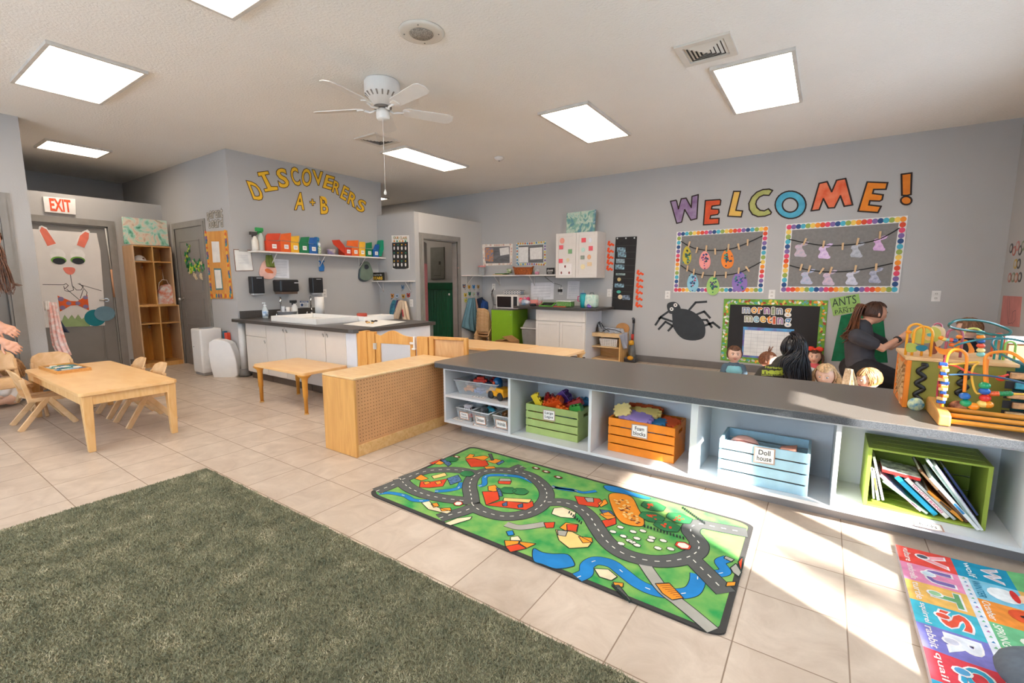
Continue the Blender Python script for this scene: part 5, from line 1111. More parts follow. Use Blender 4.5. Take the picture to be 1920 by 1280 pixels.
for wd,y0,y1,x0,x1 in(('parent',392,413,388,418),('board',409,431,391,418.5)):
 n=len(wd)
 for i,ch in enumerate(wd):
  a=x0+(x1-x0)*i/n;b=x0+(x1-x0)*(i+0.9)/n;yy=y0+2-4*i/n;mb=MB();h=(y1-y0)*(0.82 if ch in 'tdb' else 0.66);base=y1-3-3*i/n+(3 if ch=='p' else 0)
  PWL.text(mb,ch,((a,base-h),(b,base-h-0.6),(a+1.0,base)),0.001,0,bold=0.02,outline=True,ow=0.009);nth=['first','second','third','fourth','fifth','sixth'][i]
  one('paper_letter',mb,[M('#c9c1b4'),M('#857d70')],'small grey paper letter %s, %s letter of the word %s above the notice board'%(ch,nth,wd),'letter','small grey letters above the notice board')
# ---------------------------------------------------------------- sink counter
cream=M('#d9d0c6',rough=0.4,var=0.015);bluewhite=M('#dfe2e8',rough=0.45,var=0.015);darktop=M('#55504c',rough=0.3,var=0.3,scale=240,c2='#403c39',detail=1)
w=dict(world=True);FP_=Plane(1,2.90,-1)
def kcab(name,lb,x0,x1,y0,y1,z1,doors,drawers=(),zd=None,grp=None,mat=cream,knob=None,kick=0.09,kd=0.05,inset=False,facey=-1):
 t=thing(name,lb,'cabinet',((x0+x1)/2,(y0+y1)/2,0),0,grp)
 MB().box(x0,x1,y0+0.018,y1,kick,z1).build('carcass',mat,t,**w)
 MB().box(x0+0.002,x1-0.002,y0+kd,y1,0,kick).build('kick_board',M('#5d4f45',rough=0.5),t,**w)
 def front(nm,a,b,zz0,zz1,hx):
  mb=MB();mb.box(a+0.003,b-0.003,y0,y0+0.018,zz0,zz1)
  if inset:
   for q in((a+.003,a+.05,zz0,zz1),(b-.05,b-.003,zz0,zz1),(a+.05,b-.05,zz0,zz0+.05),(a+.05,b-.05,zz1-.05,zz1)):mb.box(q[0],q[1],y0-0.006,y0,q[2],q[3])
  d=mb.build(nm,mat,t,bevel=0.002,seg=1,**w)
  if hx is not None:
   mb=MB();mb.lathe([(0,0),(0.008,0.0),(0.012,0.014),(0,0.018)],(0,0,0),10,ax=(0,-1,0));mb.tube([(0.012,-0.012,0.0),(0.022,-0.016,-0.012),(0.016,-0.012,-0.026)],0.004,6)
   k=mb.build('knob',metal,d);k.location=Vector((hx,y0,zz1-0.045))-Vector(((a+b)/2,y0+0.009,(zz0+zz1)/2))if not inset else Vector((hx-(a+b)/2,-0.02,(zz1-zz0)/2-0.045))
 for a,b,zz0,zz1,hx in doors:front('door',a,b,zz0,zz1,hx)
 for a,b,zz0,zz1,hx in drawers:front('drawer',a,b,zz0,zz1,hx)
 return t
zt=0.715
kcab('sink_cabinet','cream cabinet with a top drawer and one door, nearest the wall corner',-6.08,-5.585,2.90,3.96,0.72,[(-6.08,-5.585,0.10,0.555,-5.63)],[(-6.08,-5.585,0.56,zt,None)],grp='cream cabinets under the sink counter')
kcab('sink_cabinet','cream double door cabinet in the middle of the sink counter',-5.583,-4.755,2.90,3.96,0.72,[(-5.583,-5.17,0.10,zt,-5.20),(-5.167,-4.755,0.10,zt,-5.13)],grp='cream cabinets under the sink counter')
kcab('sink_cabinet','cream double door cabinet at the free end of the sink counter',-4.753,-4.03,2.90,3.96,0.72,[(-4.753,-4.39,0.10,zt,-4.42),(-4.387,-4.03,0.10,zt,-4.35)],grp='cream cabinets under the sink counter')
mb=MB();mb.box(-4.028,-3.865,2.90,3.95,0.0,0.72,0);mb.box(-3.885,-3.862,3.95,4.0,0.0,0.72,1);one('counter_end_panel',mb,[bluewhite,M('#5b6463',rough=0.5)],'bluish white end panel under the free end of the sink counter','panel')
t=thing('sink_countertop','dark brown grey countertop with a backsplash over the cream cabinets','countertop',(-5.1,3.4,0.72))
mb=MB();c=0.07;pts=[(-6.308,2.845),(-3.84-c,2.845),(-3.84-c*0.3,2.845+c*0.3),(-3.84,2.845+c),(-3.84,4.02),(-6.308,4.02)]
mb.prism(pts,lambda u,v,k:(u,v,0.76 if k else 0.721));mb.build('worktop',darktop,t,bevel=0.004,**w)
MB().box(-6.309,-6.29,2.95,4.02,0.76,0.855).build('backsplash',darktop,t,bevel=0.002,**w)
ZT=0.7605
def FT(px,py):return Vector(FZ(ZT,px,py))
for yb,lb in((3.30,'steel sink basin rim beside the soap bottle'),(3.78,'steel sink basin rim behind the paper towel roll')):
 mb=MB()
 for q in((-6.15,-5.80,yb-0.17,yb-0.15),(-6.15,-5.80,yb+0.15,yb+0.17),(-6.15,-6.13,yb-0.15,yb+0.15),(-5.82,-5.80,yb-0.15,yb+0.15)):mb.box(q[0],q[1],q[2],q[3],0.7605,0.764)
 one('sink_basin',mb,chrome,lb,'sink','steel sinks')
def faucet(px,base,lb):
 Y=FX(-6.2,base[0],base[1])[1];t=thing('faucet',lb,'faucet',(-6.2,Y,0.7605),0,'chrome gooseneck faucets')
 mb=MB();mb.tube([(0,0,0.0),(0,0,0.20),(0.01,-0.01,0.235),(0.04,-0.03,0.255),(0.08,-0.05,0.25),(0.10,-0.062,0.22),(0.105,-0.065,0.19)],0.013,12);mb.build('spout',chrome,t)
 MB().lathe([(0.028,0),(0.024,0.01),(0.014,0.04),(0,0.04)],seg=16).build('faucet_base',chrome,t)
 for s in(-1,1):
  mb=MB();mb.lathe([(0.018,0),(0.012,0.03),(0.01,0.045),(0,0.045)],(0,s*0.07,0),12);mb.bar((0,s*0.07,0.045),(0.035,s*0.085,0.05),0.01,0.006);mb.build('tap_handle',chrome,t)
faucet(None,(528,588),'left chrome gooseneck faucet over the sink counter');faucet(None,(584,588),'right chrome gooseneck faucet, next to the paper towel roll')
def tray(A,B,C,h,lb):
 A,B,C=FT(*A),FT(*B),FT(*C);x0,x1=A.x,B.x;y0=(A.y+B.y)/2;y1=C.y
 t=thing('white_tray',lb,'tray',((x0+x1)/2,(y0+y1)/2,ZT),0,'white sensory trays on the sink counter');m_=M('#ece8e2',rough=0.4,var=0.01)
 MB().box(x0,x1,y0,y1,ZT,ZT+0.01).build('tray_floor',m_,t,**w);mb=MB();k=0.018
 for q in((x0,x1,y0,y0+k),(x0,x1,y1-k,y1),(x0,x0+k,y0+k,y1-k),(x1-k,x1,y0+k,y1-k)):mb.box(q[0],q[1],q[2],q[3],ZT+0.01,ZT+h)
 mb.build('tray_wall',m_,t,bevel=0.003,**w);return x0,x1,y0,y1
T1=tray((506,601.5),(595,608.5),(661,601),0.062,'large white tray on the sink counter, nearest the camera')
T2=tray((663,601),(681,603),(738,598),0.058,'small white tray at the far right of the sink counter')
p=FT(519,603);
mb=MB();c=Vector((-6.12,FX(-6.12,539,590)[1],ZT));mb.lathe([(0.11,0),(0.125,0.07),(0.13,0.07),(0.13,0.075),(0.118,0.072),(0.10,0.008),(0,0.008)],c,20);t=one('wash_tub',mb,M('#e3dfe0',rough=0.4),'white round tub of cups between the two faucets','tub')
for dx,dy,h,r,col,lb in((-.03,-.04,.13,.025,'#cfd4d8','clear cup standing in the wash tub at the left'),(.02,.0,.12,.028,'#e8e4de','white cup standing in the middle of the wash tub'),(.0,.06,.11,.025,'#d3c9c0','beige cup standing at the right in the wash tub')):
 mb=MB();mb.lathe([(0,0.002),(r*.8,0),(r,h),(r*.92,h),(r*.72,0.006),(0,0.006)],(c.x+dx,c.y+dy,c.z+0.01),14);one('cup',mb,M(col,rough=0.35),lb,'cup','cups in the wash tub')
def bottle(lb,c,r,h,body,head,kind='spray',grp=None,name='spray_bottle'):
 t=thing(name,lb,'bottle',c,0,grp)
 MB().lathe([(0,0),(r,0),(r*1.02,h*0.1),(r,h*0.55),(r*0.45,h*0.75),(r*0.4,h*0.8),(0,h*0.8)],seg=16).build('bottle_body',body,t)
 mb=MB()
 if kind=='spray':mb.box(-r*0.4,r*0.5,-r*1.5,r*0.7,h*0.84,h*1.0).box(-r*0.25,r*0.25,-r*0.9,-r*0.6,h*0.72,h*0.86);mb.lathe([(r*0.5,h*0.78),(r*0.45,h*0.86),(0,h*0.86)],seg=12)
 elif kind=='pump':mb.lathe([(r*0.5,h*0.78),(r*0.45,h*0.84),(r*0.12,h*0.86),(r*0.12,h*0.95),(0,h*0.95)],seg=12);mb.box(-r*0.2,r*0.2,-r*0.9,r*0.2,h*0.93,h)
 else:mb.lathe([(r*0.8,h*0.76),(r*0.8,h*0.95),(r*0.5,h),(0,h)],seg=14)
 mb.build('bottle_head',head,t,bevel=0.002)
 return t
cl=Mclear('#dfe8ea',0.55,0.15);p=Vector((-6.0,FX(-6.0,498,594)[1],ZT));tb=bottle('clear hand soap bottle with a blue and white label on the sink counter',p,0.035,0.21,cl,M('#e8eef0'),'pump',name='soap_bottle')
MB().lathe([(0.0362,0.03),(0.0362,0.10)],seg=16).build('bottle_label',M('#3f78a8',c2='#e9eef2',scale=30),tb)
bottle('white spray bottle with a black trigger behind the white tray',Vector((-6.1,FX(-6.1,553,588)[1],ZT)),0.04,0.22,M('#e6e3de',rough=0.4),M('#26272a',rough=0.4))
p=Vector((-5.95,FX(-5.95,600,588)[1],ZT));t=thing('paper_towel_roll','white paper towel roll standing on the sink counter','paper towel roll',p)
MB().lathe([(0.02,0.0),(0.062,0.0),(0.062,0.26),(0.02,0.26)],seg=24).build('paper_roll',M('#efe9e1',rough=0.85,bump=0.15),t);MB().lathe([(0.02,0.0),(0.021,0.262),(0.017,0.262),(0.017,0)],seg=14).build('core',M('#b89770'),t)
mb=MB();mb.lathe([(0,0),(0.06,0),(0.062,0.085),(0.05,0.09),(0,0.09)],(T1[1]-0.06,T1[3]+0.09,ZT),18);one('red_tub',mb,M('#b8442f',rough=0.4),'small red lidded tub between the two white trays','tub')
mb=MB();q=[FT(*a)for a in((643,608),(700,613),(762,603),(700,598.5))];mb.prism([(a.x,a.y)for a in q],lambda u,v,k:(u,v,ZT+(0.0015 if k else 0.0002)));one('white_paper_sheet',mb,M('#efece6',rough=0.7),'white sheet of paper near the free corner of the sink counter','paper')
c=FT(696,606);mb=MB();random.seed(4)
for k in range(9):mb.ball((random.uniform(-.07,.07),random.uniform(-.03,.03),0.008+0.01*(k%3)),(random.uniform(.012,.03),.014,.010),8,k%3,6)
o=mb.build('craft_scraps',[M('#e0b26a'),M('#7a5236'),M('#2d2a28')],None,loc=(c.x,c.y,ZT+0.002));tag(o,'little heap of brown and yellow craft scraps on the white paper','craft scraps',None,'stuff')
mb=MB();DW.poly(mb,[(562,564),(578,564),(578,575),(562,575)],0,0.003,0);DW.poly(mb,[(562,564),(578,564),(578,567),(562,567)],0.003,0.0036,1);DW.text(mb,'NOTICE',((564,564.6),(576,564.6),(564,566.6)),0.0038,0,bold=0.02);c=DW.uv(566,571.5);DW.disc(mb,c[0],c[1],.02,.02,.003,.0036,1)
for yy in(568.8,570.6,572.4):DW.poly(mb,[(569.5,yy),(577,yy),(577,yy+.6),(569.5,yy+.6)],.003,.0036,2)
one('notice_sign',mb,[M('#e9ebee'),M('#2f4f87'),M('#777777')],'small blue and white notice sign above the sink backsplash','sign')
blk=M('#1f2023',rough=0.28,var=0.05);blk2=M('#2b2c30',rough=0.35)
for(x0,y0,x1,y1),lb in(((467,518,490.5,550),'black soap dispenser at the left on the wall above the sinks'),((580,520.5,600,549),'black soap dispenser right of the towel dispenser')):
 a=DW.uv(x0,y1);b=DW.uv(x1,y0);t=thing('soap_dispenser',lb,'dispenser',DW.P((a[0]+b[0])/2,a[1],0.0),0,'black soap dispensers on the sink wall')
 v0=DW.uv(x0,y1)[1];v1=DW.uv(x0,y0)[1]
 mb=MB();DW.rect(mb,a[0],b[0]-0.02,v0,v1,0.0,0.10);mb.build('dispenser_body',blk,t,bevel=0.008,seg=3,**w)
 mb=MB();DW.rect(mb,a[0]+0.012,b[0]-0.035,v0-0.02,v0,0.03,0.09);mb.build('push_bar',M('#b9bcc0',rough=0.3),t,bevel=0.003,**w)
 mb=MB();DW.rect(mb,a[0]+0.06,b[0]-0.05,v1-0.025,v1-0.018,0.1005,0.1015);mb.build('name_plate',M('#c9ccd0'),t,**w)
a=DW.uv(512,551);b=DW.uv(552,526);t=thing('towel_dispenser','wide black paper towel dispenser on the wall between the soap dispensers','dispenser',DW.P((a[0]+b[0])/2,a[1],0),0)
u0,u1,v0,v1=a[0],b[0]-0.05,DW.uv(512,551)[1],DW.uv(512,524)[1]
mb=MB();DW.rect(mb,u0,u1,v0+0.03,v1,0,0.20);mb.build('dispenser_body',blk,t,bevel=0.02,seg=4,**w);mb=MB();DW.rect(mb,u0+0.02,u1-0.02,v0,v0+0.03,0.02,0.18);mb.build('lower_slot',M('#6b5446',rough=0.4),t,**w)
mb=MB();DW.rect(mb,u0+0.2,u0+0.27,v1-0.05,v1-0.038,0.2005,0.2015);mb.build('name_plate',M('#c9ccd0'),t,**w)
platem=M('#e6e2dc',rough=0.4)
def outlet(plane,px,lb,kind=0,grp='white wall plates'):
 a=plane.uv(px[0],px[3]);b=plane.uv(px[2],px[1]);c=((a[0]+b[0])/2,(a[1]+b[1])/2);t=thing('wall_plate',lb,'wall plate',plane.P(c[0],c[1],0),0,grp)
 mb=MB();plane.rect(mb,c[0]-0.038,c[0]+0.038,c[1]-0.06,c[1]+0.06,0,0.006);mb.build('plate',platem,t,bevel=0.002,**w)
 for dz in(-0.024,0.024):
  mb=MB();plane.disc(mb,c[0],c[1]+dz,0.017,0.016,0.006,0.008,0,16);s_=mb.build('socket' if kind==0 else 'switch',M('#d9d4cc',rough=0.4),t,**w)
  if kind==0:
   mb=MB();plane.rect(mb,c[0]-0.008,c[0]-0.005,c[1]+dz-0.002,c[1]+dz+0.008,0.0081,0.0086);plane.rect(mb,c[0]+0.005,c[0]+0.008,c[1]+dz-0.002,c[1]+dz+0.008,0.0081,0.0086);mb.build('slots',M('#4a4642'),t,**w)
 return t
outlet(DW,(604,542,612,557),'white electric outlet on the sink wall right of the dispensers')
t=thing('clipboard','clipboard with white sheets hanging left of the sink shelf','clipboard',DW.P(3.1,1.5,0),0)
q=[(437.5,467),(470,468.5),(475,507.5),(441.5,508.5)]
mb=MB();DW.poly(mb,q,0.0,0.004);mb.build('clip_backing',M('#7a5238'),t,**w);mb=MB();DW.poly(mb,[(438.6,468.4),(469,470),(473.8,506.5),(442.5,507.2)],0.004,0.010,0)
for k in range(7):y=478+k*2.6;DW.poly(mb,[(444+k*.3,y),(464+k*.3,y+.5),(464+k*.3,y+1),(444+k*.3,y+.5)],.010,.0104,1)
mb.build('sheets',[M('#eceae6'),M('#b9bbc0')],t,**w);mb=MB();DW.poly(mb,[(447,466.5),(462,467.5),(463,472),(447.5,471)],0.010,0.016);mb.build('metal_clip',metal,t,**w)
mb=MB();q=[(513,485),(541,487),(542.5,522),(515,520)];DW.poly(mb,q,0.0,0.002,0)
for k in range(10):y=489+k*2.9;DW.poly(mb,[(516,y),(538,y+.9),(538,y+1.5),(516,y+.6)],.002,.0024,1)
one('instruction_sheet',mb,[M('#e4e5ea'),M('#a4a8b4')],'white printed instruction sheet above the towel dispenser','paper')
shm=M('#e6e1db',rough=0.45,var=0.02)
Y0s,Y1s=FX(-6.11,493,468)[1]-0.02,FX(-6.11,727,484)[1]
ZS=(FX(-6.11,493,468)[2]+FX(-6.11,728,484.5)[2])/2
Y0s=min(Y0s,3.12);Y1s=min(Y1s,5.245)
t=thing('wall_shelf','long white wall shelf over the sinks holding coloured boxes','shelf',(-6.21,(Y0s+Y1s)/2,ZS-0.02))
MB().box(-6.309,-6.11,Y0s,Y1s,ZS-0.02,ZS).build('shelf_board',shm,t,**w)
def bracket(t,plane,u,z,d,m_=shm):
 mb=MB();mb.tube([plane.P(u,z-0.002,0.008),plane.P(u,z-0.17,0.008)],0.007,6);mb.tube([plane.P(u,z-0.004,d),plane.P(u,z-0.16,0.012)],0.006,6);mb.build('bracket',m_,t,world=True)
for x in(508,598,710):bracket(t,DW,DW.uv(x,500)[0]if x!=710 else 4.85,ZS-0.02,0.17)
SP=Plane(0,-6.14,1);K3=lambda x,y:(440+x/6.4,400+y/6.4)
def shelfbox(col,f,lid,lb,grp):
 t=thing('task_box',lb,'box',SP.at(*K3((f[0]+f[2])/2,f[3])),0,grp);m_=M(col,rough=0.35,var=0.05)
 a=SP.uv(*K3(f[0],f[3]));b=SP.uv(*K3(f[2],f[1]));h=b[1]-a[1];u0,u1=a[0]+0.003,b[0]-0.003;z0=ZS+0.001;z1=ZS+min(0.16,max(0.10,SP.uv(*K3(f[0],f[1]))[1]-ZS))
 mb=MB();SP.rect(mb,u0,u1,z0,z1,-0.004,0.0);SP.rect(mb,u0,u1,z0,z1,-0.15,-0.146);SP.rect(mb,u0,u0+0.004,z0,z1,-0.146,-0.004);SP.rect(mb,u1-0.004,u1,z0,z1,-0.146,-0.004);SP.rect(mb,u0+.004,u1-.004,z0,z0+0.004,-0.146,-0.004);mb.build('box_body',m_,t,**w)
 if lid:
  q=[Vector(SP.uv(*K3(*p_)))for p_ in lid];mb=MB();SP.poly(mb,[tuple(x)for x in q],-0.012,-0.006,px=False);mb.build('open_lid',m_,t,**w)
 mb=MB();cu=(u0+u1)/2+0.01;zz=(z0+z1)/2;SP.rect(mb,cu-0.03,cu+0.03,zz-0.028,zz+0.028,0.0,0.0015,0)
 for k in range(2):SP.rect(mb,cu-0.02,cu+0.02,zz-0.008+k*0.014,zz-0.003+k*0.014,0.0015,0.002,1)
 mb.build('label_card',[labm,M('#8a5a5a')],t,**w)
ga,gb='open coloured task boxes, left group on the sink shelf','open coloured task boxes, right group on the sink shelf'
shelfbox('#d8431f',(382,325,550,430),[(380,325),(375,270),(400,240),(556,238),(530,325)],'red orange task box, first of the left group on the sink shelf',ga)
shelfbox('#ea6420',(552,330,670,440),[(540,325),(560,245),(680,232),(678,330)],'orange task box beside the red one in the left group',ga)
shelfbox('#f0b52c',(676,345,770,447),[(680,340),(678,275),(780,268),(768,345)],'yellow task box in the middle of the left group',ga)
shelfbox('#17784a',(776,350,888,458),[(780,350),(800,285),(900,280),(885,355)],'green task box beside the yellow one in the left group',ga)
shelfbox('#1d5ea6',(894,365,990,466),[(890,360),(905,290),(990,290),(988,365)],'blue task box at the right end of the left group',ga)
shelfbox('#c83a20',(1318,405,1404,492),[(1170,320),(1260,315),(1325,395),(1320,480),(1190,370)],'dark red task box with its lid hanging left, right group',gb)
shelfbox('#ea6a24',(1406,410,1490,498),[(1345,385),(1355,325),(1490,322),(1485,405)],'orange task box in the right group',gb)
shelfbox('#f2b83a',(1493,415,1568,505),[(1495,410),(1498,340),(1570,342),(1566,410)],'yellow task box in the right group',gb)
shelfbox('#17784a',(1575,425,1652,510),[(1578,420),(1580,355),(1650,345),(1650,420)],'green task box in the right group',gb)
shelfbox('#1d5ea6',(1660,430,1730,515),[(1668,430),(1690,372),(1738,370),(1735,430)],'blue task box at the right end of the right group',gb)
mb=MB();SP.poly(mb,[K3(*p_)for p_ in((1735,508),(1775,318),(1832,335),(1772,515))],-0.13,-0.02);one('teal_box',mb,M('#12946f',rough=0.35),'teal green box leaning at the right end of the sink shelf','box',bevel=0.004)
def onshelf(px,X=-6.2):y=FX(X,px,460)[1];return(X,y,ZS+0.0005)
bottle('white spray bottle with a dark head at the left end of the sink shelf',onshelf(478.5),0.04,0.24,M('#e2ddd2',rough=0.4),M('#3a3635'))
bottle('clear spray bottle with a bright green head on the sink shelf',onshelf(490),0.042,0.30,Mclear('#dfe6dc',0.5,0.2),M('#1f9a4a',rough=0.35))
bottle('light blue bottle behind the blue task box',onshelf(594,-6.25),0.05,0.25,M('#3fa0cf',rough=0.3),M('#2f8fc4',rough=0.3),'cap',name='lotion_bottle')
bottle('slim white speckled bottle right of the blue task box',onshelf(598.5,-6.15),0.022,0.16,M('#e6e2da',c2='#8fb56a',scale=60),M('#efefef'),'cap',name='glitter_bottle')
mb=MB();c=onshelf(620);mb.lathe([(0,0),(0.06,0),(0.065,0.075),(0.06,0.08),(0,0.08)],c,20);one('wipes_tub',mb,M('#6a5c9a',c2='#c9b7a2',scale=18),'purple printed tub between the two groups of task boxes','tub')
t=thing('pink_bib','pink baby bib printed with a small orange figure hanging under the sink shelf','bib',DW.P(3.45,1.4,0.02),0)
mb=MB();q=smooth_path([(497,487),(490,494),(485,508),(486,516),(494,522),(508,523),(516,515),(517,506),(512,494),(505,486)],3,True);DW.poly(mb,q,0.006,0.02);mb.build('bib_cloth',M('#eab9aa',rough=0.8),t,bevel=0.004,**w)
mb=MB();DW.poly(mb,smooth_path([(495,506),(500,503),(508,507),(511,512),(505,512),(499,511)],3,True),0.0205,0.022);mb.build('bib_print',M('#dc7340'),t,**w)
mb=MB();drape(mb,DW,[(497,478),(496,490),(498,500)],[(508,478),(512,490),(514,502)],0.022,0.02,3,0.01,rows=6,cols=18);one('olive_cloth',mb,M('#7d8a3e',rough=0.85,var=0.15),'olive green folded cloth hanging over the pink bib','cloth')
mb=MB();drape(mb,DW,[(599,493),(597,501),(598,508)],[(604,493),(607,501),(606,508)],0.01,0.02,2,0.015,rows=6,cols=14);mb.tube([DW.at(597,489,.02),DW.at(601,493,.02),DW.at(606,489,.02)],0.012,8);one('blue_bib',mb,M('#1f6fb4',rough=0.6),'small blue bib knotted on the middle shelf bracket','bib')
t=thing('sage_bib','grey green silicone bib hanging under the right of the sink shelf','bib',DW.P(4.8,1.3,0.02),0)
mb=MB();q=smooth_path([(677,493),(673,503),(671,517),(673,525),(682,528),(692,524),(695,514),(691,502),(686,493)],3,True);DW.poly(mb,q,0.0,0.02,1);DW.poly(mb,[(x+1.5,y-2)for x,y in q],0.02,0.05,0);mb.build('bib_body',[M('#6f7f70',rough=0.6),M('#4a5560',rough=0.6)],t,bevel=0.006,**w)
mb=MB();DW.poly(mb,smooth_path([(680,497),(680,503),(684,505),(688,501),(685,496)],3,True),0.0505,0.052);mb.build('neck_opening',M('#2b3038'),t,**w)
t=thing('class_chart','tall white pocket chart with black trim titled our class','chart',CLY.P(-5.75,1.45,0),0)
P5=lambda x,y:(720+x/5.333,400+y/5.333)
mb=MB();CLY.poly(mb,[P5(*a)for a in((76,220),(250,218),(255,558),(86,556))],0.0,0.002);mb.build('chart_sheet',M('#ece8e2'),t,**w)
mb=MB();CLY.poly(mb,[P5(*a)for a in((82,292),(240,285),(248,545),(215,555),(120,555),(90,545))],0.002,0.004,0)
for j,(yy)in enumerate((348,430,512)):
 for i in range(4):c=CLY.uv(*P5(104+i*38,yy));CLY.disc(mb,c[0],c[1],0.019,0.029,0.004,0.0055,1,12);c=CLY.uv(*P5(104+i*38,yy-36));CLY.disc(mb,c[0],c[1],0.014,0.012,0.004,0.0058,2+(i+j)%3,8)
for i in range(5):c=CLY.uv(*P5(105+i*28,277));CLY.disc(mb,c[0],c[1],0.018,0.016,0.002,0.0062,2+i%3,9)
mb.build('name_pockets',[M('#2a2828'),M('#e9e6e0'),M('#e08a2a'),M('#2d8f6a'),M('#d8b43a')],t,**w)
mb=MB();CLY.text(mb,'OUR CLASS',(P5(95,230),P5(232,232),P5(95,258)),0.0025,0,bold=0.03);mb.build('chart_title',M('#d96a3a',c2='#4a9a5a',scale=30),t,**w)
zc_=CLY.uv(735,526)[1];t=thing('wall_shelf','short white shelf under the class chart with a small black sign','shelf',(-5.8,5.17,zc_-0.02))
MB().box(-6.305,-5.44,5.09,5.249,zc_-0.02,zc_).build('shelf_board',shm,t,**w)
for u in(-6.2,-5.53):bracket(t,CLY,u,zc_-0.02,0.13)
SG=Plane(1,5.13,-1);t=thing('stars_sign','small black sign with gold letters reading stars on the short shelf','sign',SG.P(-5.95,zc_,0),0)
q=[SG.uv(697,509),SG.uv(719,509.5)];hh=0.135
mb=MB();SG.rect(mb,q[0][0],q[1][0],zc_+0.001,zc_+hh,-0.02,0);mb.build('sign_block',M('#1c1a1a',rough=0.5),t,**w)
mb=MB();a,b=q[0][0],q[1][0];L_=b-a;SG.text(mb,'STARS',((a+L_*.1,zc_+hh*.5),(b-L_*.1,zc_+hh*.5),(a+L_*.1,zc_+hh*.12)),0.0,0,bold=0.05,px=False,th=0.001);SG.text(mb,'reach for the',((a+L_*.15,zc_+hh*.82),(b-L_*.15,zc_+hh*.82),(a+L_*.15,zc_+hh*.62)),0.0,1,bold=0.01,px=False,th=0.001);mb.build('sign_letters',[M('#e9b93a'),M('#e9e6e0')],t,**w)
anim=['#e0822c','#8fa0c4','#d9b32f','#d2452f','#3f8f84','#5a7fc0','#caa05a','#2d9bb0','#9a6fae']
def hookanimal(plane,px,py,col,lb,grp,col2='#2b3a3a',r=0.035):
 t=thing('animal_wall_hook',lb,'wall hook',plane.at(px,py,0.01),0,grp);c=plane.uv(px,py)
 mb=MB();plane.disc(mb,c[0],c[1],r,r*0.85,0,0.006,0,14);plane.disc(mb,c[0]-r*.7,c[1]+r*.8,r*.4,r*.4,0,0.006,0,10);plane.disc(mb,c[0]+r*.7,c[1]+r*.8,r*.4,r*.4,0,0.006,0,10);plane.disc(mb,c[0],c[1]+r*.1,r*.45,r*.4,0.006,0.008,1,10);mb.build('animal_shape',[M(col,rough=0.5),M(col2,rough=0.5)],t,**w)
 mb=MB();mb.tube([plane.P(c[0],c[1]-r,0.004),plane.P(c[0],c[1]-r-0.02,0.03),plane.P(c[0],c[1]-r,0.045)],0.004,6);mb.build('hook',metal,t,**w)
gh='animal shaped coat hooks under the class chart'
hookanimal(CLY,755.5,539,'#6d8aa6','grey blue moth shaped hook highest under the class chart',gh,'#3d5a76')
hookanimal(CLY,736,555,'#e08a2c','orange round animal hook, leftmost under the class chart',gh);hookanimal(CLY,745,555,'#b9c4d4','pale blue animal hook under the class chart',gh);hookanimal(CLY,756.5,556,'#d9a03a','amber animal hook under the class chart',gh);hookanimal(CLY,766,554,'#c23a2a','red ladybird hook under the class chart',gh)
mb=MB();drape(mb,CLY,[(740,562),(735,572),(733,585),(737,598)],[(750,563),(752,575),(750,590),(747,600)],0.02,0.05,3,0.03);one('patterned_coat',mb,M('#2f4a78',rough=0.7,c2='#3f8f9a',scale=22,detail=6),'dark blue patterned coat hanging left under the class chart','coat','coats under the class chart')
mb=MB();drape(mb,CLY,[(750,562),(747,575),(745,592)],[(758,562),(757,575),(753,592)],0.05,0.03,2,0.03);one('purple_coat',mb,M('#4a2a5e',rough=0.6),'dark purple coat squeezed between two coats','coat','coats under the class chart')
t=thing('beige_coat','beige fleece coat with a red mark hanging right under the class chart','coat',CLY.P(-5.6,1.0,0.03),0,'coats under the class chart')
mb=MB();drape(mb,CLY,[(756,563),(750,578),(743,597)],[(762,562),(761,578),(754,600)],0.08,0.03,2,0.03,rows=10,cols=16);mb.build('sleeve',M('#d8bfa2',rough=0.9,bump=0.3),t,**w)
mb=MB();drape(mb,CLY,[(758,562),(760,580),(763,600)],[(768,564),(772,580),(775,600)],0.07,0.03,2,0.03,rows=10,cols=16);mb.build('coat_body',M('#d8bfa2',rough=0.9,bump=0.3),t,**w)
mb=MB();CLY.poly(mb,[(765,580),(767,579),(769,592),(767,593)],0.135,0.138);mb.build('red_mark',M('#b8323a'),t,**w)
outlet(CLY,(769,562,774,574),'white wall plate beside the beige coat',1)
K4=lambda x,y:(380+x/4.8,260+y/4.8)
goldm=M('#f3bf2b',rough=0.7,var=0.05);outm=M('#5a3a12',rough=0.7)
LET=[('D',(388,375),(500,400),(455,545),'tilted left'),('I',(490,305),(590,290),(552,478),''),('S',(650,270),(748,262),(690,448),''),('C',(775,255),(850,255),(812,425),''),('O',(888,265),(978,268),(890,430),''),('V',(982,277),(1082,298),(990,412),''),('E',(1110,320),(1190,345),(1076,440),''),('R',(1180,370),(1248,405),(1158,478),''),('E',(1268,415),(1322,448),(1232,530),''),('R',(1325,468),(1398,515),(1296,580),''),('S',(1405,535),(1478,568),(1372,640),'')]
nth=['first','second','third','fourth','fifth','sixth','seventh','eighth','ninth','tenth','last']
def gold(ch,tl,tr,bl,lb,grp):
 mb=MB();DW.text(mb,ch,(K4(*tl),K4(*tr),K4(*bl)),0.002,0,bold=0.035,outline=True,ow=0.009);one('gold_letter',mb,[goldm,outm],lb,'letter',grp)
def serifI():
 mb=MB();q=[(490,302),(588,290),(598,320),(560,326),(615,430),(672,430),(678,462),(560,480),(548,452),(580,445),(528,335),(500,340)];DW.poly(mb,[K4(*p_)for p_ in q],0.0,0.004,0);DW.ribbon(mb,[K4(*p_)for p_ in q],0.009,0.0048,1,px=True)
 one('gold_letter',mb,[goldm,outm],'yellow cut paper letter I with wide bars, second letter of the arched title','letter','yellow letters of the arched title')
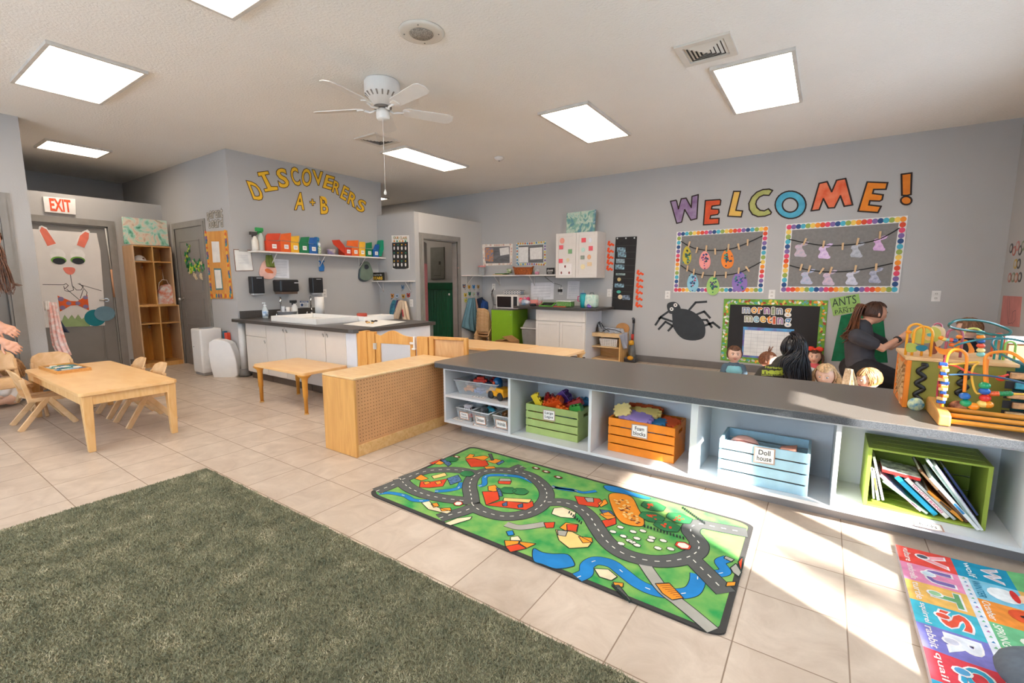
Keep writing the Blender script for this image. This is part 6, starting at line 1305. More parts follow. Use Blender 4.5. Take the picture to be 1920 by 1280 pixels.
for i,(ch,tl,tr,bl,_)in enumerate(LET):
 if ch=='I':serifI();continue
 gold(ch,tl,tr,bl,'yellow cut paper letter %s, %s letter of the arched title'%(ch,nth[i]),'yellow letters of the arched title')
gold('A',(832,480),(925,484),(822,642),'yellow paper letter A below the arched title','yellow letters below the arched title')
gold('+',(960,540),(1010,545),(965,600),'small yellow paper plus sign between the letters A and B','yellow letters below the arched title')
gold('B',(1052,517),(1125,522),(1060,678),'yellow paper letter B below the arched title','yellow letters below the arched title')
# ---------------------------------------------------------------- inside the closet
t=thing('accordion_door','dark green pleated folding door inside the closet','folding door',(-5.95,6.78,0))
AP=Plane(1,6.78,-1);u0,u1=AP.uv(800,560)[0]-0.25,AP.uv(849,560)[0]+0.02;zt_=AP.uv(825,529.5)[1];n=14;mb=MB();pts=[]
for k in range(2*n+1):pts.append((u0+(u1-u0)*k/(2*n),0.0 if k%2 else-0.035))
gm=M('#0c6b47',rough=0.42,var=0.06)
for k in range(2*n):a,b=pts[k],pts[k+1];mb.add([(a[0],6.78+a[1],0.01),(b[0],6.78+b[1],0.01),(b[0],6.78+b[1],zt_-0.03),(a[0],6.78+a[1],zt_-0.03),(a[0],6.795+a[1],0.01),(b[0],6.795+b[1],0.01),(b[0],6.795+b[1],zt_-0.03),(a[0],6.795+a[1],zt_-0.03)],[(0,1,2,3),(7,6,5,4)])
mb.build('pleats',gm,t,**w)
MB().box(u0,u1,6.735,6.80,zt_-0.14,zt_).build('valance',M('#0a5a3c',rough=0.4),t,bevel=0.01,**w);MB().box(u1-0.09,u1-0.05,6.732,6.735,zt_-0.25,zt_-0.21).build('white_tag',labm,t,**w)
t=thing('electric_panel','grey electric breaker panel door on the closet back wall','electric panel',WB.P(-6.8,1.3,0),0)
q=[(808,464),(833.5,463),(834,522.5),(809,523)];mb=MB();WB.poly(mb,q,0,0.02);mb.build('panel_door',M('#7c7d78',rough=0.5),t,bevel=0.003,**w)
mb=MB();WB.poly(mb,[(824.5,490),(827.5,490),(827.5,496),(824.5,496)],0.02,0.03,0);WB.ribbon(mb,[(815,516.5),(827.5,516.5),(827.5,496)],0.006,0.0215,0,closed=False,px=True);mb.build('panel_latch',M('#4a4a47'),t,**w)
a_=math.radians(53);t=tag(thing('door_4',None,None,(-5.56,5.46,0)),kind='structure');L_=0.74
mb=MB();mb.T=Matrix.Rotation(PI-a_,4,'Z');mb.box(0,L_,-0.035,0.0,0.01,1.92);mb.build('door_leaf',doorg,t)
mb=MB();mb.T=Matrix.Rotation(PI-a_,4,'Z');mb.box(0.02,L_-0.02,0.0,0.003,0.35,1.55).box(0.02,L_-0.02,-0.038,-0.035,0.35,1.55);mb.build('pink_paper',M('#e08f93',rough=0.7,c2='#c97a82',scale=20),t)
mb=MB()
for k in range(3):mb.box(-0.004,0.004,-0.01,0.01,0,0.02)
one('caterpillar_strip',mb,M('#d99a8c'),'tiny pink strip on the closet door jamb','paper decoration')
o=bpy.data.objects['caterpillar_strip'];o.location=CLX.at(857,503,0.024)
# ---------------------------------------------------------------- corner shelf and what stands on it
ZK=1.355
t=thing('wall_shelf','long white corner shelf running from the closet to the white wall cupboard','shelf',(-4.5,6.85,ZK-0.02))
mb=MB();mb.box(-5.429,-5.22,6.37,6.965,ZK-0.02,ZK).box(-5.22,-3.665,6.74,6.965,ZK-0.02,ZK);mb.build('shelf_board',shm,t,**w)
bracket(t,CLX,6.5,ZK-0.02,0.17)
for u in(-5.0,-4.25):bracket(t,WB,u,ZK-0.02,0.19)
K5=lambda x,y:(690+x/4.922,380+y/4.922)
def pin(lb,q,inner,colb,cols,seed,sheets,core='#77777a'):
 t=thing('bulletin_board',lb,'bulletin board',WB.at(q[3][0],q[3][1]),0,'small bulletin boards over the corner shelf');random.seed(seed)
 mb=MB();WB.poly(mb,q,0,0.008);mb.build('border_sheet',M(colb,rough=0.7),t,**w)
 Q_=[Vector(WB.uv(*p_))for p_ in q];mb=MB()
 for i in range(4):
  a,b=Q_[i],Q_[(i+1)%4];k_=max(3,int((b-a).length/0.05))
  for j in range(k_):p_=a.lerp(b,(j+.5)/k_);c_=sum(Q_,Vector((0,0)))/4;p_=p_+(c_-p_).normalized()*0.022;WB.disc(mb,p_.x,p_.y,0.018,0.018,0.008,0.0095,random.randrange(len(cols)),8)
 mb.build('border_dots',[M(c)for c in cols],t,**w)
 mb=MB();WB.poly(mb,inner,0.008,0.010);mb.build('board_face',Mwood(core,'#5d5c5c',(1.2,1.2,9),rough=0.6),t,**w)
 for qq,c in sheets:mb=MB();WB.poly(mb,qq,0.011,0.014);mb.build('pinned_sheet',M(c,c2=('#d88a2a' if c[1]=='4' else None),scale=24),t,**w)
pin('small grey bulletin board with a pale scalloped border, nearest the closet',[K5(1055,385),K5(1336,378),K5(1332,572),K5(1065,582)],[K5(1085,410),K5(1310,402),K5(1310,555),K5(1090,560)],'#e9ddd0',['#efe6dc','#d8b0a2','#e3cdb9'],1,[([K5(1080,415),K5(1160,418),K5(1158,545),K5(1085,540)],'#4f7fa8'),([K5(1218,420),K5(1302,408),K5(1308,475),K5(1225,488)],'#e6e2dc')])
pin('small grey bulletin board with a multicoloured border, beside the white cupboard',[K5(1370,372),K5(1645,354),K5(1645,578),K5(1372,576)],[K5(1392,396),K5(1620,385),K5(1620,552),K5(1395,555)],'#cfd6cf',['#d9a03a','#5a8fb0','#c9694a','#8a6aa6','#e0c45a'],2,[([K5(1395,412),K5(1482,408),K5(1482,550),K5(1397,552)],'#e9e6e2'),([K5(1498,418),K5(1612,410),K5(1612,520),K5(1500,525)],'#e9e6e2')])
def ons(px,Y=6.84):return Vector((FY(Y,px,512)[0],Y,ZK+0.0005))
c=ons(903.5);t=thing('plastic_jar','tall clear plastic jar with a pink lid on the corner shelf','jar',c);MB().lathe([(0,0),(0.055,0),(0.065,0.15),(0.063,0.15),(0.053,0.004),(0,0.004)],seg=18).build('jar_body',clear,t);MB().lathe([(0,0.151),(0.07,0.151),(0.07,0.175),(0,0.18)],seg=18).build('lid',M('#d98a86',rough=0.4),t)
for k,(cc,lb)in enumerate((('#c9a877','tan flat box lying on the corner shelf, under the green one'),('#4f7a4a','green flat box lying on the corner shelf, on the tan one'))):
 c=ons(938+k*4);one('flat_box',MB().box(c.x-0.11,c.x+0.10,6.76,6.92,ZK+0.0005+k*0.016,ZK+0.0155+k*0.016),M(cc),lb,'box','flat boxes on the corner shelf')
c=ons(954);one('striped_tin',MB().lathe([(0,0),(0.045,0),(0.045,0.075),(0,0.078)],(c.x,6.85,ZK+0.033),16),M('#7a8f5a',c2='#c9cdb0',scale=30),'small green and white tin on the flat boxes','tin')
c=ons(981);t=thing('wicker_basket','orange brown wicker basket on the corner shelf','basket',c)
mb=MB()
for k in range(9):z=0.006+k*0.0125;sc=0.86+0.14*k/8;mb.tube([(0.19*sc*math.cos(a),0.095*sc*math.sin(a),z+0.002*math.sin(9*a+k*PI))for a in[i*PI/12 for i in range(24)]],0.0075,6,closed=True)
mb.build('woven_body',M('#b5602a',rough=0.6,var=0.3,scale=60),t);mb=MB();mb.tube([(0.19*math.cos(a),0.095*math.sin(a),0.118)for a in[i*PI/12 for i in range(24)]],0.011,8,closed=True);mb.build('rim',M('#a4521f',rough=0.6,var=0.2,scale=60),t);MB().lathe([(0,0.0),(0.15,0.0),(0.15,0.006),(0,0.006)],seg=20).build('basket_bottom',M('#8c451b'),t)
for s in(-1,1):mb=MB();mb.tube([(s*0.18,-0.03,0.115),(s*0.205,-0.02,0.14),(s*0.205,0.02,0.14),(s*0.18,0.03,0.115)],0.008,6);mb.build('basket_handle',M('#a4521f'),t)
c=ons(1007);t=thing('glass_jar','small glass jar with pink contents beside the wicker basket','jar',c);MB().lathe([(0,0),(0.04,0),(0.045,0.06),(0.035,0.085),(0.035,0.10),(0,0.10)],seg=16).build('jar_body',clear,t);MB().lathe([(0,0.003),(0.036,0.003),(0.038,0.05),(0,0.05)],seg=14).build('pink_fill',M('#cf5a8a'),t)
c=ons(1032,6.80);t=thing('choose_sign','small black sign with white script on the corner shelf','sign',c)
MB().box(-0.07,0.07,-0.012,0.012,0,0.11).build('sign_block',M('#1d1c1c'),t);SGN=Plane(1,6.788,-1);mb=MB();SGN.text(mb,'choose',((c.x-.055,ZK+.09),(c.x+.055,ZK+.095),(c.x-.055,ZK+.045)),0.0,0,px=False,th=0.001,bold=0.01);SGN.text(mb,'kindness',((c.x-.04,ZK+.035),(c.x+.04,ZK+.037),(c.x-.04,ZK+.018)),0.0,0,px=False,th=0.001);mb.build('sign_letters',M('#e9e7e2'),t,**w)
gh='animal shaped coat hooks under the corner shelf'
for i,(x,y,nm)in enumerate([(870,537,'dark and orange bird shaped hook, upper row, first from the closet door'),(879.5,538.5,'yellow lion hook, upper row under the corner shelf'),(888,538,'bright blue elephant hook, upper row under the corner shelf'),(896.5,538,'small brown animal hook at the corner, upper row'),(872.5,553.5,'yellow bee hook, lower row, first from the closet door'),(880.5,551,'dark green turtle hook in the lower row'),(888.5,552,'pale green and pink hook in the lower row'),(896,551,'grey violet animal hook at the corner, lower row'),(873,563.5,'yellow green hook alone at the lowest point')]):
 hookanimal(CLX,x,y,['#4a4f6a','#d8a52f','#3f86c0','#c09a5a','#e0c23a','#2d8060','#a9c8a0','#8d86a0','#cbc65a'][i],nm,gh,['#e08a2c','#8a5a2a','#23527a','#7a5a34','#33332f','#1b5a40','#c97a8a','#5a5470','#8a8a3a'][i])
gc_='coats hanging under the corner shelf'
mb=MB();drape(mb,CLX,[(876,559),(871,580),(866,600),(864,613)],[(887,558),(889,580),(892,605),(894,627)],0.02,0.05,4,0.05,rows=16,cols=36);one('teal_coat',mb,M('#5a7f8c',rough=0.7,var=0.05),'long grey teal coat hanging from the hooks beside the closet door','coat',gc_)
mb=MB();drape(mb,CLX,[(884,558),(888,580),(892,620)],[(892,560),(896,590),(897,622)],0.0,0.03,2,0.03);one('peach_cloth',mb,M('#dcae98',rough=0.8),'peach coloured cloth hanging behind the teal coat','cloth',gc_)
mb=MB();drape(mb,CLX,[(892,560),(895,575),(899,590),(906,597)],[(900,557),(903,568),(907,580),(909,594)],0.03,0.04,2,0.05);one('navy_coat',mb,M('#1d2a44',rough=0.7),'navy coat hanging nearest the corner','coat',gc_)
mb=MB();drape(mb,WB,[(905,558),(905,575),(908,590)],[(916,566),(917,578),(912,590)],0.02,0.05,2,0.08,topamp=0.9);one('blue_coat',mb,M('#1f4a8c',rough=0.6),'bright blue padded coat in the corner over the chair stack','coat',gc_)
base=make_chair('wooden toddler chair, bottom of the stack in the corner',(-5.08,6.66,0),0.0,'stack of wooden toddler chairs in the corner')
refresh_kids();names=['second','third','fourth','fifth','sixth']
for k in range(5):
 c_=copy_tree(base);place(c_,(-5.08,6.66+0.004*k,0.052*(k+1)),0.0);c_['label']='wooden toddler chair, %s from the floor in the corner stack'%names[k]if k<4 else 'wooden toddler chair on top of the corner stack'
gx0,gx1=-4.777,-4.33
t=thing('green_cupboard','bright lime green cupboard under the microwave','cupboard',((gx0+gx1)/2,6.62,0));gmat=M('#86b326',rough=0.4,var=0.03)
MB().box(gx0,gx1,6.40,6.86,0.02,0.755).build('carcass',gmat,t,bevel=0.003,**w);MB().box(gx0+0.004,gx1-0.004,6.382,6.399,0.03,0.75).build('door',gmat,t,bevel=0.003,**w);MB().box(gx0,gx1,6.38,6.86,0.755,0.767).build('top_board',M('#6b6a66'),t,**w)
mb=MB();mb.ball((gx1-0.03,6.375,0.68),0.009,8,0,6);mb.build('knob',metal,t,**w)
t=thing('microwave','white microwave with a dark door on the green cupboard','microwave',(-4.51,6.66,0.768));mwm=M('#e6e1da',rough=0.35)
MB().box(-4.74,-4.285,6.48,6.84,0.775,1.01).build('housing',mwm,t,bevel=0.008,seg=3,**w);MB().box(-4.715,-4.42,6.468,6.481,0.80,0.985).build('glass_door',M('#2a2222',rough=0.15),t,bevel=0.01,**w);MB().box(-4.375,-4.30,6.47,6.481,0.80,0.985).build('control_panel',M('#26262a',rough=0.3),t,bevel=0.004,**w)
for x in(-4.7,-4.33):MB().box(x-.02,x+.02,6.5,6.54,0.768,0.776).build('foot',blk2,t,**w)
t=thing('wire_caddy','white wire caddy with a ring pattern on the microwave','caddy',(-4.48,6.66,1.011));mb=MB()
for z in(0.004,0.075):mb.tube([(-0.17,-0.07,z),(0.17,-0.07,z),(0.17,0.07,z),(-0.17,0.07,z)],0.004,6,closed=True)
mb.build('wire_frame',M('#4a4a4c',rough=0.4),t)
mb=MB()
for i in range(6):
 for zz in(0.022,0.057):mb.tube([(-0.145+i*0.058+0.028*math.cos(a),-0.071,zz+0.017*math.sin(a))for a in[j*PI/5 for j in range(10)]],0.0035,5,closed=True)
mb.build('ring_front',M('#e9e6e2',rough=0.4),t);MB().box(-0.16,0.16,-0.06,0.06,0.006,0.06).build('folded_towels',M('#8d9299',rough=0.8),t)
t2=outlet(WB,(922,530,930,545),'white electric outlet above the microwave with two cords');mb=MB();A=WB.at(926,541,.01)
mb.tube([A,A+Vector((-0.02,-0.03,-0.05)),A+Vector((0.03,-0.05,-0.18)),A+Vector((0.05,-0.05,-0.30)),(-4.70,6.90,0.80)],0.006,6);mb.tube([A,A+Vector((-0.03,-0.03,-0.1)),A+Vector((0.02,-0.04,-0.3)),A+Vector((0.0,-0.05,-0.42))],0.005,6);one('power_cord',mb,M('#3a2f2c'),'dark power cords running from the outlet to behind the microwave','cord')
t=thing('trash_bin','grey swing lid trash bin between green cupboard and white cabinet','trash bin',(-4.06,6.62,0));tb_=M('#8d8a88',rough=0.5)
mb=MB();mb.hexa([(-.12,-.12,0),(.12,-.12,0),(.12,.12,0),(-.12,.12,0),(-.155,-.15,.45),(.155,-.15,.45),(.155,.15,.45),(-.155,.15,.45)]);mb.build('bin_body',tb_,t,bevel=0.02,seg=3);MB().box(-.165,.165,-.16,.16,.45,.475).build('rim',M('#cfcbc6',rough=0.5),t,bevel=0.008)
mb=MB();mb.hexa([(-.15,-.145,.475),(.15,-.145,.475),(.15,.145,.475),(-.15,.145,.475),(-.13,-.06,.60),(.13,-.06,.60),(.13,.06,.60),(-.13,.06,.60)]);mb.build('swing_lid',M('#aaa6a2',rough=0.5),t,bevel=0.03,seg=4)
t=thing('cardboard_box','open brown cardboard box on the floor before the green cupboard','cardboard box',(-4.30,6.20,0));cb=M('#a97c4f',rough=0.8,var=0.05)
MB().box(-.17,.15,-.12,.12,0,.27).build('box_body',cb,t);mb=MB();mb.hexa([(-.17,-.13,.27),(-.02,-.13,.28),(-.02,.12,.28),(-.17,.12,.27),(-.17,-.13,.273),(-.02,-.13,.283),(-.02,.12,.283),(-.17,.12,.273)]);mb.hexa([(.15,-.13,.27),(.0,-.16,.345),(.0,.12,.345),(.15,.12,.27),(.15,-.13,.274),(.0,-.16,.349),(.0,.12,.349),(.15,.12,.274)]);mb.build('flaps',cb,t)
kw=M('#dcd5cd',rough=0.4,var=0.015)
kcab('kitchen_base_cabinet','white two door base cabinet with a wide drawer under the kitchen counter',-3.85,-2.975,6.35,6.955,0.80,[(-3.85,-3.412,0.09,0.61,None),(-3.412,-2.975,0.09,0.61,None)],[(-3.85,-2.975,0.62,0.79,None)],mat=kw,inset=True)
MB().box(-2.975,-2.971,6.37,6.955,0,0.80).build('tmp',bluewhite);o=bpy.data.objects['tmp'];o.name='cabinet_side_panel';tag(o,'pale bluish side panel of the white kitchen base cabinet','panel')
one('kitchen_countertop',MB().box(-4.24,-2.76,6.27,6.968,0.802,0.838),M('#4a4643',rough=0.35,var=0.25,scale=220,c2='#383533',detail=1),'dark countertop on the white kitchen cabinet by the back wall','countertop',bevel=0.004)
ux0,ux1,uz0,uz1=-3.657,-2.94,1.293,2.0
t=thing('wall_cupboard','white two door wall cupboard covered in colourful stickers','cupboard',((ux0+ux1)/2,6.8,uz0));MB().box(ux0,ux1,6.668,6.965,uz0,uz1).build('carcass',kw,t,**w)
UP=Plane(1,6.65,-1);um=(ux0+ux1)/2+0.0
for a,b in((ux0,um-0.002),(um+0.002,ux1)):
 mb=MB();UP.rect(mb,a,b,uz0+0.002,uz1-0.002,-0.018,0.0)
 for q in((a,a+.05,uz0+.002,uz1-.002),(b-.05,b,uz0+.002,uz1-.002),(a+.05,b-.05,uz0+.002,uz0+.052),(a+.05,b-.05,uz1-.052,uz1-.002)):UP.rect(mb,q[0],q[1],q[2],q[3],0,0.006)
 mb.build('door',kw,t,bevel=0.002,**w)
K6=lambda x,y:(1000+x/4,380+y/4)
for i,(x0,y0,x1,y1,c,nm,rd)in enumerate([(200,262,236,308,'#eba08c','salmon pink round',1),(195,318,225,350,'#e8616a','bright pink square',0),(262,348,292,382,'#7fae7c','green and white',0),(192,420,222,452,'#e8606a','lowest pink square',0),(248,415,272,445,'#e3d2a8','faint yellow round',1),(192,456,290,542,'#ece6e2','large white certificate with small figures',0),(362,263,396,298,'#e8555f','pink red square',0),(415,262,440,300,'#dfe0e6','pale oval',1),(416,324,448,360,'#e8606a','second pink square on the right door',0),(360,335,390,370,'#bcdcd0','mint round',1),(355,395,385,425,'#8f9a8c','grey patterned',0),(405,388,435,425,'#e9ae86','peach round',1),(355,460,390,500,'#ecdcae','cream round',1),(405,445,440,475,'#e6c9a0','beige',0)]):
 mb=MB();a=UP.uv(*K6(x0,y1));b=UP.uv(*K6(x1,y0))
 if rd:UP.disc(mb,(a[0]+b[0])/2,(a[1]+b[1])/2,(b[0]-a[0])/2,(b[1]-a[1])/2,0.0065,0.008)
 else:UP.rect(mb,a[0],b[0],a[1],b[1],0.0065,0.008)
 if i==5:
  for px_,py_ in((240,478),(212,525),(270,525)):c3=UP.uv(*K6(px_,py_));UP.disc(mb,c3[0],c3[1],.014,.022,.008,.009,1,8)
 one('cupboard_sticker',mb,[M(c,rough=0.6,var=0.05,scale=60),M('#8a3a34')],nm+' sticker on the white wall cupboard','sticker','stickers on the white wall cupboard')
cq=Plane(1,6.86,-1);t=thing('canvas_painting','blue green blotchy canvas painting leaning on top of the white cupboard','painting',cq.P(-3.4,uz1,0),0,'soft green canvas paintings');z_=cq.uv(1063,437)[1]
q=[cq.uv(1064,400),cq.uv(1118,393),cq.uv(1115.5,435),cq.uv(1063,437)];q=[(a,max(b,uz1+0.002))for a,b in q];mb=MB();cq.poly(mb,q,0,0.025,px=False);mb.build('canvas',art_mat(['#4f8f8c','#8fbfb4','#c9d4c0','#7fae9c','#5a88a0','#bcd0cc'],6),t,**w)
ZC2=0.8385
def kc(px,py):return Vector(FZ(ZC2,px,py))
def kc2(px,Y=6.55):return Vector((FY(Y,px,572)[0],Y,ZC2))
c=kc2(981);t=thing('snack_bag','clear bag of red, pink and blue toys on the counter by the microwave','bag',c)
for dx,dz,r,cc in((-.05,.08,.05,'#e2555a'),(0.02,.05,.05,'#7fa9cf'),(.08,.055,.045,'#e8dfe6'),(.1,.11,.035,'#cf3f6a'),(.03,.12,.03,'#d98aa0')):MB().ball((dx,0,dz),(r,r*.8,r),12,0,8).build('soft_toy',M(cc,rough=0.5),t)
MB().ball((0.02,0,0.055),(0.13,0.075,0.055),16,0,10).build('bag_film',Mclear('#e8eef2',0.3,0.1),t)
c=kc2(1003,6.6);one('pink_roll',MB().lathe([(0,-0.09),(0.045,-0.085),(0.05,0),(0.045,0.085),(0,0.09)],(c.x,c.y,ZC2+0.05),14,ax=(1,0.1,0)),M('#e58f86',rough=0.7),'salmon pink rolled blanket on the kitchen counter','blanket roll')
c=kc2(1000,6.45);one('black_pouch',MB().box(c.x-.05,c.x+.04,c.y-.03,c.y+.03,ZC2,ZC2+0.04),M('#1c1d20',rough=0.6),'small black pouch on the kitchen counter edge','pouch',bevel=0.015,seg=3)
c=kc2(1013,6.5);t=thing('drink_cup','clear cup of red drink on the kitchen counter','cup',c);MB().lathe([(0,0),(0.032,0),(0.045,0.14),(0.043,0.14),(0.030,0.003),(0,0.003)],seg=16).build('cup_body',clear,t);MB().lathe([(0,0.004),(0.031,0.004),(0.038,0.09),(0,0.09)],seg=14).build('red_drink',M('#b8382f',c2='#d98a6a',scale=30),t)
t=thing('tablet','tablet in a green case leaning on the kitchen counter','tablet',kc2(1028,6.5));mb=MB();mb.T=Matrix.Rotation(math.radians(20),4,'X');mb.box(-.13,.12,-.08,.08,0.025,0.04);mb.build('green_case',M('#5aa23a',rough=0.5),t,bevel=0.006);mb=MB();mb.T=Matrix.Rotation(math.radians(20),4,'X');mb.box(-.105,.095,-.06,.06,0.0402,0.0412);mb.build('screen',M('#1d2a20',rough=0.15),t)
c=kc2(1061,6.5);t=thing('storage_box','speckled green storage box with a white lid on the kitchen counter','box',c);MB().box(-.13,.12,-.07,.07,0.006,.085).build('box_body',M('#6fa052',var=0.3,scale=90),t,bevel=0.015,seg=3);MB().box(-.135,.125,-.075,.075,.085,.098).build('lid',M('#e6e6e0'),t,bevel=0.004)
c=kc2(1050,6.40);one('orange_strap',MB().box(c.x-.12,c.x+.1,c.y-.015,c.y+.02,ZC2,ZC2+.012),M('#c9502a'),'orange strap lying along the kitchen counter edge','strap',bevel=0.004)
c=kc2(1093,6.5);t=thing('teal_tumbler','tall teal tumbler with a pink handle and straw on the kitchen counter','tumbler',c)
MB().lathe([(0,0),(0.036,0),(0.042,0.08),(0.05,0.12),(0.05,0.205),(0,0.21)],seg=18).build('tumbler_body',M('#1c9fa6',rough=0.35),t);MB().lathe([(0,0.21),(0.047,0.21),(0.04,0.225),(0,0.225)],seg=18).build('lid',M('#2a6f9c'),t);mb=MB();mb.tube([(-0.05,0,.17),(-.085,0,.17),(-.09,0,.10),(-.048,0,.095)],0.009,8);mb.build('handle',M('#cf4f7a'),t);mb=MB();mb.tube([(0,0,.22),(0.0,0,.27)],0.004,6);mb.build('straw',M('#9fc9d8'),t)
c=kc2(1110,6.55);t=thing('lunch_bag','pale mint patterned lunch bag at the right end of the kitchen counter','lunch bag',c);MB().box(-.12,.09,-.07,.07,0,.2).build('bag_body',M('#a9cfc0',c2='#d6dfd0',scale=26,rough=0.7),t,bevel=0.035,seg=4);mb=MB();mb.tube([(-.04,0,.19),(-.035,0,.225),(.02,0,.225),(.03,0,.19)],0.006,6);mb.build('bag_handle',M('#5a6a66'),t)
c=kc2(1103,6.42);one('purple_toy',MB().ball((c.x,c.y,ZC2+.03),(.025,.02,.03),10,0,8).ball((c.x+.03,c.y,ZC2+.02),(.02,.02,.02),10,0,6),M('#8a6ac0',rough=0.5),'small purple toy in front of the lunch bag','toy')
def sheet(plane,q,c,lb,lines=0,grp=None,nm='wall_paper_sheet',d=0.002):
 mb=MB();plane.poly(mb,q,d,d+0.002,0);Q_=[Vector(plane.uv(*p_))for p_ in q]
 for k in range(lines):
  v=(k+1)/(lines+1);a=Q_[0].lerp(Q_[3],v);b=Q_[1].lerp(Q_[2],v);plane.ribbon(mb,[tuple(a.lerp(b,.12)),tuple(a.lerp(b,.85))],0.004,d+0.0026,1,closed=False)
 return one(nm,mb,[M(c,rough=0.7),M('#a8a8ae')],lb,'paper',grp)
sheet(WB,[(996,530),(1039,529),(1038,561),(995,562)],'#e3e1e4','wide white planner sheet on the wall behind the kitchen counter',5,'papers behind the kitchen counter')
sheet(WB,[(1065,527),(1087,527),(1086,560),(1063,560)],'#dddadb','tall white lined sheet on the wall behind the kitchen counter',9,'papers behind the kitchen counter')
t=outlet(WB,(1048,538,1056,553),'outlet with a black plug behind the kitchen counter');mb=MB();WB.poly(mb,[(1048.5,542),(1055,542),(1055,547),(1048.5,547)],0.008,0.05);mb.tube([WB.at(1052,542,.03),WB.at(1054,535,.02),WB.at(1047,533,.01),WB.at(1037,530,.01),WB.at(1024,520,.02),WB.at(1021,514,.04)],0.003,5);one('plug_and_cord',mb,M('#1f1e1e'),'black plug with a thin cord rising to the corner shelf','plug')
outlet(WB,(1138,541,1147,557),'white light switch plate left of the black pocket chart',1)
t=thing('toy_shelf','small birch two shelf unit against the back wall','shelf unit',(-2.75,6.78,0));a,b,f,g,h=-2.99,-2.51,6.60,6.95,0.43
MB().box(a,a+.018,f,g,0,h).build('side_panel',oakv,t,**w);MB().box(b-.018,b,f,g,0,h).build('side_panel',oakv,t,**w);MB().box(a,b,f-.005,g,h,h+.018).build('top_board',birch,t,**w);MB().box(a+.018,b-.018,f,g,.225,.24).build('shelf',birch,t,**w);MB().box(a+.018,b-.018,f,g,.03,.045).build('bottom_board',birch,t,**w);MB().box(a+.018,b-.018,g-.01,g,.045,h).build('back_panel',oak,t,**w);MB().box(a+.018,b-.018,f,f+.015,h-.04,h).build('front_rail',birch,t,**w)
t=thing('white_basket','white perforated plastic basket on the upper shelf of the birch unit','basket',(-2.72,6.74,.241));mb=MB();mb.hexa([(-.13,-.09,0),(.13,-.09,0),(.13,.09,0),(-.13,.09,0),(-.15,-.105,.12),(.15,-.105,.12),(.15,.105,.12),(-.15,.105,.12)]);mb.build('basket_body',M('#e9e4dc',rough=0.5),t,bevel=0.008)
mb=MB()
for i in range(9):
 for j in range(4):x=-.115+i*.029;z=.025+j*.024;y=-.0925-.0145*z/.12*1.0;mb.add([(x-.007,y-.003,z-.006),(x+.007,y-.003,z-.006),(x+.007,y-.005,z+.006),(x-.007,y-.005,z+.006)],[(0,1,2,3)])
mb.build('holes',M('#8d8478'),t)
mb=MB();drape(mb,Plane(1,6.62,-1),[(1112,612),(1113,620),(1112,627)],[(1160,618),(1162,624),(1164,627)],-0.2,0.10,5,0.05,rows=6,cols=40,topamp=1.0);c=one('grey_cloth',mb,M('#b9bcc2',rough=0.85,var=0.05),'crumpled pale grey cloth with dark straps on top of the birch unit','cloth')
mb=MB();P_2=Plane(1,6.60,-1)
for pth in([(1114,624),(1117,610),(1122,603),(1124,612)],[(1113,622),(1116,608),(1119,604),(1126,616)],[(1122,606),(1128,615),(1140,622)],[(1126,622),(1135,617),(1150,619),(1163,623)]):mb.tube([P_2.at(x,y,-.1+.02*i)for i,(x,y)in enumerate(pth)],0.006,6)
one('dark_straps',mb,M('#3a3d44',rough=0.7),'thin dark straps looping over the grey cloth','strap')
mb=MB();drape(mb,Plane(0,-2.505,1),[(1160,628),(1164,640),(1168,655)],[(1175,622),(1175,640),(1173,650)],0.005,0.03,2,0.01);one('hanging_cloth',mb,M('#b4b7c4',rough=0.85),'pale grey blue cloth hanging down the side of the birch unit','cloth')
mb=MB();WB.disc(mb,WB.uv(1168,625)[0],0.50,0.11,0.09,0.01,0.03,0,20);one('wooden_disc',mb,M('#c78f55',rough=0.5),'brown round wooden tray leaning on the wall behind the birch unit','tray')
t=thing('stick_vacuum','upright grey and yellow toy vacuum by the back wall','vacuum',(-2.41,6.83,0));vg=M('#3d3f44',rough=0.4);vy=M('#e2a020',rough=0.4)
mb=MB();mb.tube([(-.02,.05,.22),(-.015,.07,.45),(-.01,.08,.60)],.014,10);mb.tube([(-.01,.08,.60),(-.01,.07,.66),(-.005,.03,.67)],.022,10);mb.build('handle',vg,t)
MB().lathe([(0,0),(.05,0),(.055,.05),(.045,.16),(.025,.26),(0,.27)],(0,.02,.06),16).build('dust_cup',M('#6b6a66',rough=0.25),t);MB().lathe([(0,0),(.04,0),(.04,.05),(.02,.07),(0,.07)],(-.01,.0,.27),14).build('yellow_cap',vy,t);MB().lathe([(.018,0),(.02,.0),(.022,.09),(.016,.09)],(-.016,.06,.34),12).build('red_collar',M('#c2362c'),t)
mb=MB();mb.box(-.11,.09,-.06,.06,0,.07);mb.build('floor_head',vg,t,bevel=.02,seg=3);mb=MB();mb.ball((0.0,-.05,.07),(.05,.035,.035),12,0,8);mb.build('yellow_roller',vy,t)
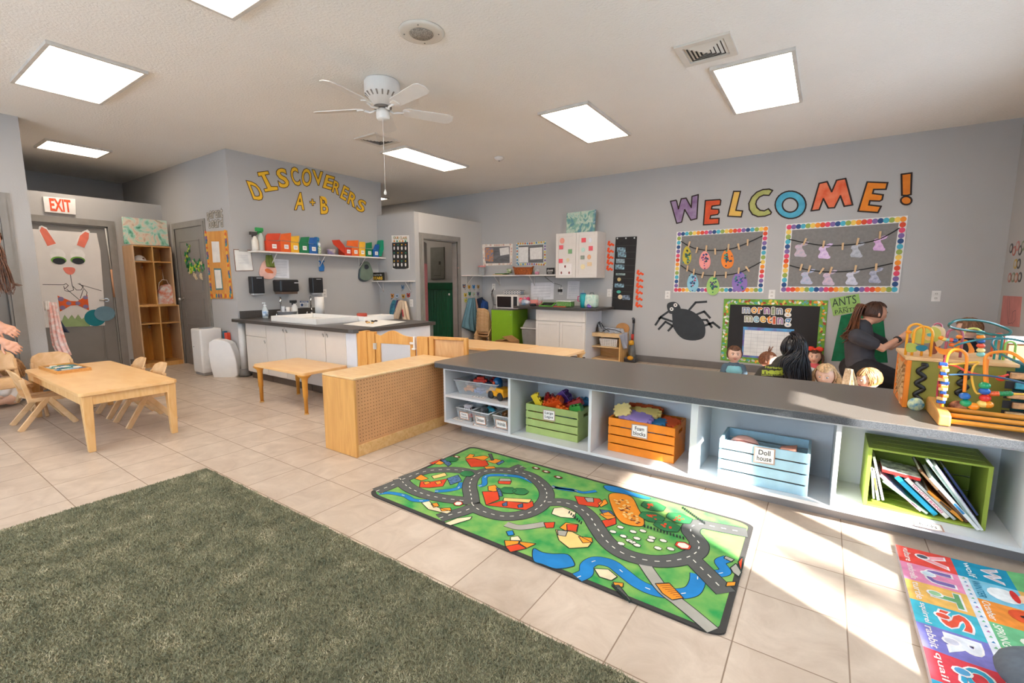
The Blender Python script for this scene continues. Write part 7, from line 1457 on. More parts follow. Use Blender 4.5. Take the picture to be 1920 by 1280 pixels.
# ---------------------------------------------------------------- welcome wall
KA=lambda pts:[(1230+x/7.68,320+y/7.68)for x,y in pts]
KB=lambda pts:[(1480+x/7.68,310+y/7.68)for x,y in pts]
edge=M('#2a1a14',rough=0.7)
def el(cx,cy,rx,ry,n=26,rev=False):
 p=[(cx+rx*math.cos(2*PI*k/n),cy+ry*math.sin(2*PI*k/n))for k in range(n)];return p[::-1]if rev else p
def wletter(loops,c,c2,lb):
 mb=MB();q=list(loops[0])
 if len(loops)>1 and lb[0]!='*':h=loops[1];q=q+[q[0]]+list(h)+[h[0]]
 WB.poly(mb,q,0.0,0.006)
 if lb[0]=='*':WB.poly(mb,loops[1],0.0,0.006)
 for l in loops:WB.ribbon(mb,l,0.017,0.0075,1,px=True)
 one('painted_letter',mb,[M(c,rough=0.65,c2=c2,scale=9,detail=6),edge],lb.strip('*'),'letter','painted letters over the bulletin boards')
wletter([KA([(210,440),(290,425),(300,440),(325,550),(365,405),(435,395),(510,530),(520,370),(610,345),(590,690),(505,712),(415,560),(372,740),(300,758)])],'#7d5a86','#a08aa8','purple painted letter W with pale streaks')
wletter([KA([(712,430),(920,415),(935,430),(925,495),(810,510),(800,552),(905,555),(910,600),(890,630),(790,645),(778,690),(910,685),(905,765),(685,780)])],'#e05a22','#c9441a','small red orange painted letter E right after the purple W')
wletter([KA([(1120,298),(1218,298),(1152,570),(1248,580),(1228,665),(1035,655)])],'#eec14a','#e0b060','yellow painted letter L')
wletter([KA([(1680,285),(1630,265),(1540,272),(1450,310),(1380,380),(1338,470),(1345,560),(1390,630),(1470,662),(1570,655),(1650,625),(1662,600),(1620,548),(1560,578),(1500,570),(1455,530),(1438,480),(1450,430),(1490,380),(1550,352),(1630,355)])],'#bdbb70','#9fa356','olive green painted letter C')
wletter([el(1482.3,384,28.8,25.7),el(1481.5,384.6,14.4,13.2,rev=True)],'#58b5cf','#3f9ab8','light blue painted letter O')
wletter([KB([(430,260),(545,235),(610,380),(680,215),(810,190),(910,570),(790,590),(735,440),(650,610),(560,615),(490,480),(430,640),(315,655)])],'#df5424','#e98058','large red orange painted letter M')
wletter([KB([(1120,240),(1415,250),(1390,345),(1215,348),(1200,405),(1350,425),(1335,495),(1300,515),(1160,510),(1145,570),(1320,590),(1275,680),(990,660)])],'#ee8e1c','#e07c10','large amber painted letter E before the exclamation mark')
wletter([KB([(1612,130),(1760,110),(1750,420),(1690,435),(1620,432)]),KB(el(1682,507,78,60))],'#e8871c','#d97612','*amber painted exclamation mark at the right end of the word')
DC=['#7f64a0','#1f4a80','#49aec4','#97ab4c','#efc95a','#f0901e','#de4a22','#df4668']
def dotboard(q,ins,lb,nt,ns,wd,start):
 t=thing('bulletin_board',lb,'bulletin board',WB.at((q[2][0]+q[3][0])/2,q[2][1]),0,'large grey bulletin boards with dotted borders')
 mb=MB();WB.poly(mb,q,0,0.012);mb.build('white_border',M('#e9e6e2',rough=0.6),t,**w);mb=MB();WB.poly(mb,ins,0.012,0.014);mb.build('grey_fabric',M('#85827f',rough=0.9,var=0.05,scale=30,bump=0.1,bscale=200),t,**w)
 Q_=[Vector(WB.uv(*p))for p in q];I_=[Vector(WB.uv(*p))for p in ins];Mx=[(Q_[i]+I_[i])/2 for i in range(4)];k=start;mb=MB()
 for i,n in((0,nt),(1,ns),(2,nt),(3,ns)):
  for j in range(n):p=Mx[i].lerp(Mx[(i+1)%4],j/n);WB.disc(mb,p.x,p.y,wd,wd*1.05,0.012,0.0145,k%8,14);k+=1
 mb.build('border_dots',[M(c,rough=0.6)for c in DC],t,**w)
b1=[(1269.4,434.8),(1441,424),(1431.5,549),(1263,548)];i1_=[(1279,443),(1431,434),(1420,538),(1272.5,538.5)]
b2=[(1474.2,420.5),(1702.2,404),(1684.5,549),(1462.3,548)];i2_=[(1485.5,431.5),(1685,418),(1669,536),(1476.5,537)]
dotboard(b1,i1_,'left grey bulletin board with a dotted border, hung with paper eggs',21,13,0.0265,0);dotboard(b2,i2_,'right grey bulletin board with a dotted border, hung with paper bunnies',22,13,0.029,7)
KC=lambda x,y:(1240+x*0.34226,420+y*0.34226)
def cord(pts,lb):mb=MB();q=smooth_path([KC(*p)for p in pts],5);mb.tube([WB.at(p.x,p.y,0.02)for p in q],0.006,6);one('hanging_string',mb,M('#232222',rough=0.7),lb,'cord','black hanging cords on the bulletin boards')
cord([(110,95),(180,132),(280,145),(400,132),(555,65)],'upper black cord on the egg board');cord([(108,226),(180,268),(280,282),(420,268),(548,207)],'lower black cord on the egg board')
cord([(700,84),(800,105),(920,119),(1080,108),(1200,80),(1304,22)],'upper black cord on the bunny board');cord([(702,226),(800,250),(920,262),(1080,252),(1266,215)],'lower black cord on the bunny board')
pinm=Mwood('#dcb98c','#c9a273',(8,8,2))
def peg(x,y,lb,tilt_=0.15):
 p=WB.uv(*KC(x,y));mb=MB();c,s=math.cos(tilt_),math.sin(tilt_)
 for dd in(0.022,0.032):WB.poly(mb,[(p[0]+c*a+s*b,p[1]-s*a+c*b)for a,b in((-.009,-.04),(.009,-.04),(.011,.045),(-.011,.045))],dd,dd+0.008,px=False)
 one('clothespin',mb,pinm,lb,'clothespin','wooden clothespins on the black cords')
eggs=[((142,172),(24,50),'#c9b63a','#2a5a3a','narrow yellow green paper egg with green spots, first on the upper cord'),((240,198),(31,50),'#ef9c96','#3a3a8a','pink paper egg with blue spots on the upper cord'),((364,190),(34,54),'#f0862e','#3a2a3a','orange paper egg with dark spots on the upper cord'),((174,320),(31,50),'#8fc4d6','#2f6aa8','light blue paper egg with blue spots on the lower cord'),((284,338),(35,52),'#9fc870','#17794f','green paper egg with teal spots, lowest on the lower cord'),((430,315),(42,55),'#8d72b4','#3a4a9a','purple paper egg with blue spots on the lower cord')]
random.seed(21)
for(cx,cy),(rx,ry),c,c2,lb in eggs:
 pts=[]
 for k in range(24):a=2*PI*k/24;yy=-math.cos(a);pts.append(KC(cx+rx*math.sin(a)*(1+0.18*yy),cy+ry*yy))
 t=thing('paper_egg',lb,'paper egg',WB.at(*KC(cx,cy+ry),0.02),0,'painted paper eggs on the left board');mb=MB();WB.poly(mb,pts,0.018,0.021);mb.build('egg_shape',M(c,rough=0.7),t,**w)
 mb=MB()
 for k in range(22):p=WB.uv(*KC(cx+random.gauss(0,rx*.33),cy+random.gauss(-ry*.05,ry*.38)));r=random.uniform(.008,.016);WB.disc(mb,p[0],p[1],r,r,0.021,0.0225,k%3,7)
 mb.build('paint_spots',[M(c2),M(['#b0456a','#2f8f7a','#5a3a7a'][cx%3]),M('#1f4a5a')],t,**w)
bun=[((762,145),'#aeb0ba','#d8b6c4','grey bunny with a pink base, first on the upper cord'),((892,155),'#c9a8d8','#ead8ee','lilac pink bunny, second on the upper cord'),((1068,148),'#a3a6b0','#c9ccd4','plain grey bunny, third on the upper cord'),((1192,112),'#c99ad0','#e9c8e6','bright lilac bunny hanging highest at the right of the upper cord'),((795,295),'#9fb4c8','#d0c0d4','blue grey bunny, first on the lower cord'),((915,300),'#b3a8c0','#e0c4cc','grey bunny with reddish marbling, second on the lower cord'),((1042,298),'#b9bccb','#e2dfea','pale white lavender bunny, third on the lower cord'),((1168,288),'#8f93ad','#c9cbd8','dark blue grey bunny, last on the lower cord')]
BS=[(-32,34),(-36,22),(-22,0),(-24,-10),(-32,-14),(-28,-28),(-14,-34),(2,-34),(10,-42),(32,-52),(52,-50),(42,-36),(24,-28),(10,-26),(10,-14),(22,2),(28,18),(36,24),(34,34),(20,38),(0,36)]
for(cx,cy),c,c2,lb in bun:mb=MB();WB.poly(mb,[KC(cx+x*.95,cy+y*.95)for x,y in BS],0.018,0.021);one('paper_bunny',mb,M(c2,rough=0.7,c2=c,scale=26,detail=6),'paper cutout: '+lb,'paper bunny','painted paper bunnies on the right board')
for i,(x,y,tl)in enumerate([(155,113,.25),(197,144,.2),(249,135,.05),(298,152,-.1),(370,128,.05),(426,125,-.25),(475,103,0),(146,244,.1),(181,263,.1),(229,280,.2),(295,276,.1),(356,279,0),(426,256,.05),(475,247,-.6)]):
 peg(x,y,'wooden clothespin %s on the egg board, %s cord'%(['holding the yellow green egg','empty, between yellow and pink eggs','holding the pink egg','empty, between pink and orange eggs','holding the orange egg','empty, first right of the orange egg','empty, rightmost of all','empty, leftmost of all','holding the light blue egg','empty, between blue and green eggs','holding the green egg','empty, between green and purple eggs','holding the purple egg','empty and slanted, right end'][i],'upper' if i<7 else 'lower'),tl)
for i,(x,y,tl)in enumerate([(786,98,.3),(889,112,.1),(993,124,0),(1074,98,.15),(1196,62,0),(766,238,.2),(811,246,.2),(877,258,.5),(928,254,.2),(1062,246,.1),(1175,237,0)]):
 peg(x,y,'wooden clothespin %s on the bunny board, %s cord'%(['holding the pink based grey bunny','holding the lilac pink bunny','empty, in the middle','holding the plain grey bunny','holding the highest lilac bunny','empty, leftmost','holding the blue grey bunny','small and slanted','holding the reddish marbled bunny','holding the pale lavender bunny','holding the dark blue grey bunny'][i],'upper' if i<5 else 'lower'),tl)
for q,lb in(((1246,545,1258,560),'white wall plate above the paper spider'),((1440.5,543,1454,560),'white wall plate between the two dotted boards'),((1747,545,1763,565),'white wall plate right of the kneeling woman')):outlet(WB,q,lb,0)
KD=lambda x,y:(1120+x/5.6,430+y/5.6)
t=thing('pocket_chart','tall black hanging pocket chart with picture cards','chart',WB.at(*KD(260,845)),0);mb=MB();WB.poly(mb,[KD(196,82),KD(418,73),KD(368,850),KD(152,838)],0.0,0.010);mb.build('chart_cloth',M('#211f1f',rough=0.75,var=0.1),t,**w)
mb=MB()
for k in range(9):a,b=WB.uv(*KD(190-4.5*k,170+k*68)),WB.uv(*KD(408-5*k,168+k*70));WB.ribbon(mb,[a,b],0.006,0.0125,0,closed=False)
mb.build('pocket_seams',M('#3a3838'),t,**w);mb=MB()
for x,y in((213,95),(303,93),(392,90)):c=WB.uv(*KD(x,y));WB.disc(mb,c[0],c[1],.012,.012,.010,.013)
mb.build('grommets',metal,t,**w)
for i,(x0,y0,x1,y1,c,c2)in enumerate([(210,188,298,235,'#9cc4d4','#3a3f4a'),(218,238,305,292,'#8fc0d0','#4a3f4a'),(200,308,290,355,'#9fb4bc','#6a7a80'),(192,368,286,420,'#9cc9d9','#2c2c30'),(198,458,296,482,'#9fb0ac','#5a6a66'),(185,566,282,608,'#9fc9dc','#30343a'),(265,690,345,738,'#9fb0c8','#30343a')]):
 mb=MB();WB.poly(mb,[KD(x0,y0),KD(x1,y0+2),KD(x1,y1),KD(x0,y1)],.013,.015);one('picture_card',mb,M(c,c2=c2,scale=28,rough=0.5),'pale blue picture card in the %s filled pocket of the black chart'%['first','second','third','fourth','fifth','sixth','lowest'][i],'card','picture cards in the black chart')
for x,y,r,c,lb in((232,525,.03,'#c9b27a','round tan and blue cutout in the black chart'),(228,655,.035,'#4fb3a0','half round mint cutout in the black chart'),(243,708,.036,'#e0c9a4','round cream face cutout at the bottom of the black chart')):
 mb=MB();c_=WB.uv(*KD(x,y));WB.disc(mb,c_[0],c_[1],r,r*(.7 if 'half' in lb else 1),.013,.016);one('round_cutout',mb,M(c),lb,'cutout','round cutouts in the black chart')
orm=M('#ee4f12',rough=0.7)
def cater(x,y,lb):
 c=WB.uv(*KD(x,y));mb=MB()
 for dx,dy,r in((-.030,.024,.021),(-.036,-.004,.019),(-.018,-.020,.020),(.008,-.008,.020),(.032,-.022,.018)):WB.disc(mb,c[0]+dx*1.15,c[1]+dy,r,r,0.001,0.004+abs(dx)*.03,0,10)
 for s in(-1,1):WB.ribbon(mb,[(c[0]-.03+s*.006,c[1]+.042),(c[0]-.03+s*.012,c[1]+.056)],0.004,0.004,0,closed=False)
 one('paper_caterpillar',mb,orm,lb,'paper caterpillar','orange paper caterpillars beside the black chart')
o5=['topmost','second','third','fourth','lowest'];o6=['topmost','second','third','fourth','fifth','lowest']
for k,p in enumerate([(145,150),(140,220),(138,285),(135,345),(130,408)]):cater(*p,'orange paper caterpillar, %s in the column left of the black chart'%o5[k])
for k,p in enumerate([(452,455),(448,525),(446,590),(442,655),(440,722),(438,792)]):cater(*p,'orange paper caterpillar, %s in the column right of the black chart'%o6[k])
KS=lambda x,y:(1240+x/9.145,540+y/9.145)
spm2=M('#34383c',rough=0.8,var=0.05,bump=0.3,bscale=6);t=thing('paper_spider','large black paper spider with white googly eyes taped on the wall','paper spider',WB.at(1293,638),0)
mb=MB();WB.poly(mb,smooth_path([KS(*p)for p in[(190,400),(250,365),(340,350),(480,375),(600,440),(700,540),(745,630),(755,760),(720,850),(620,890),(500,895),(380,870),(290,800),(240,730),(200,650),(190,520)]],3,True),0.004,0.007);mb.build('spider_body',spm2,t,**w)
mb=MB();WB.poly(mb,smooth_path([KS(*p)for p in[(100,330),(110,265),(170,238),(250,240),(310,290),(335,350),(330,420),(230,440),(140,430)]],3,True),0.008,0.010);mb.build('spider_head',spm2,t,**w)
for x,y in((245,290),(180,358)):c=WB.uv(*KS(x,y));mb=MB();WB.disc(mb,c[0],c[1],.028,.028,.010,.012,0);WB.disc(mb,c[0],c[1],.011,.011,.012,.0135,1);mb.build('eye',[M('#e9e6e0'),M('#222222')],t,**w)
for lg in[[KS(480,370),KS(590,245),KS(775,232)],[KS(610,450),KS(735,400),KS(835,510)],[KS(700,545),KS(780,545),KS(865,670)],[KS(750,640),KS(885,590),KS(1000,680)],[(1256,582),(1239,594),(1229,609)],[(1262,603),(1239,595),(1236,597)],[(1262,611),(1248,603),(1235,617)],[(1263,609),(1253,620)]]:
 mb=MB();pu=[Vector(WB.uv(*p))for p in lg]
 for a,b in zip(pu,pu[1:]):d_=(b-a).normalized();n_2=Vector((-d_.y,d_.x))*.015;a2,b2_=a-d_*.008,b+d_*.008;WB.poly(mb,[tuple(a2-n_2),tuple(b2_-n_2),tuple(b2_+n_2),tuple(a2+n_2)],.001,.0035,px=False)
 mb.build('leg',spm2,t,**w)
KM=lambda x,y:(1340+x/5.333,540+y/5.333)
t=thing('bulletin_board','black bulletin board with a green bee border reading morning meeting','bulletin board',WB.at(1450,690),0);qo=[(1358,560),(1553,563),(1541.5,694),(1351,674.5)];qi=[(1369.6,570.5),(1538,574),(1528.5,681),(1362.5,665)]
mb=MB();WB.poly(mb,qi,.012,.014);mb.build('black_felt',M('#2b2a2b',rough=0.9,var=0.05),t,**w)
Q_=[(Vector(WB.uv(*a))+Vector(WB.uv(*b)))/2 for a,b in zip(qo,qi)];mb=MB();WB.poly(mb,qo,.001,.012,6);random.seed(8)
for i,n in((0,26),(1,16),(2,26),(3,14)):
 for j in range(n*2):p=Q_[i].lerp(Q_[(i+1)%4],j/(n*2));r=random.uniform(.014,.024);WB.disc(mb,p.x+random.uniform(-.02,.02),p.y+random.uniform(-.02,.02),r*1.1,r*.7,.012,.0135+.0003*(j%4),random.randrange(6),8,random.random()*3)
mb.build('bee_border',[M(c)for c in('#e9e4d6','#e0912a','#a3421f','#4fa3a0','#d9c04a','#b9bdb8')]+[M('#6fa63a',rough=0.7,var=0.15,scale=20)],t,**w)
t=thing('planner_sheet','white planner grid with a purple and blue galaxy border on the black board','chart',WB.at(1440,670,.015),0)
mb=MB();WB.poly(mb,[(1394,612),(1489.5,617),(1485,676),(1391,668.5)],.015,.017);mb.build('galaxy_border',M('#6a3f8f',c2='#4f9ac9',scale=8,detail=6),t,**w);mb=MB();WB.poly(mb,[(1397,618),(1484,622.5),(1480,671),(1394,665)],.017,.018,0)
for k in range(1,7):WB.ribbon(mb,[(1397+k*12.4,618+k*.6),(1394+k*12.3,665+k*.85)],.003,.0186,1,closed=False,px=True);WB.ribbon(mb,[(1397-.4*k,618+k*6.7),(1484-.6*k,622.5+k*6.9)],.003,.0186,1,closed=False,px=True)
mb.build('grid_paper',[M('#dbdbd8'),M('#b3b3b5')],t,**w)
for wd,row,qs in(('morning','upper',[(280,190,355,248),(370,190,425,250),(437,192,480,252),(497,195,552,255),(570,188,605,262),(622,200,680,258),(703,205,765,285)]),('meeting','lower',[(303,275,380,335),(392,280,445,340),(458,280,513,340),(525,275,572,348),(582,282,613,357),(630,295,685,357),(703,303,765,383)])):
 for i,(ch,(x0,y0,x1,y1))in enumerate(zip(wd,qs)):
  mb=MB();WB.text(mb,ch,(KM(x0-5,y0-5),KM(x1+5,y0-4),KM(x0-7,y1+5)),.015,1,bold=.075);WB.text(mb,ch,(KM(x0,y0),KM(x1,y0+1),KM(x0-2,y1)),.0178,0,bold=.02);cn,c=[('grey blue','#8d9aae'),('orange yellow','#e6a84a'),('orange','#e0873a'),('mauve','#9a6f9a'),('sage','#9ba382'),('slate','#8a93a3'),('amber','#e3a33f')][i]if row=='upper' else[('sage','#a3a184'),('light blue','#8fb9c9'),('gold','#e0b04f'),('orange','#e58a2e'),('red orange','#d9643a'),('mauve','#a67fa3'),('blue','#5f8fb9')][i]
  one('board_letter',mb,[M(c,rough=.6),M('#ebe7e0')],'%s cutout letter %s, %s letter of the %s word on the black board'%(cn,ch,nth[i]if i<6 else 'last',row),'letter','cutout letters on the black board')
mb=MB();WB.poly(mb,[(1577,591),(1602,586),(1655,584),(1664.7,679.6),(1643.5,679.6),(1620,630),(1592.6,654),(1584,677),(1558.5,676.6)],.0,.004);one('paper_trousers',mb,M('#0f7048',rough=.85,var=.12,scale=14,bump=.3),'dark green paper trousers taped to the wall behind the kneeling woman','paper decoration')
t=thing('ants_sign','light green hand lettered paper sign above the green paper trousers','sign',WB.at(1590,590,.006),0);mb=MB();WB.poly(mb,[KM(1150,105),KM(1440,55),KM(1470,225),KM(1185,278)],.005,.007);mb.build('green_paper',M('#96bd68',rough=.7),t,**w)
mb=MB();WB.text(mb,'ANTS',(KM(1170,110),KM(1410,68),KM(1178,190)),.0075,0);WB.text(mb,'in our',(KM(1240,192),KM(1330,178),KM(1242,212)),.0075,0,bold=.02);WB.text(mb,'PANTS!',(KM(1200,222),KM(1425,184),KM(1206,262)),.0075,0);mb.build('hand_lettering',M('#26332a'),t,**w)
KR=lambda x,y:(1760+x/5.333,420+y/5.333)
for i,(x,y,c,nm)in enumerate([(728,242,'#4b4748','dark'),(757,268,'#b5685c','red'),(793,218,'#c08078','pink red'),(818,262,'#4a4648','dark'),(848,215,'#7a8a6a','green'),(770,398,'#c2a04a','yellow'),(803,396,'#4a4648','dark'),(712,535,'#b5736a','red'),(747,532,'#7d8a72','green grey'),(778,535,'#b87a62','copper'),(814,530,'#4a4648','dark')]):
 c_=RW.uv(*KR(x,y));mb=MB();RW.disc(mb,c_[0],c_[1],.05,.05,0,.003,0);RW.disc(mb,c_[0],c_[1],.028,.03,.003,.0036,1);one('round_badge',mb,[M(c),M('#b8b2aa')],'%s round paper badge on the right wall, %s row, number %d from the corner'%(nm,['top','middle','bottom'][0 if i<5 else 1 if i<7 else 2],[1,2,3,4,5,1,2,1,2,3,4][i]),'paper badge','round paper badges on the right wall')
mb=MB();RW.poly(mb,[KR(648,715),KR(835,725),KR(808,1030),KR(615,1010)],0,.003,0)
for pth in([(700,720),(690,800),(700,1000),(715,900),(712,730)],[(740,980),(745,880),(775,860),(770,960),(740,1000)],[(700,1000),(740,985)]):RW.ribbon(mb,[KR(*p)for p in pth],.005,.004,1,closed=False,px=True)
one('pink_drawing',mb,[M('#c97f78',rough=.7),M('#5a3f44')],'pink paper with loose pencil loops on the right wall','drawing')
# ---------------------------------------------------------------- people
UPV=Vector((0,0,1));V3=Vector
def frame(F,tilt=0.0,roll=0.0):
 F=V3(F).normalized();R=F.cross(UPV).normalized();U=R.cross(F)
 m=Matrix(((R.x,F.x,U.x,0),(R.y,F.y,U.y,0),(R.z,F.z,U.z,0),(0,0,0,1)))
 return m@Matrix.Rotation(math.radians(tilt),4,'X')@Matrix.Rotation(math.radians(roll),4,'Y')
G_=lambda x,s:math.exp(-(x/s)**2)
def headpt(x,y,z,baby):
 if z<0:x*=1-(0.20 if baby else 0.30)*z*z;y*=1-0.10*z*z
 f=max(0,y)
 X,Y,Z=x*0.80,y*0.95,z
 if y>0:
  Y+=f*(0.21*G_(x,.13)*G_(z+.22,.12)+0.09*G_(x,.09)*G_(z+.02,.17)-0.07*(G_(x-.34,.16)+G_(x+.34,.16))*G_(z-.02,.13)+0.05*G_(x,.22)*G_(z+.52,.08)-0.03*G_(x,.25)*G_(z+.60,.05)+0.05*G_(x,.2)*G_(z+.78,.14)+(0.07 if baby else 0.03)*(G_(x-.42,.2)+G_(x+.42,.2))*G_(z+.35,.2))
 else:Y*=1.08
 return X,Y,Z
def head_into(mb,c,m,r,baby=False):
 n,k=30,26;vs=[];fs=[]
 for i in range(k+1):
  t=PI*i/k
  for j in range(n):a=2*PI*j/n;vs.append(V3(c)+m@(V3(headpt(math.sin(t)*math.cos(a),math.sin(t)*math.sin(a),-math.cos(t),baby))*r))
 for i in range(k):
  for j in range(n):l=(j+1)%n;fs.append((i*n+j,i*n+l,(i+1)*n+l,(i+1)*n+j))
 mb.add(vs,fs,0,True)
 for s in(-1,1):mb.T=Matrix.Translation(c)@m;mb.ball((s*r*.80,-r*.05,-r*.08),(r*.09,r*.17,r*.22),10,0,8);mb.T=None
def cap_(mb,pts,rr,m=0,seg=12):
 mb.tube(pts,rr,seg,m);mb.ball(pts[0],rr[0],seg,m,8);mb.ball(pts[-1],rr[-1],seg,m,8)
def remesh(o,v,sm=4):
 r=o.modifiers.new('remesh','REMESH');r.mode='VOXEL';r.voxel_size=v;r.use_smooth_shade=True
 s=o.modifiers.new('smooth','SMOOTH');s.iterations=sm;s.factor=.5;return o
def face(t,c,m,r,iris='#3a2a20',lip='#b8605a',brow='#6b4a30',skin=None,open_=.02,gaze=0.0):
 W=Matrix.Translation(c)@m
 for s in(-1,1):
  mb=MB();mb.T=W;mb.ball((s*.28*r,.80*r,.02*r),(.125*r,.10*r,.085*r),12,0,8);e=mb.build('eye',M('#efe9e4',rough=.2),t,world=True)
  mb=MB();mb.T=W;mb.ball((s*.28*r+gaze*r,.865*r,.02*r),(.062*r,.045*r,.068*r),10,0,8);i_=mb.build('iris',M(iris,rough=.15),e,world=False);i_.location=(W@V3((s*.28*r+gaze*r,.865*r,.02*r)))-(W@V3((s*.28*r,.80*r,.02*r)))
  mb=MB();mb.T=W;mb.tube([(s*.14*r,.93*r,.19*r),(s*.28*r,.90*r,.245*r),(s*.44*r,.79*r,.20*r)],[.025*r,.032*r,.015*r],6);mb.build('eyebrow',M(brow),t,world=True)
 mb=MB();mb.T=W;mb.tube([(-.20*r,.80*r,-.50*r),(-.07*r,.905*r,-.485*r),(.07*r,.905*r,-.485*r),(.20*r,.80*r,-.50*r)],[.01*r,.034*r,.034*r,.01*r],8);mb.tube([(-.17*r,.81*r,-.53*r),(0,.905*r,-.56*r),(.17*r,.81*r,-.53*r)],[.01*r,.045*r,.01*r],8);mb.build('mouth',M(lip,rough=.4),t,world=True)
def haircap(mb,c,m,r,front=.30,low=-.55,k=1.09,wave=.03,baby=False,side=.25,m_=0):
 n,q=36,26;vs=[];idx={};fs=[];random.seed(int(abs(c[0])*1000))
 def keep(x,y,z):return z>low and not(y>side and z<front+.25*abs(x))
 for sh in(k,.97):
  for i in range(q+1):
   t=PI*i/q
   for j in range(n):
    a=2*PI*j/n;x,y,z=math.sin(t)*math.cos(a),math.sin(t)*math.sin(a),-math.cos(t)
    X,Y,Z=headpt(x,y,z,baby);w_=1+wave*math.sin(14*a+3*z)if sh==k else 1;idx[(sh,i,j)]=len(vs);vs.append(V3(c)+m@(V3((X*sh*w_,Y*sh*w_,Z*sh*(1.02 if sh==k else 1)))*r))
 for i in range(q):
  for j in range(n):
   l=(j+1)%n;t=PI*(i+.5)/q;a=2*PI*(j+.5)/n
   if keep(math.sin(t)*math.cos(a),math.sin(t)*math.sin(a),-math.cos(t)):
    for sh in(k,.97):fs.append(tuple(idx[(sh,*p)]for p in((i,j),(i,l),(i+1,l),(i+1,j))))
 mb.add(vs,fs,m_,True)
 for _ in range(150):
  a=random.random()*2*PI;tw=random.uniform(-.25,.25);kk=k+random.uniform(-.03,.035);q_=[];t0=random.uniform(.1,1.2)
  for j in range(7):
   t=t0+j*.17;aa=a+tw*j*.3;x,y,z=math.sin(t)*math.cos(aa),math.sin(t)*math.sin(aa),math.cos(t)
   if not keep(x,y,z):break
   X,Y,Z=headpt(x,y,z,baby);q_.append(V3(c)+m@(V3((X,Y,Z))*kk*r))
  if len(q_)>2:mb.tube(q_,[r*.05*(1-.5*i/len(q_))for i in range(len(q_))],4,m_,caps=False)
def strands(mb,roots,n,r0,jit,seg=5):
 for k in range(n):
  o=V3([random.gauss(0,jit)for _ in range(3)]);q=[V3(p)+o*(.3+.7*i/(len(roots)-1))+V3([random.gauss(0,jit*.15)for _ in range(3)])for i,p in enumerate(roots)]
  q=[V3(p)for p in smooth3(q)];mb.tube(q,[r0*(1-.6*i/(len(q)-1))for i in range(len(q))],seg)
def smooth3(p,n=4):
 out=[];N=len(p)
 for i in range(N-1):
  a,b,c,d=p[max(0,i-1)],p[i],p[i+1],p[min(N-1,i+2)]
  for k in range(n):t=k/n;out.append(.5*((2*b)+(c-a)*t+(2*a-5*b+4*c-d)*t*t+(3*b-a-3*c+d)*t**3))
 out.append(p[-1]);return out
def hand(mb,w_,d,n,s,L=.18,curl=.5,side=1):
 """palm and five fingers: w_ wrist, d pointing direction, n back-of-hand normal, side +1/-1 = thumb side"""
 d=V3(d).normalized();n=V3(n);n=(n-d*n.dot(d)).normalized();x=d.cross(n)*side;w_=V3(w_)
 cap_(mb,[w_,w_+d*L*.22],[L*.16,L*.2]);
 for k in range(4):cap_(mb,[w_+d*L*.1+x*L*(.12-.08*k)*.6,w_+d*L*.5+x*L*(.185-.125*k)],[L*.11,L*.095],0,8)
 for k,ln in enumerate((.42,.47,.44,.34)):
  p=w_+d*L*.5+x*L*(.185-.125*k);q=[p];dd=d.copy();ax=x
  for j,f in enumerate((.45,.32,.26)):dd=Matrix.Rotation(-side*curl*(.5+.35*j),3,ax)@dd;p=p+dd*L*ln*f;q.append(p)
  cap_(mb,q,[L*.054,L*.050,L*.046,L*.040],0,8)
 p=w_+d*L*.16+x*L*.16;cap_(mb,[p,p+(d*.6+x*.75-n*.15)*L*.22,p+(d*.95+x*.75-n*.35)*L*.36],[L*.075,L*.062,L*.05],0,8)
skinA=M('#d9a184',rough=.5,var=.03);skinB=M('#e8bda6',rough=.5,var=.03);skinC=M('#c98f70',rough=.5,var=.03)
def person(name,label,base,body,skin,vox=.0042,grp=None):
 t=thing(name,label,'person' if name=='person' else 'child',base,0,grp);mb=MB();body(mb);remesh(mb.build('body',skin,t,world=True),vox);return t
def cloth(t,name,f,mat,vox=.009):mb=MB();f(mb);return remesh(mb.build(name,mat,t,world=True),vox)
D=lambda px,py,d:V3(FD(d,px,py))
RT=V3(CR);FW=V3((CF[0],CF[1],0)).normalized()
F=(RT*1.0-FW*.16);hm=frame(F,-8);hc=D(1640,587,5.1);r=.118
nb=D(1612,613,5.12);sh1=D(1606,630,4.98);sh2=D(1618,628,5.28);el1=D(1655,653,4.92);wr1=D(1688,633,4.95);el2=D(1672,650,5.3);wr2=D(1700,632,5.2)
wst=D(1611,678,5.12);hip=D(1612,697,5.12);kn1=hip+RT*.50+FW*-.06;kn1.z=.12;kn2=hip+RT*.46+FW*.2;kn2.z=.12;hip.z=max(hip.z,.26)
def b_(mb):
 head_into(mb,hc,hm,r);cap_(mb,[hc-V3((0,0,.07))-hm.to_3x3()@V3((0,.03,0)),nb],[.052,.058]);cap_(mb,[nb,(nb+wst)/2,wst,hip],[.10,.115,.105,.13])
 for a,e,w_ in((sh1,el1,wr1),(sh2,el2,wr2)):cap_(mb,[a,e,w_],[.052,.042,.026]);hand(mb,w_,RT*.9+UPV*.35,FW*-.8+UPV*.5,1,.17,.55)
 for k,s in((kn1,-1),(kn2,1)):a=hip+FW*.09*s;cap_(mb,[a,k],[.085,.055]);cap_(mb,[k,a-RT*.12-UPV*.18],[.05,.035]);cap_(mb,[a-RT*.12-UPV*.18,a-RT*.22-UPV*.2],[.035,.03])
t=person('person','woman with a brown ponytail kneeling in a charcoal T-shirt, reaching toward the toys',(hip.x,hip.y,0),b_,skinA)
face(t,hc,hm,r,'#4a3a2a','#a85c54','#5a3a26')
mb=MB();haircap(mb,hc,hm,r,.52,-.35,1.08,.012,side=.12);mb.build('hair',M('#4b2c1d',rough=.4,var=.25,scale=40),t,world=True)
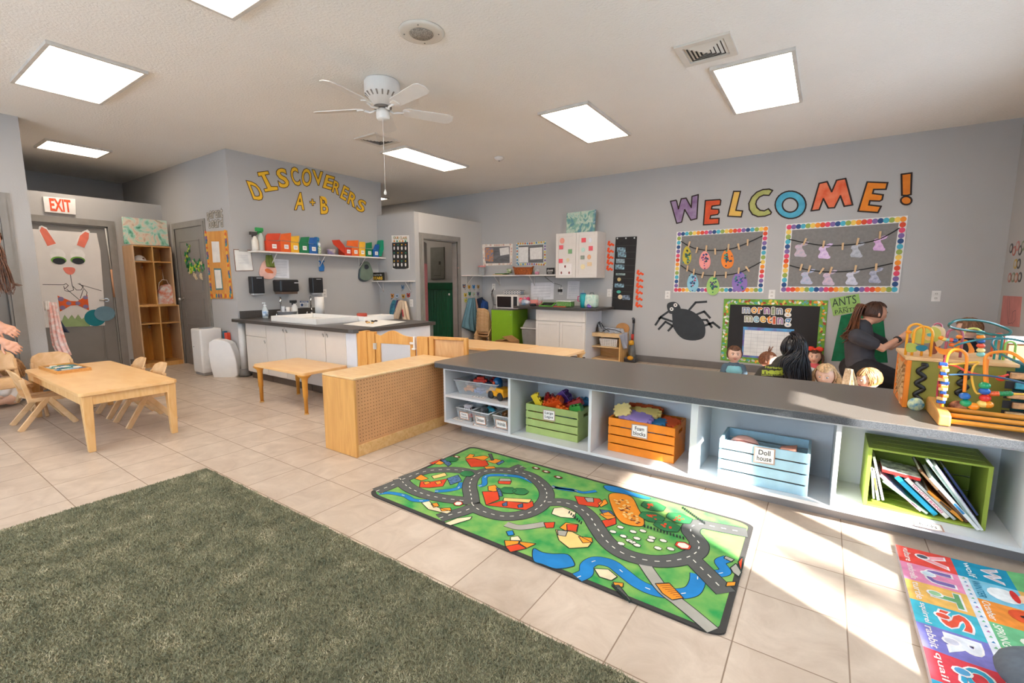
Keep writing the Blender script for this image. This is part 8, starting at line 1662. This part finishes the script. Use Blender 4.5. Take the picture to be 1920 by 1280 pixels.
mb=MB();random.seed(2);pr=hc+hm.to_3x3()@V3((0,-.115,.045));mb.ball(pr,.026,12);strands(mb,[pr,pr-RT*.05+UPV*.01,pr-RT*.085-UPV*.10,D(1597,622,5.05),D(1588,630,5.05)],130,.009,.027);mb.build('ponytail',M('#6b3d22',rough=.4,var=.3,scale=40),t,world=True)
def sh_(mb):
 cap_(mb,[nb-UPV*.02,(nb+wst)/2,wst,hip+UPV*.06],[.118,.142,.13,.15])
 for a,e in((sh1,el1),(sh2,el2)):cap_(mb,[a,a.lerp(e,.62)],[.082,.068])
cloth(t,'charcoal_shirt',sh_,M('#3d3c41',rough=.85,var=.06,scale=14,bump=.25,bscale=12))
def pn(mb):
 for k,s in((kn1,-1),(kn2,1)):a=hip+FW*.09*s;cap_(mb,[a,a.lerp(k,.6),k],[.145,.11,.07]);cap_(mb,[k,a-RT*.1-UPV*.17],[.065,.048])
 cap_(mb,[hip-FW*.08,hip+FW*.08],[.15,.15])
cloth(t,'black_leggings',pn,M('#17171b',rough=.8))
mb=MB();wq=wr1.lerp(el1,.16);ax_=(wr1-el1).normalized();mb.lathe([(.034,-.012),(.037,-.012),(.037,.012),(.034,.012)],wq,16,ax=ax_);mb.ball(wq-FW*.036,.017,10);mb.build('wrist_watch',M('#1c1b1d',rough=.3),t,world=True)
LP=VPlane((0,0),0);LP.O=V3((nb.x,nb.y)).to_2d()-V3((FW.x,FW.y)).to_2d()*.155;LP.d=V3((RT.x,RT.y)).to_2d().normalized();LP.n=V3((LP.d.y,-LP.d.x));LP.n=Vector((LP.d.y,-LP.d.x))
mb=MB()
for q in([(1601,619),(1606,617),(1604,622)],[(1603,622),(1609,624),(1605,626)],[(1597,629),(1599,633),(1597,636)]):LP.poly(mb,q,0,.004)
mb.build('green_print',M('#b3bf45'),t,world=True)
hc=D(1489,654,4.6);F=(RT*.75+FW*.6);hm=frame(F,-18);r=.125;nb=D(1476,685,4.6);hip=D(1470,760,4.6);hip.z=.13;s1,s2=D(1436,703,4.55),D(1522,706,4.7)
def b_(mb):
 head_into(mb,hc,hm,r);cap_(mb,[hc-UPV*.07,nb],[.055,.06]);cap_(mb,[nb-UPV*.02,hip],[.11,.13])
 for s,k in((s1,-1),(s2,1)):e=s+RT*.07*k+FW*.12-UPV*.22;cap_(mb,[nb-UPV*.03,s,e,e+FW*.24+UPV*.05],[.06,.06,.045,.03]);hand(mb,e+FW*.24+UPV*.05,FW,UPV,1,.16);cap_(mb,[hip+RT*.1*k,hip+RT*.26*k+FW*.2,hip+FW*.26-RT*.06*k-UPV*.06],[.09,.06,.04])
t=person('person','woman with long black hair seated on the floor, seen from behind, logo shirt',(hip.x,hip.y,0),b_,skinC)
mb=MB();haircap(mb,hc,hm,r,.45,-.9,1.13,.01,side=.5);random.seed(6);hb=hc-hm.to_3x3()@V3((0,.06,0))
for a,b,c2 in((1478,700,712),(1492,705,735),(1500,700,728),(1508,690,715),(1472,690,702),(1486,690,722)):strands(mb,[hb+UPV*.135,hb-FW*.11+UPV*.09,hb-FW*.14-UPV*.01,D(a,b-10,4.42),D(a+2,c2,4.42)],70,.0075,.026)
mb.build('long_hair',M('#15131a',rough=.28,var=.2,scale=30),t,world=True)
def sh_(mb):
 cap_(mb,[nb-UPV*.04,(nb+hip)/2,hip],[.15,.18,.18])
 for s,k in((s1,-1),(s2,1)):cap_(mb,[nb-UPV*.04,s,s+RT*.05*k+FW*.08-UPV*.15],[.10,.095,.085])
cloth(t,'dark_shirt',sh_,M('#35342f',rough=.85,var=.08,scale=14,bump=.2,bscale=12))
LP=VPlane((0,0),0);bk=nb-FW*.19;LP.O=Vector((bk.x,bk.y));LP.d=Vector((RT.x,RT.y)).normalized();LP.n=Vector((LP.d.y,-LP.d.x))
mb=MB();KM=lambda x,y:(1340+x/5.333,540+y/5.333)
for tx,q,bo in(('Nurturing',((505,775),(690,790),(505,805)),.02),('nest',((472,805),(700,812),(472,858)),.05),('Learning Center',((470,860),(685,862),(470,876)),.01)):LP.text(mb,tx,[KM(*p)for p in q],.0,0,bold=bo)
LP.poly(mb,[KM(*p)for p in[(715,800),(760,785),(810,815),(770,830),(735,815)]],0,.002);mb.build('shirt_print',M('#a9b53a'),t,world=True)
def kid(lb,px,py,d,F,hair,skin,shirt,tilt=0,r=.092,front=.42,low=-.45,hairk=1.07,iris='#4a3a2c',face_=True,extra=None,side=.28,name='seated_child',sn='shirt'):
 hc=D(px,py,d);hm=frame(F,tilt);nb=hc-UPV*r*1.22;h=V3((nb.x,nb.y,max(.10,nb.z-.30)))if nb.z>.25 else V3((nb.x,nb.y,.06));R_=V3(F).normalized().cross(UPV).normalized();Fn=V3(F).normalized()
 def b_(mb):
  head_into(mb,hc,hm,r,True);cap_(mb,[hc-UPV*r*.7,nb],[.035,.042]);cap_(mb,[nb-UPV*.03,h],[.068,.085])
  for s in(-1,1):a=nb-UPV*.035+R_*.085*s;e=a+R_*.03*s+Fn*.04-UPV*.10;q=e+Fn*.10-UPV*.02;q.z=max(q.z,.03);cap_(mb,[a,e,q],[.034,.028,.02]);hand(mb,q,Fn,UPV,1,.095,.5);k=h+R_*.11*s+Fn*.13;k.z=.07;cap_(mb,[h+R_*.05*s,k,k+Fn*.06-R_*.08*s-UPV*.03],[.06,.045,.03])
 t=person(name,lb,(h.x,h.y,0),b_,skin,.0055,'children sitting behind the counter')
 def sh_(mb):
  cap_(mb,[nb-UPV*.045,h+UPV*.02],[.082,.10])
  for s in(-1,1):a=nb-UPV*.04+R_*.085*s;cap_(mb,[a,a+R_*.02*s+Fn*.02-UPV*.06],[.048,.045])
 cloth(t,sn,sh_,M(shirt,rough=.85,var=.06,bump=.2,bscale=14),.007)
 if face_:face(t,hc,hm,r,iris,'#c0635c',hair)
 if hair:mb=MB();haircap(mb,hc,hm,r,front,low,hairk,.02,True,side);mb.build('hair',M(hair,rough=.45,var=.25,scale=50),t,world=True)
 if extra:extra(t,hc,hm,r,nb)
 return t
Hm=lambda hm,v:hm.to_3x3()@V3(v)
toC=lambda px,py:-(V3(ray(px,py)).normalized());flat=lambda v:V3((v.x,v.y,0)).normalized()
def bib(t,hc,hm,r,nb):
 mb=MB();mb.T=Matrix.Translation(nb)@hm;mb.lathe([(.055,.0),(.085,-.03),(.105,-.075),(.09,-.12),(.088,-.12),(.10,-.075),(.08,-.028),(.05,.0)],seg=20);mb.build('teal_bib',M('#7fc0cc',rough=.6),t,world=True)
kid('little boy with brown hair and a teal bib sitting before the black board',1377,664,5.4,flat(toC(1377,664))+RT*.15,'#6b4630',skinB,'#4f6474',4,.095,.40,extra=bib)
def bow(t,hc,hm,r,nb):
 mb=MB();mb.T=Matrix.Translation(hc+Hm(hm,(0.0,.02,r*1.0)))@hm
 for s in(-1,1):mb.ball((s*.045,0,.01),(.045,.02,.03),12,0,8);mb.ball((s*.03,0,-.015),(.02,.012,.03),8)
 mb.ball((0,.01,.0),.018,10);mb.build('red_bow',M('#e03a22',rough=.6),t,world=True)
 mb=MB();random.seed(3)
 for s in(-1,1):strands(mb,[hc+Hm(hm,(s*r*.6,0,r*.5)),hc+Hm(hm,(s*r*.95,0,0)),hc+Hm(hm,(s*r*1.0,.01,-r*.8)),hc+Hm(hm,(s*r*.9,.02,-r*1.35))],30,.007,.010)
 mb.build('side_hair',M('#5e3d2a',rough=.4,var=.3,scale=50),t,world=True)
kid('little girl with a big red bow and brown hair in a coral top',1528,668,5.75,flat(toC(1528,668))+RT*-.15,'#5e3d2a',skinB,'#e0626a',0,.088,.45,-.8,extra=bow)
def lng(t,hc,hm,r,nb):
 mb=MB();random.seed(5)
 for s in(-1,1):strands(mb,[hc+Hm(hm,(s*r*.5,-.02,r*.7)),hc+Hm(hm,(s*r*.95,-.02,0)),hc+Hm(hm,(s*r*1.0,-.02,-r*.9)),hc+Hm(hm,(s*r*.8,-.02,-r*1.3))],40,.007,.012)
 mb.build('side_hair',M('#d6b184',rough=.4,var=.2,scale=50),t,world=True)
kid('blonde toddler with long fair hair facing the camera over the countertop',1548,703,4.35,flat(toC(1548,703))+RT*-.25,'#d6b184',skinB,'#d9c9c0',-8,.100,.42,-.85,1.10,'#5a6a78',extra=lng)
kid('toddler with short light brown hair turned left, seen from behind the countertop',1629,710,4.3,-RT*.95+FW*.15,'#a9794c',skinB,'#e0b0a4',-10,.098,.35,-.45,1.07,side=.42)
def tuft(t,hc,hm,r,nb):mb=MB();random.seed(9);p=hc+UPV*r*.95;strands(mb,[p,p+UPV*.025,p+UPV*.05+RT*.02],26,.004,.014);mb.build('hair_tuft',M('#8a5638',rough=.4),t,world=True)
kid('small child with a reddish hair tuft, half hidden by the black haired woman',1441,675,5.3,RT*.6-FW*.6,'#8a5638',skinB,'#c99a8a',0,.092,.5,-.5,1.08,extra=tuft)
tk=kid('child in a navy top seen from behind through the bead toys',1816,615,4.6,-RT*.5+FW*.8,'#8a5f3e',skinB,'#1d2233',0,.098,.3,-.4,1.07,face_=False,name='standing_child',sn='navy_top')
mb=MB();drape(mb,VPlane(tuple(D(1590,700,4.9).to_2d()),YAW),[(1585,690),(1578,715),(1570,746)],[(1592,690),(1602,715),(1606,746)],0,.06,4,.06);one('cream_blanket',mb,M('#d8cbb4',rough=.85,c2='#a9997c',scale=30,detail=6),'cream patterned blanket on the floor between the blonde toddler and the kneeling woman','blanket')
hc=D(-30,448,4.0);hm=frame(RT*.9-FW*.2,-30);nb=D(-50,490,4.05);hip=D(-95,600,4.1);h1,h2=D(2,610,4.0),D(6,640,3.9)
def b_(mb):
 head_into(mb,hc,hm,.118);cap_(mb,[hc-UPV*.06,nb],[.05,.06]);cap_(mb,[nb,hip],[.13,.15])
 for s,q in((-1,h1),(1,h2)):a=nb+FW*.12*-s;e=D(-45,585 if s<0 else 620,4.0);cap_(mb,[a,e,q],[.055,.045,.028]);hand(mb,q,RT*.75-UPV*.45,-FW*.6+UPV*.6,1,.165,.55,1)
 for s in(-1,1):cap_(mb,[hip+FW*.1*s,V3((hip.x+.05,hip.y,.45))+FW*.1*s,V3((hip.x,hip.y,.05))+FW*.1*s],[.10,.07,.05])
t=person('person','adult with long brown hair at the left edge, holding the tilted chair with both hands',(hip.x,hip.y,0),b_,skinA)
mb=MB();haircap(mb,hc,hm,.118,.4,-.6,1.09);random.seed(12)
for q in([(-20,430),(4,470),(10,505),(22,530),(35,533)],[(-18,440),(3,480),(16,510),(24,538),(20,545)],[(-20,450),(0,490),(8,520),(14,545),(17,550)],[(-20,440),(-4,485),(-2,520),(4,540),(9,548)]):strands(mb,[D(*p,3.95)for p in q],11,.0045,.014)
mb.build('long_hair',M('#6b4128',rough=.4,var=.3,scale=40),t,world=True)
def sh_(mb):cap_(mb,[nb,hip],[.155,.175]);[cap_(mb,[nb+FW*.12*s,D(-40,560,4.0)+FW*.06*s],[.08,.07])for s in(-1,1)]
cloth(t,'grey_shirt',sh_,M('#4a4a50',rough=.85))
def pn(mb):[cap_(mb,[hip+FW*.1*s,V3((hip.x+.05,hip.y,.45))+FW*.1*s,V3((hip.x,hip.y,.08))+FW*.1*s],[.13,.09,.07])for s in(-1,1)]
cloth(t,'dark_trousers',pn,M('#22232a',rough=.85))
def fair(t,hc,hm,r,nb):mb=MB();random.seed(15);strands(mb,[hc+Hm(hm,(0,-.05,r*.8)),hc+Hm(hm,(r*.7,-.07,0)),hc+Hm(hm,(r*.6,-.06,-r*1.0))],50,.007,.02);strands(mb,[hc+Hm(hm,(0,-.05,r*.8)),hc+Hm(hm,(-r*.7,-.07,0)),hc+Hm(hm,(-r*.6,-.06,-r*1.0))],50,.007,.02);mb.build('side_hair',M('#b98a5c',rough=.4,var=.3,scale=50),t,world=True)
kid('fair haired child in a white shirt sitting at the left edge behind the tilted chair',14,690,4.55,-RT*.8-FW*.5,'#b98a5c',skinB,'#e6e2e0',-10,.10,.35,-.6,1.1,extra=fair)
# ---------------------------------------------------------------- toys on the countertop
ZT0=0.5805
wd1=Mwood('#e5bb88','#d3a36b',(3,3,3));yw=M('#f0a428',rough=.3);cs5=['#d8432a','#ee8b24','#efc95f','#1f8f63','#2362a8','#4fa8a8']
t=thing('activity_cube','large wooden activity cube with olive sides and an orange frame on the countertop','activity cube',(.57,3.26,ZT0));zt_=HZ(.372,3.07,1699,668)
x0,x1,y0,y1=.372,.765,3.07,3.45
MB().box(x0+.02,x1-.004,y0+.004,y1-.004,ZT0,zt_-.018).build('side_panels',M('#8c8430',rough=.5,var=.05),t,**w);MB().box(x0-.008,x1+.008,y0-.008,y1+.008,zt_-.018,zt_).build('top_board',wd1,t,bevel=.004,**w)
mb=MB()
for q in((y0,y0+.03,ZT0,zt_-.018),(y1-.03,y1,ZT0,zt_-.018),(y0+.03,y1-.03,ZT0,ZT0+.035),(y0+.03,y1-.03,zt_-.05,zt_-.018)):mb.box(x0,x0+.02,*q)
mb.build('orange_frame',M('#ee8420',rough=.4),t,bevel=.002,**w)
for k in range(9):z=ZT0+.05+k*(zt_-ZT0-.11)/9;mb=MB();mb.T=Matrix.Translation((x0+.01,(y0+y1)/2,z))@Matrix.Rotation(.5*(-1)**k,4,'X');mb.box(-.012,.008,-.13,.13,-.004,.006);mb.build('ladder_slat',wd1,t,world=True)
C1=Plane(1,y0,-1);KT=lambda x,y:(1680+x/5.8167,580+y/5.8167)
def squig(pts):mb=MB();q=smooth3([C1.at(*KT(*p),.004)for p in pts],6);mb.tube(q,.011,8);mb.build('black_track',M('#1c1a18',rough=.4),t,**w)
squig([(275,600),(330,610),(240,670),(310,740),(220,800),(295,865),(205,920),(270,985)]);squig([(740,625),(790,640),(690,700),(780,735),(680,800),(770,845),(660,900),(740,945)])
for(x,y),c,c2 in(((205,1018),'#3f8fb5','#dfe2a8'),((650,1050),'#d98a5a','#7a3a22')):
 p=C1.at(*KT(x,y),.03);mb=MB();mb.lathe([(0,0),(.032,0),(.034,.004),(.032,.012),(0,.012)],p,20,ax=(0,-1,0));mb.build('round_slider',M(c,c2=c2,scale=50,rough=.4),t,**w)
def arch(plane,a,b,top,r=.006,c='#f0a428',nm='arch_rod',d=0.0,par=None):
 A,B=plane.at(*a,d),plane.at(*b,d);zt2=plane.uv(*top)[1];rr=(B-A).length/2;q=[A];
 for k in range(9):th=PI-PI*k/8;q.append(V3(((A.x+B.x)/2+rr*math.cos(th)*(B.x-A.x)/(2*rr),(A.y+B.y)/2+rr*math.cos(th)*(B.y-A.y)/(2*rr),zt2-min(rr,.06)+min(rr,.06)*math.sin(th))))
 q.append(B);mb=MB();mb.tube(q,r,10);mb.build(nm,M(c,rough=.3),par or t,**w)
TP=Plane(1,3.14,-1)
arch(TP,(1697,668),(1727,668),(1710,607));arch(TP,(1709,669),(1744,669),(1730,612));arch(TP,(1771,671),(1800,670),(1785,616),.006,'#a85a6a');arch(Plane(1,3.38,-1),(1745,660),(1760,660),(1753,606),.005,'#a85a6a');arch(Plane(1,3.25,-1),(1801,665),(1838,668),(1818,615),.005,'#cbd070')
def cut(pts,c,d,nm,plane=TP,th=.010):mb=MB();plane.poly(mb,smooth_path([KT(*p)for p in pts],3,True),d,d+th);mb.build(nm,M(c,rough=.45,var=.06),t,**w)
TQ=Plane(1,3.22,-1)
cut([(165,250),(230,195),(330,205),(420,190),(480,230),(485,300),(430,350),(330,365),(230,370),(170,330)],'#c3c45c',0,'tree_crown',TQ);cut([(370,350),(420,350),(445,470),(360,475)],'#8a4a34',0,'tree_trunk',TQ);cut([(280,285),(340,250),(400,270),(410,310),(340,335)],'#e9c27a',.011,'bird_shape',TQ,.006);cut([(330,262),(385,255),(400,280),(345,290)],'#5fb5ae',.018,'bird_wing',TQ,.005)
cut([(400,200),(480,190),(550,225),(545,330),(500,400),(440,400)],'#e2c7a0',-.04,'owl_board',TQ);cut([(110,380),(160,365),(230,385),(225,450),(120,460)],'#a9b04c',0,'bush_shape',TP);cut([(215,400),(290,385),(340,410),(300,450),(230,440)],'#136f80',.011,'squirrel_shape',TP,.006);cut([(420,400),(520,430),(600,420),(640,450),(560,490),(470,475)],'#ee8a24',0,'fox_shape',TP);cut([(690,340),(770,330),(830,400),(840,470),(640,460),(640,380)],'#ee9030',0,'rainbow_shape',TQ);cut([(720,380),(770,375),(780,460),(690,455)],'#1c1b1c',.011,'rainbow_hole',TQ,.003)
def bead(c,p,r=.016,par=None,sq=.8,nm='bead'):mb=MB();mb.ball(p,(r,r,r*sq),12,0,8);mb.build(nm,M(c,rough=.2),par or t,**w)
for i,(x,y)in enumerate([(140,245),(495,310),(525,322),(560,330),(600,332),(640,340),(690,298),(610,385)]):bead(['#ee8b24','#ee8b24','#e2c060','#7fb5a8','#d8543a','#1f4f8a','#ee8b24','#e06a28'][i],TP.at(*KT(x,y),0),.013)
for i,y in enumerate((255,300,345,395,445,490)):bead(['#7fc0bc','#ee8b24','#1f5aa0','#e0533c','#e9d28a','#7fc0bc'][i],TP.at(*KT(925,y),0),.017,sq=.7)
xa,xb,ya,yb=.90,1.33,3.0,3.38;zc2=HZ(xa,ya,1872,680)
t=thing('activity_cube','lime green wooden activity cube with abacus blocks at the right end of the countertop','activity cube',((xa+xb)/2,(ya+yb)/2,ZT0))
MB().box(xa,xb,ya,yb,ZT0,zc2-.016).build('side_panels',M('#84a92c',rough=.45),t,**w);MB().box(xa-.008,xb+.008,ya-.008,yb+.008,zc2-.016,zc2).build('top_board',Mwood('#c99a6a','#b8875a',(3,3,3)),t,bevel=.004,**w);MB().box(xa-.003,xa,ya+.01,yb-.01,ZT0+.01,zc2-.02).build('navy_side',M('#1f2f48',rough=.5),t,**w)
C2_=Plane(1,ya,-1);u0=C2_.uv(1884,720)[0];h_=zc2-ZT0
for k in range(5):
 z=ZT0+h_*(.84-.17*k);MB().box(u0,u0+.30,ya-.003,ya,z-.022,z+.014).build('slot',M('#1c1a1c'),t,**w)
 for j in range(3):a=u0+.01+j*.085+.02*(k%2);MB().box(a,a+.06,ya-.02,ya-.004,z-.018,z+.010).build('sliding_block',M([['#d9a674','#c9c04a','#d9a674'],['#3fa0b5','#d9a674','#b98a5a'],['#d9a674','#4f9fb5','#d9a674'],['#d9a674','#c9b54a','#e0b884'],['#e0b884','#e2542a','#d9a674']][k][j],c2=None,rough=.45,var=.2,scale=50),t,bevel=.003,**w)
t3=t;mb=MB();mb.T=Matrix.Translation((1.1,3.15,zc2+.045))
for k in range(12):a=2*PI*k/12;mb.ball((.065*math.cos(a),-.01,.05*math.sin(a)),(.022,.012,.022),8,0,6)
mb.build('lion_mane',M('#d9a31f',rough=.4),t,**w);
mb=MB();mb.ball((1.1,3.13,zc2+.045),(.045,.015,.04),12);mb.build('lion_face',M('#8a5a2a',rough=.5),t,**w)
mb=MB();mb.ball((1.06,3.06,zc2+.02),(.04,.02,.02),10).ball((1.10,3.05,zc2+.015),(.03,.02,.015),10);mb.build('orange_fish',M('#e8642a',rough=.4),t,**w)
T3=Plane(1,3.2,-1)
arch(T3,(1861,690),(1872,690),(1868,630),.005,'#2f8f8a',par=t);arch(T3,(1880,680),(1900,680),(1890,640),.005,'#8fc05a',par=t);arch(Plane(1,3.3,-1),(1855,690),(1877,680),(1865,625),.005,'#c9543a',par=t)
mb=MB();bx_=Plane(1,3.75,-1);a,b=bx_.uv(1872,632),bx_.uv(1920,640);mb.box(a[0],a[0]+.25,3.55,3.75,ZT0,a[1]-0.012,0).box(a[0]-.01,a[0]+.26,3.54,3.76,a[1]-.012,a[1]+.01,1)
one('white_toy_box',mb,[M('#b98a62',rough=.6),M('#e9e8ea',rough=.4)],'tan box with a white lid behind the lime green activity cube','box')
mb=MB();mb.box(.80,.88,3.3,3.42,ZT0,zt_-.02);one('teal_toy_block',mb,M('#2a8088',rough=.5),'teal block between the two activity cubes','toy block')
E1,E2=V3(FZ(ZT0,1757,797)),V3(FZ(ZT0,1741,764));t=thing('bead_maze','wooden bead maze with dowel base, coloured wire loops and big round beads','bead maze',(.8,2.95,ZT0));xe=E1.x
mb=MB();mb.prism([(E1.y-.005,ZT0),(3.13,ZT0),(3.13,ZT0+.03),(3.05,ZT0+.075),(E1.y+.03,ZT0+.06),(E1.y-.005,ZT0+.05)],lambda u,v,k:(xe+.045 if k else xe,u,v));mb.build('end_block',Mwood('#e0a45c','#cf8f45',(6,2,6)),t,bevel=.008,seg=3,**w)
mb=MB();mb.prism([(2.80,ZT0),(3.13,ZT0),(3.05,ZT0+.075),(2.83,ZT0+.06)],lambda u,v,k:(1.42 if k else 1.375,u,v));mb.build('end_block',Mwood('#e0a45c','#cf8f45',(6,2,6)),t,bevel=.008,**w)
for i,(y,z)in enumerate(((E1.y+.02,.022),(E1.y+.075,.038),(E1.y+.14,.05))):MB().tube([(xe+.04,y,ZT0+z),(1.38,y,ZT0+z)],.011,12).build('dowel',M('#e39a35',rough=.35),t,**w)
Y_=E1.y+.06;FB=Plane(1,Y_,-1)
def wire(pts,c,r=.0045,dep=None,pl=FB):q=smooth3([pl.at(*KT(*p),(dep[i]if dep else 0))for i,p in enumerate(pts)],6);mb=MB();mb.tube(q,r,8);mb.build('wire',M(c,rough=.3),t,**w)
wire([(500,1060),(520,800),(550,550),(590,460),(660,435),(730,455),(772,520),(760,700),(745,900)],'#f0902a',.0065,None);wire([(975,800),(970,560),(1010,490),(1100,455),(1220,460),(1300,510),(1396,600)],'#f0902a',.0065,[0,0,0,.02,.04,.06,.08])
wire([(990,980),(990,800),(985,650),(1000,540)],'#f08428',.0065)
wire([(640,400),(720,360),(900,320),(1100,305),(1250,315),(1396,350)],'#2f6f78',.0045,[0,.02,.03,.04,.05,.06]);wire([(1340,260),(1250,215),(1050,150),(850,115),(650,108),(560,130),(545,160),(600,195),(750,230),(950,265),(1150,300),(1300,300),(1340,260)],'#2a6a66',.0055,[-.1,-.1,-.05,0,.05,.08,.06,0,-.05,-.1,-.1,-.1,-.1])
wire([(1396,600),(1300,560),(1150,490),(1080,430),(1060,380),(1100,345),(1200,340)],'#2f6f78',.0045,[.05,.04,.02,0,-.02,-.05,-.08]);wire([(460,585),(600,600),(760,585),(900,575),(850,620),(825,700),(840,820),(880,910),(960,915),(1400,925)],'#e8b542',.0045)
wire([(540,590),(660,620),(760,670),(900,710),(1100,735),(1230,710)],'#d8453a',.0045);wire([(560,705),(750,700),(1000,715),(1200,750),(1396,800)],'#3a5a78',.004,[.02]*5);wire([(480,1030),(450,950),(470,760),(520,590),(545,500)],'#b5344a',.0045)
for x,y,c in((750,945,'#1f66b5'),(760,1020,'#1f9a68'),(848,1055,'#ee8f24'),(945,1030,'#ecc765'),(1000,1035,'#ee8f24'),(972,965,'#d9362c'),(965,890,'#1f5fae'),(967,830,'#1f9a68')):bead(c,FB.at(*KT(x,y),.0),.0205,t)
for i in range(7):bead('#dc5a2a' if i<3 else '#1f7f4a',FB.at(*KT(1040+i*34,918),0),.011,t,1.0)
bead('#cf3a22',FB.at(*KT(1140,750),0),.016,t)
for i in range(13):y=590+i*34;x=508+(18 if i%4==2 else 0)-(i>9)*(i-9)*8;p=FB.at(*KT(x,y),.012);mb=MB();mb.T=Matrix.Translation(p)@Matrix.Rotation(.5*i,4,'Z');mb.box(-.015,.015,-.011,.011,-.0075,.0075);mb.build('disc_bead',M(['#1f3f78','#e2622a','#e9c27a'][i%3],rough=.35),t,world=True,bevel=.003)
# ---------------------------------------------------------------- tree outside the right windows, whose leaves dapple the sun patch
t=thing('garden_tree','leafy garden tree outside the right hand windows','tree',(3.9,0.0,0));random.seed(31)
mb=MB();mb.tube([(3.95,-.1,0),(3.9,0,1.3),(3.8,.05,2.0),(3.65,.15,2.6)],[.07,.055,.04,.015],10)
for q in([(3.85,.03,1.7),(3.6,.2,2.2),(3.4,.3,2.5)],[(3.9,0,1.5),(4.1,-.3,2.1),(4.1,-.5,2.6)]):mb.tube(q,[.03,.018,.008],8)
mb.build('trunk',M('#5a4636',rough=.9),t,world=True)
mb=MB()
for k in range(300):
 c=random.choice([(3.60,.17,2.36,.07,.09),(3.50,.30,2.28,.06,.06),(3.66,.10,2.5,.06,.08),(4.3,-.9,3.2,.25,.3)]);p=V3((random.gauss(c[0],c[3]),random.gauss(c[1],c[3]),random.gauss(c[2],c[4])));a=V3([random.gauss(0,1)for _ in range(3)]).normalized()*random.uniform(.025,.045);b=a.cross(V3([random.gauss(0,1)for _ in range(3)])).normalized()*.014
 mb.add([p-a,p+b,p+a,p-b],[(0,1,2,3)])
mb.build('leaves',M('#5f8a3a',rough=.7),t,world=True,kind='stuff')
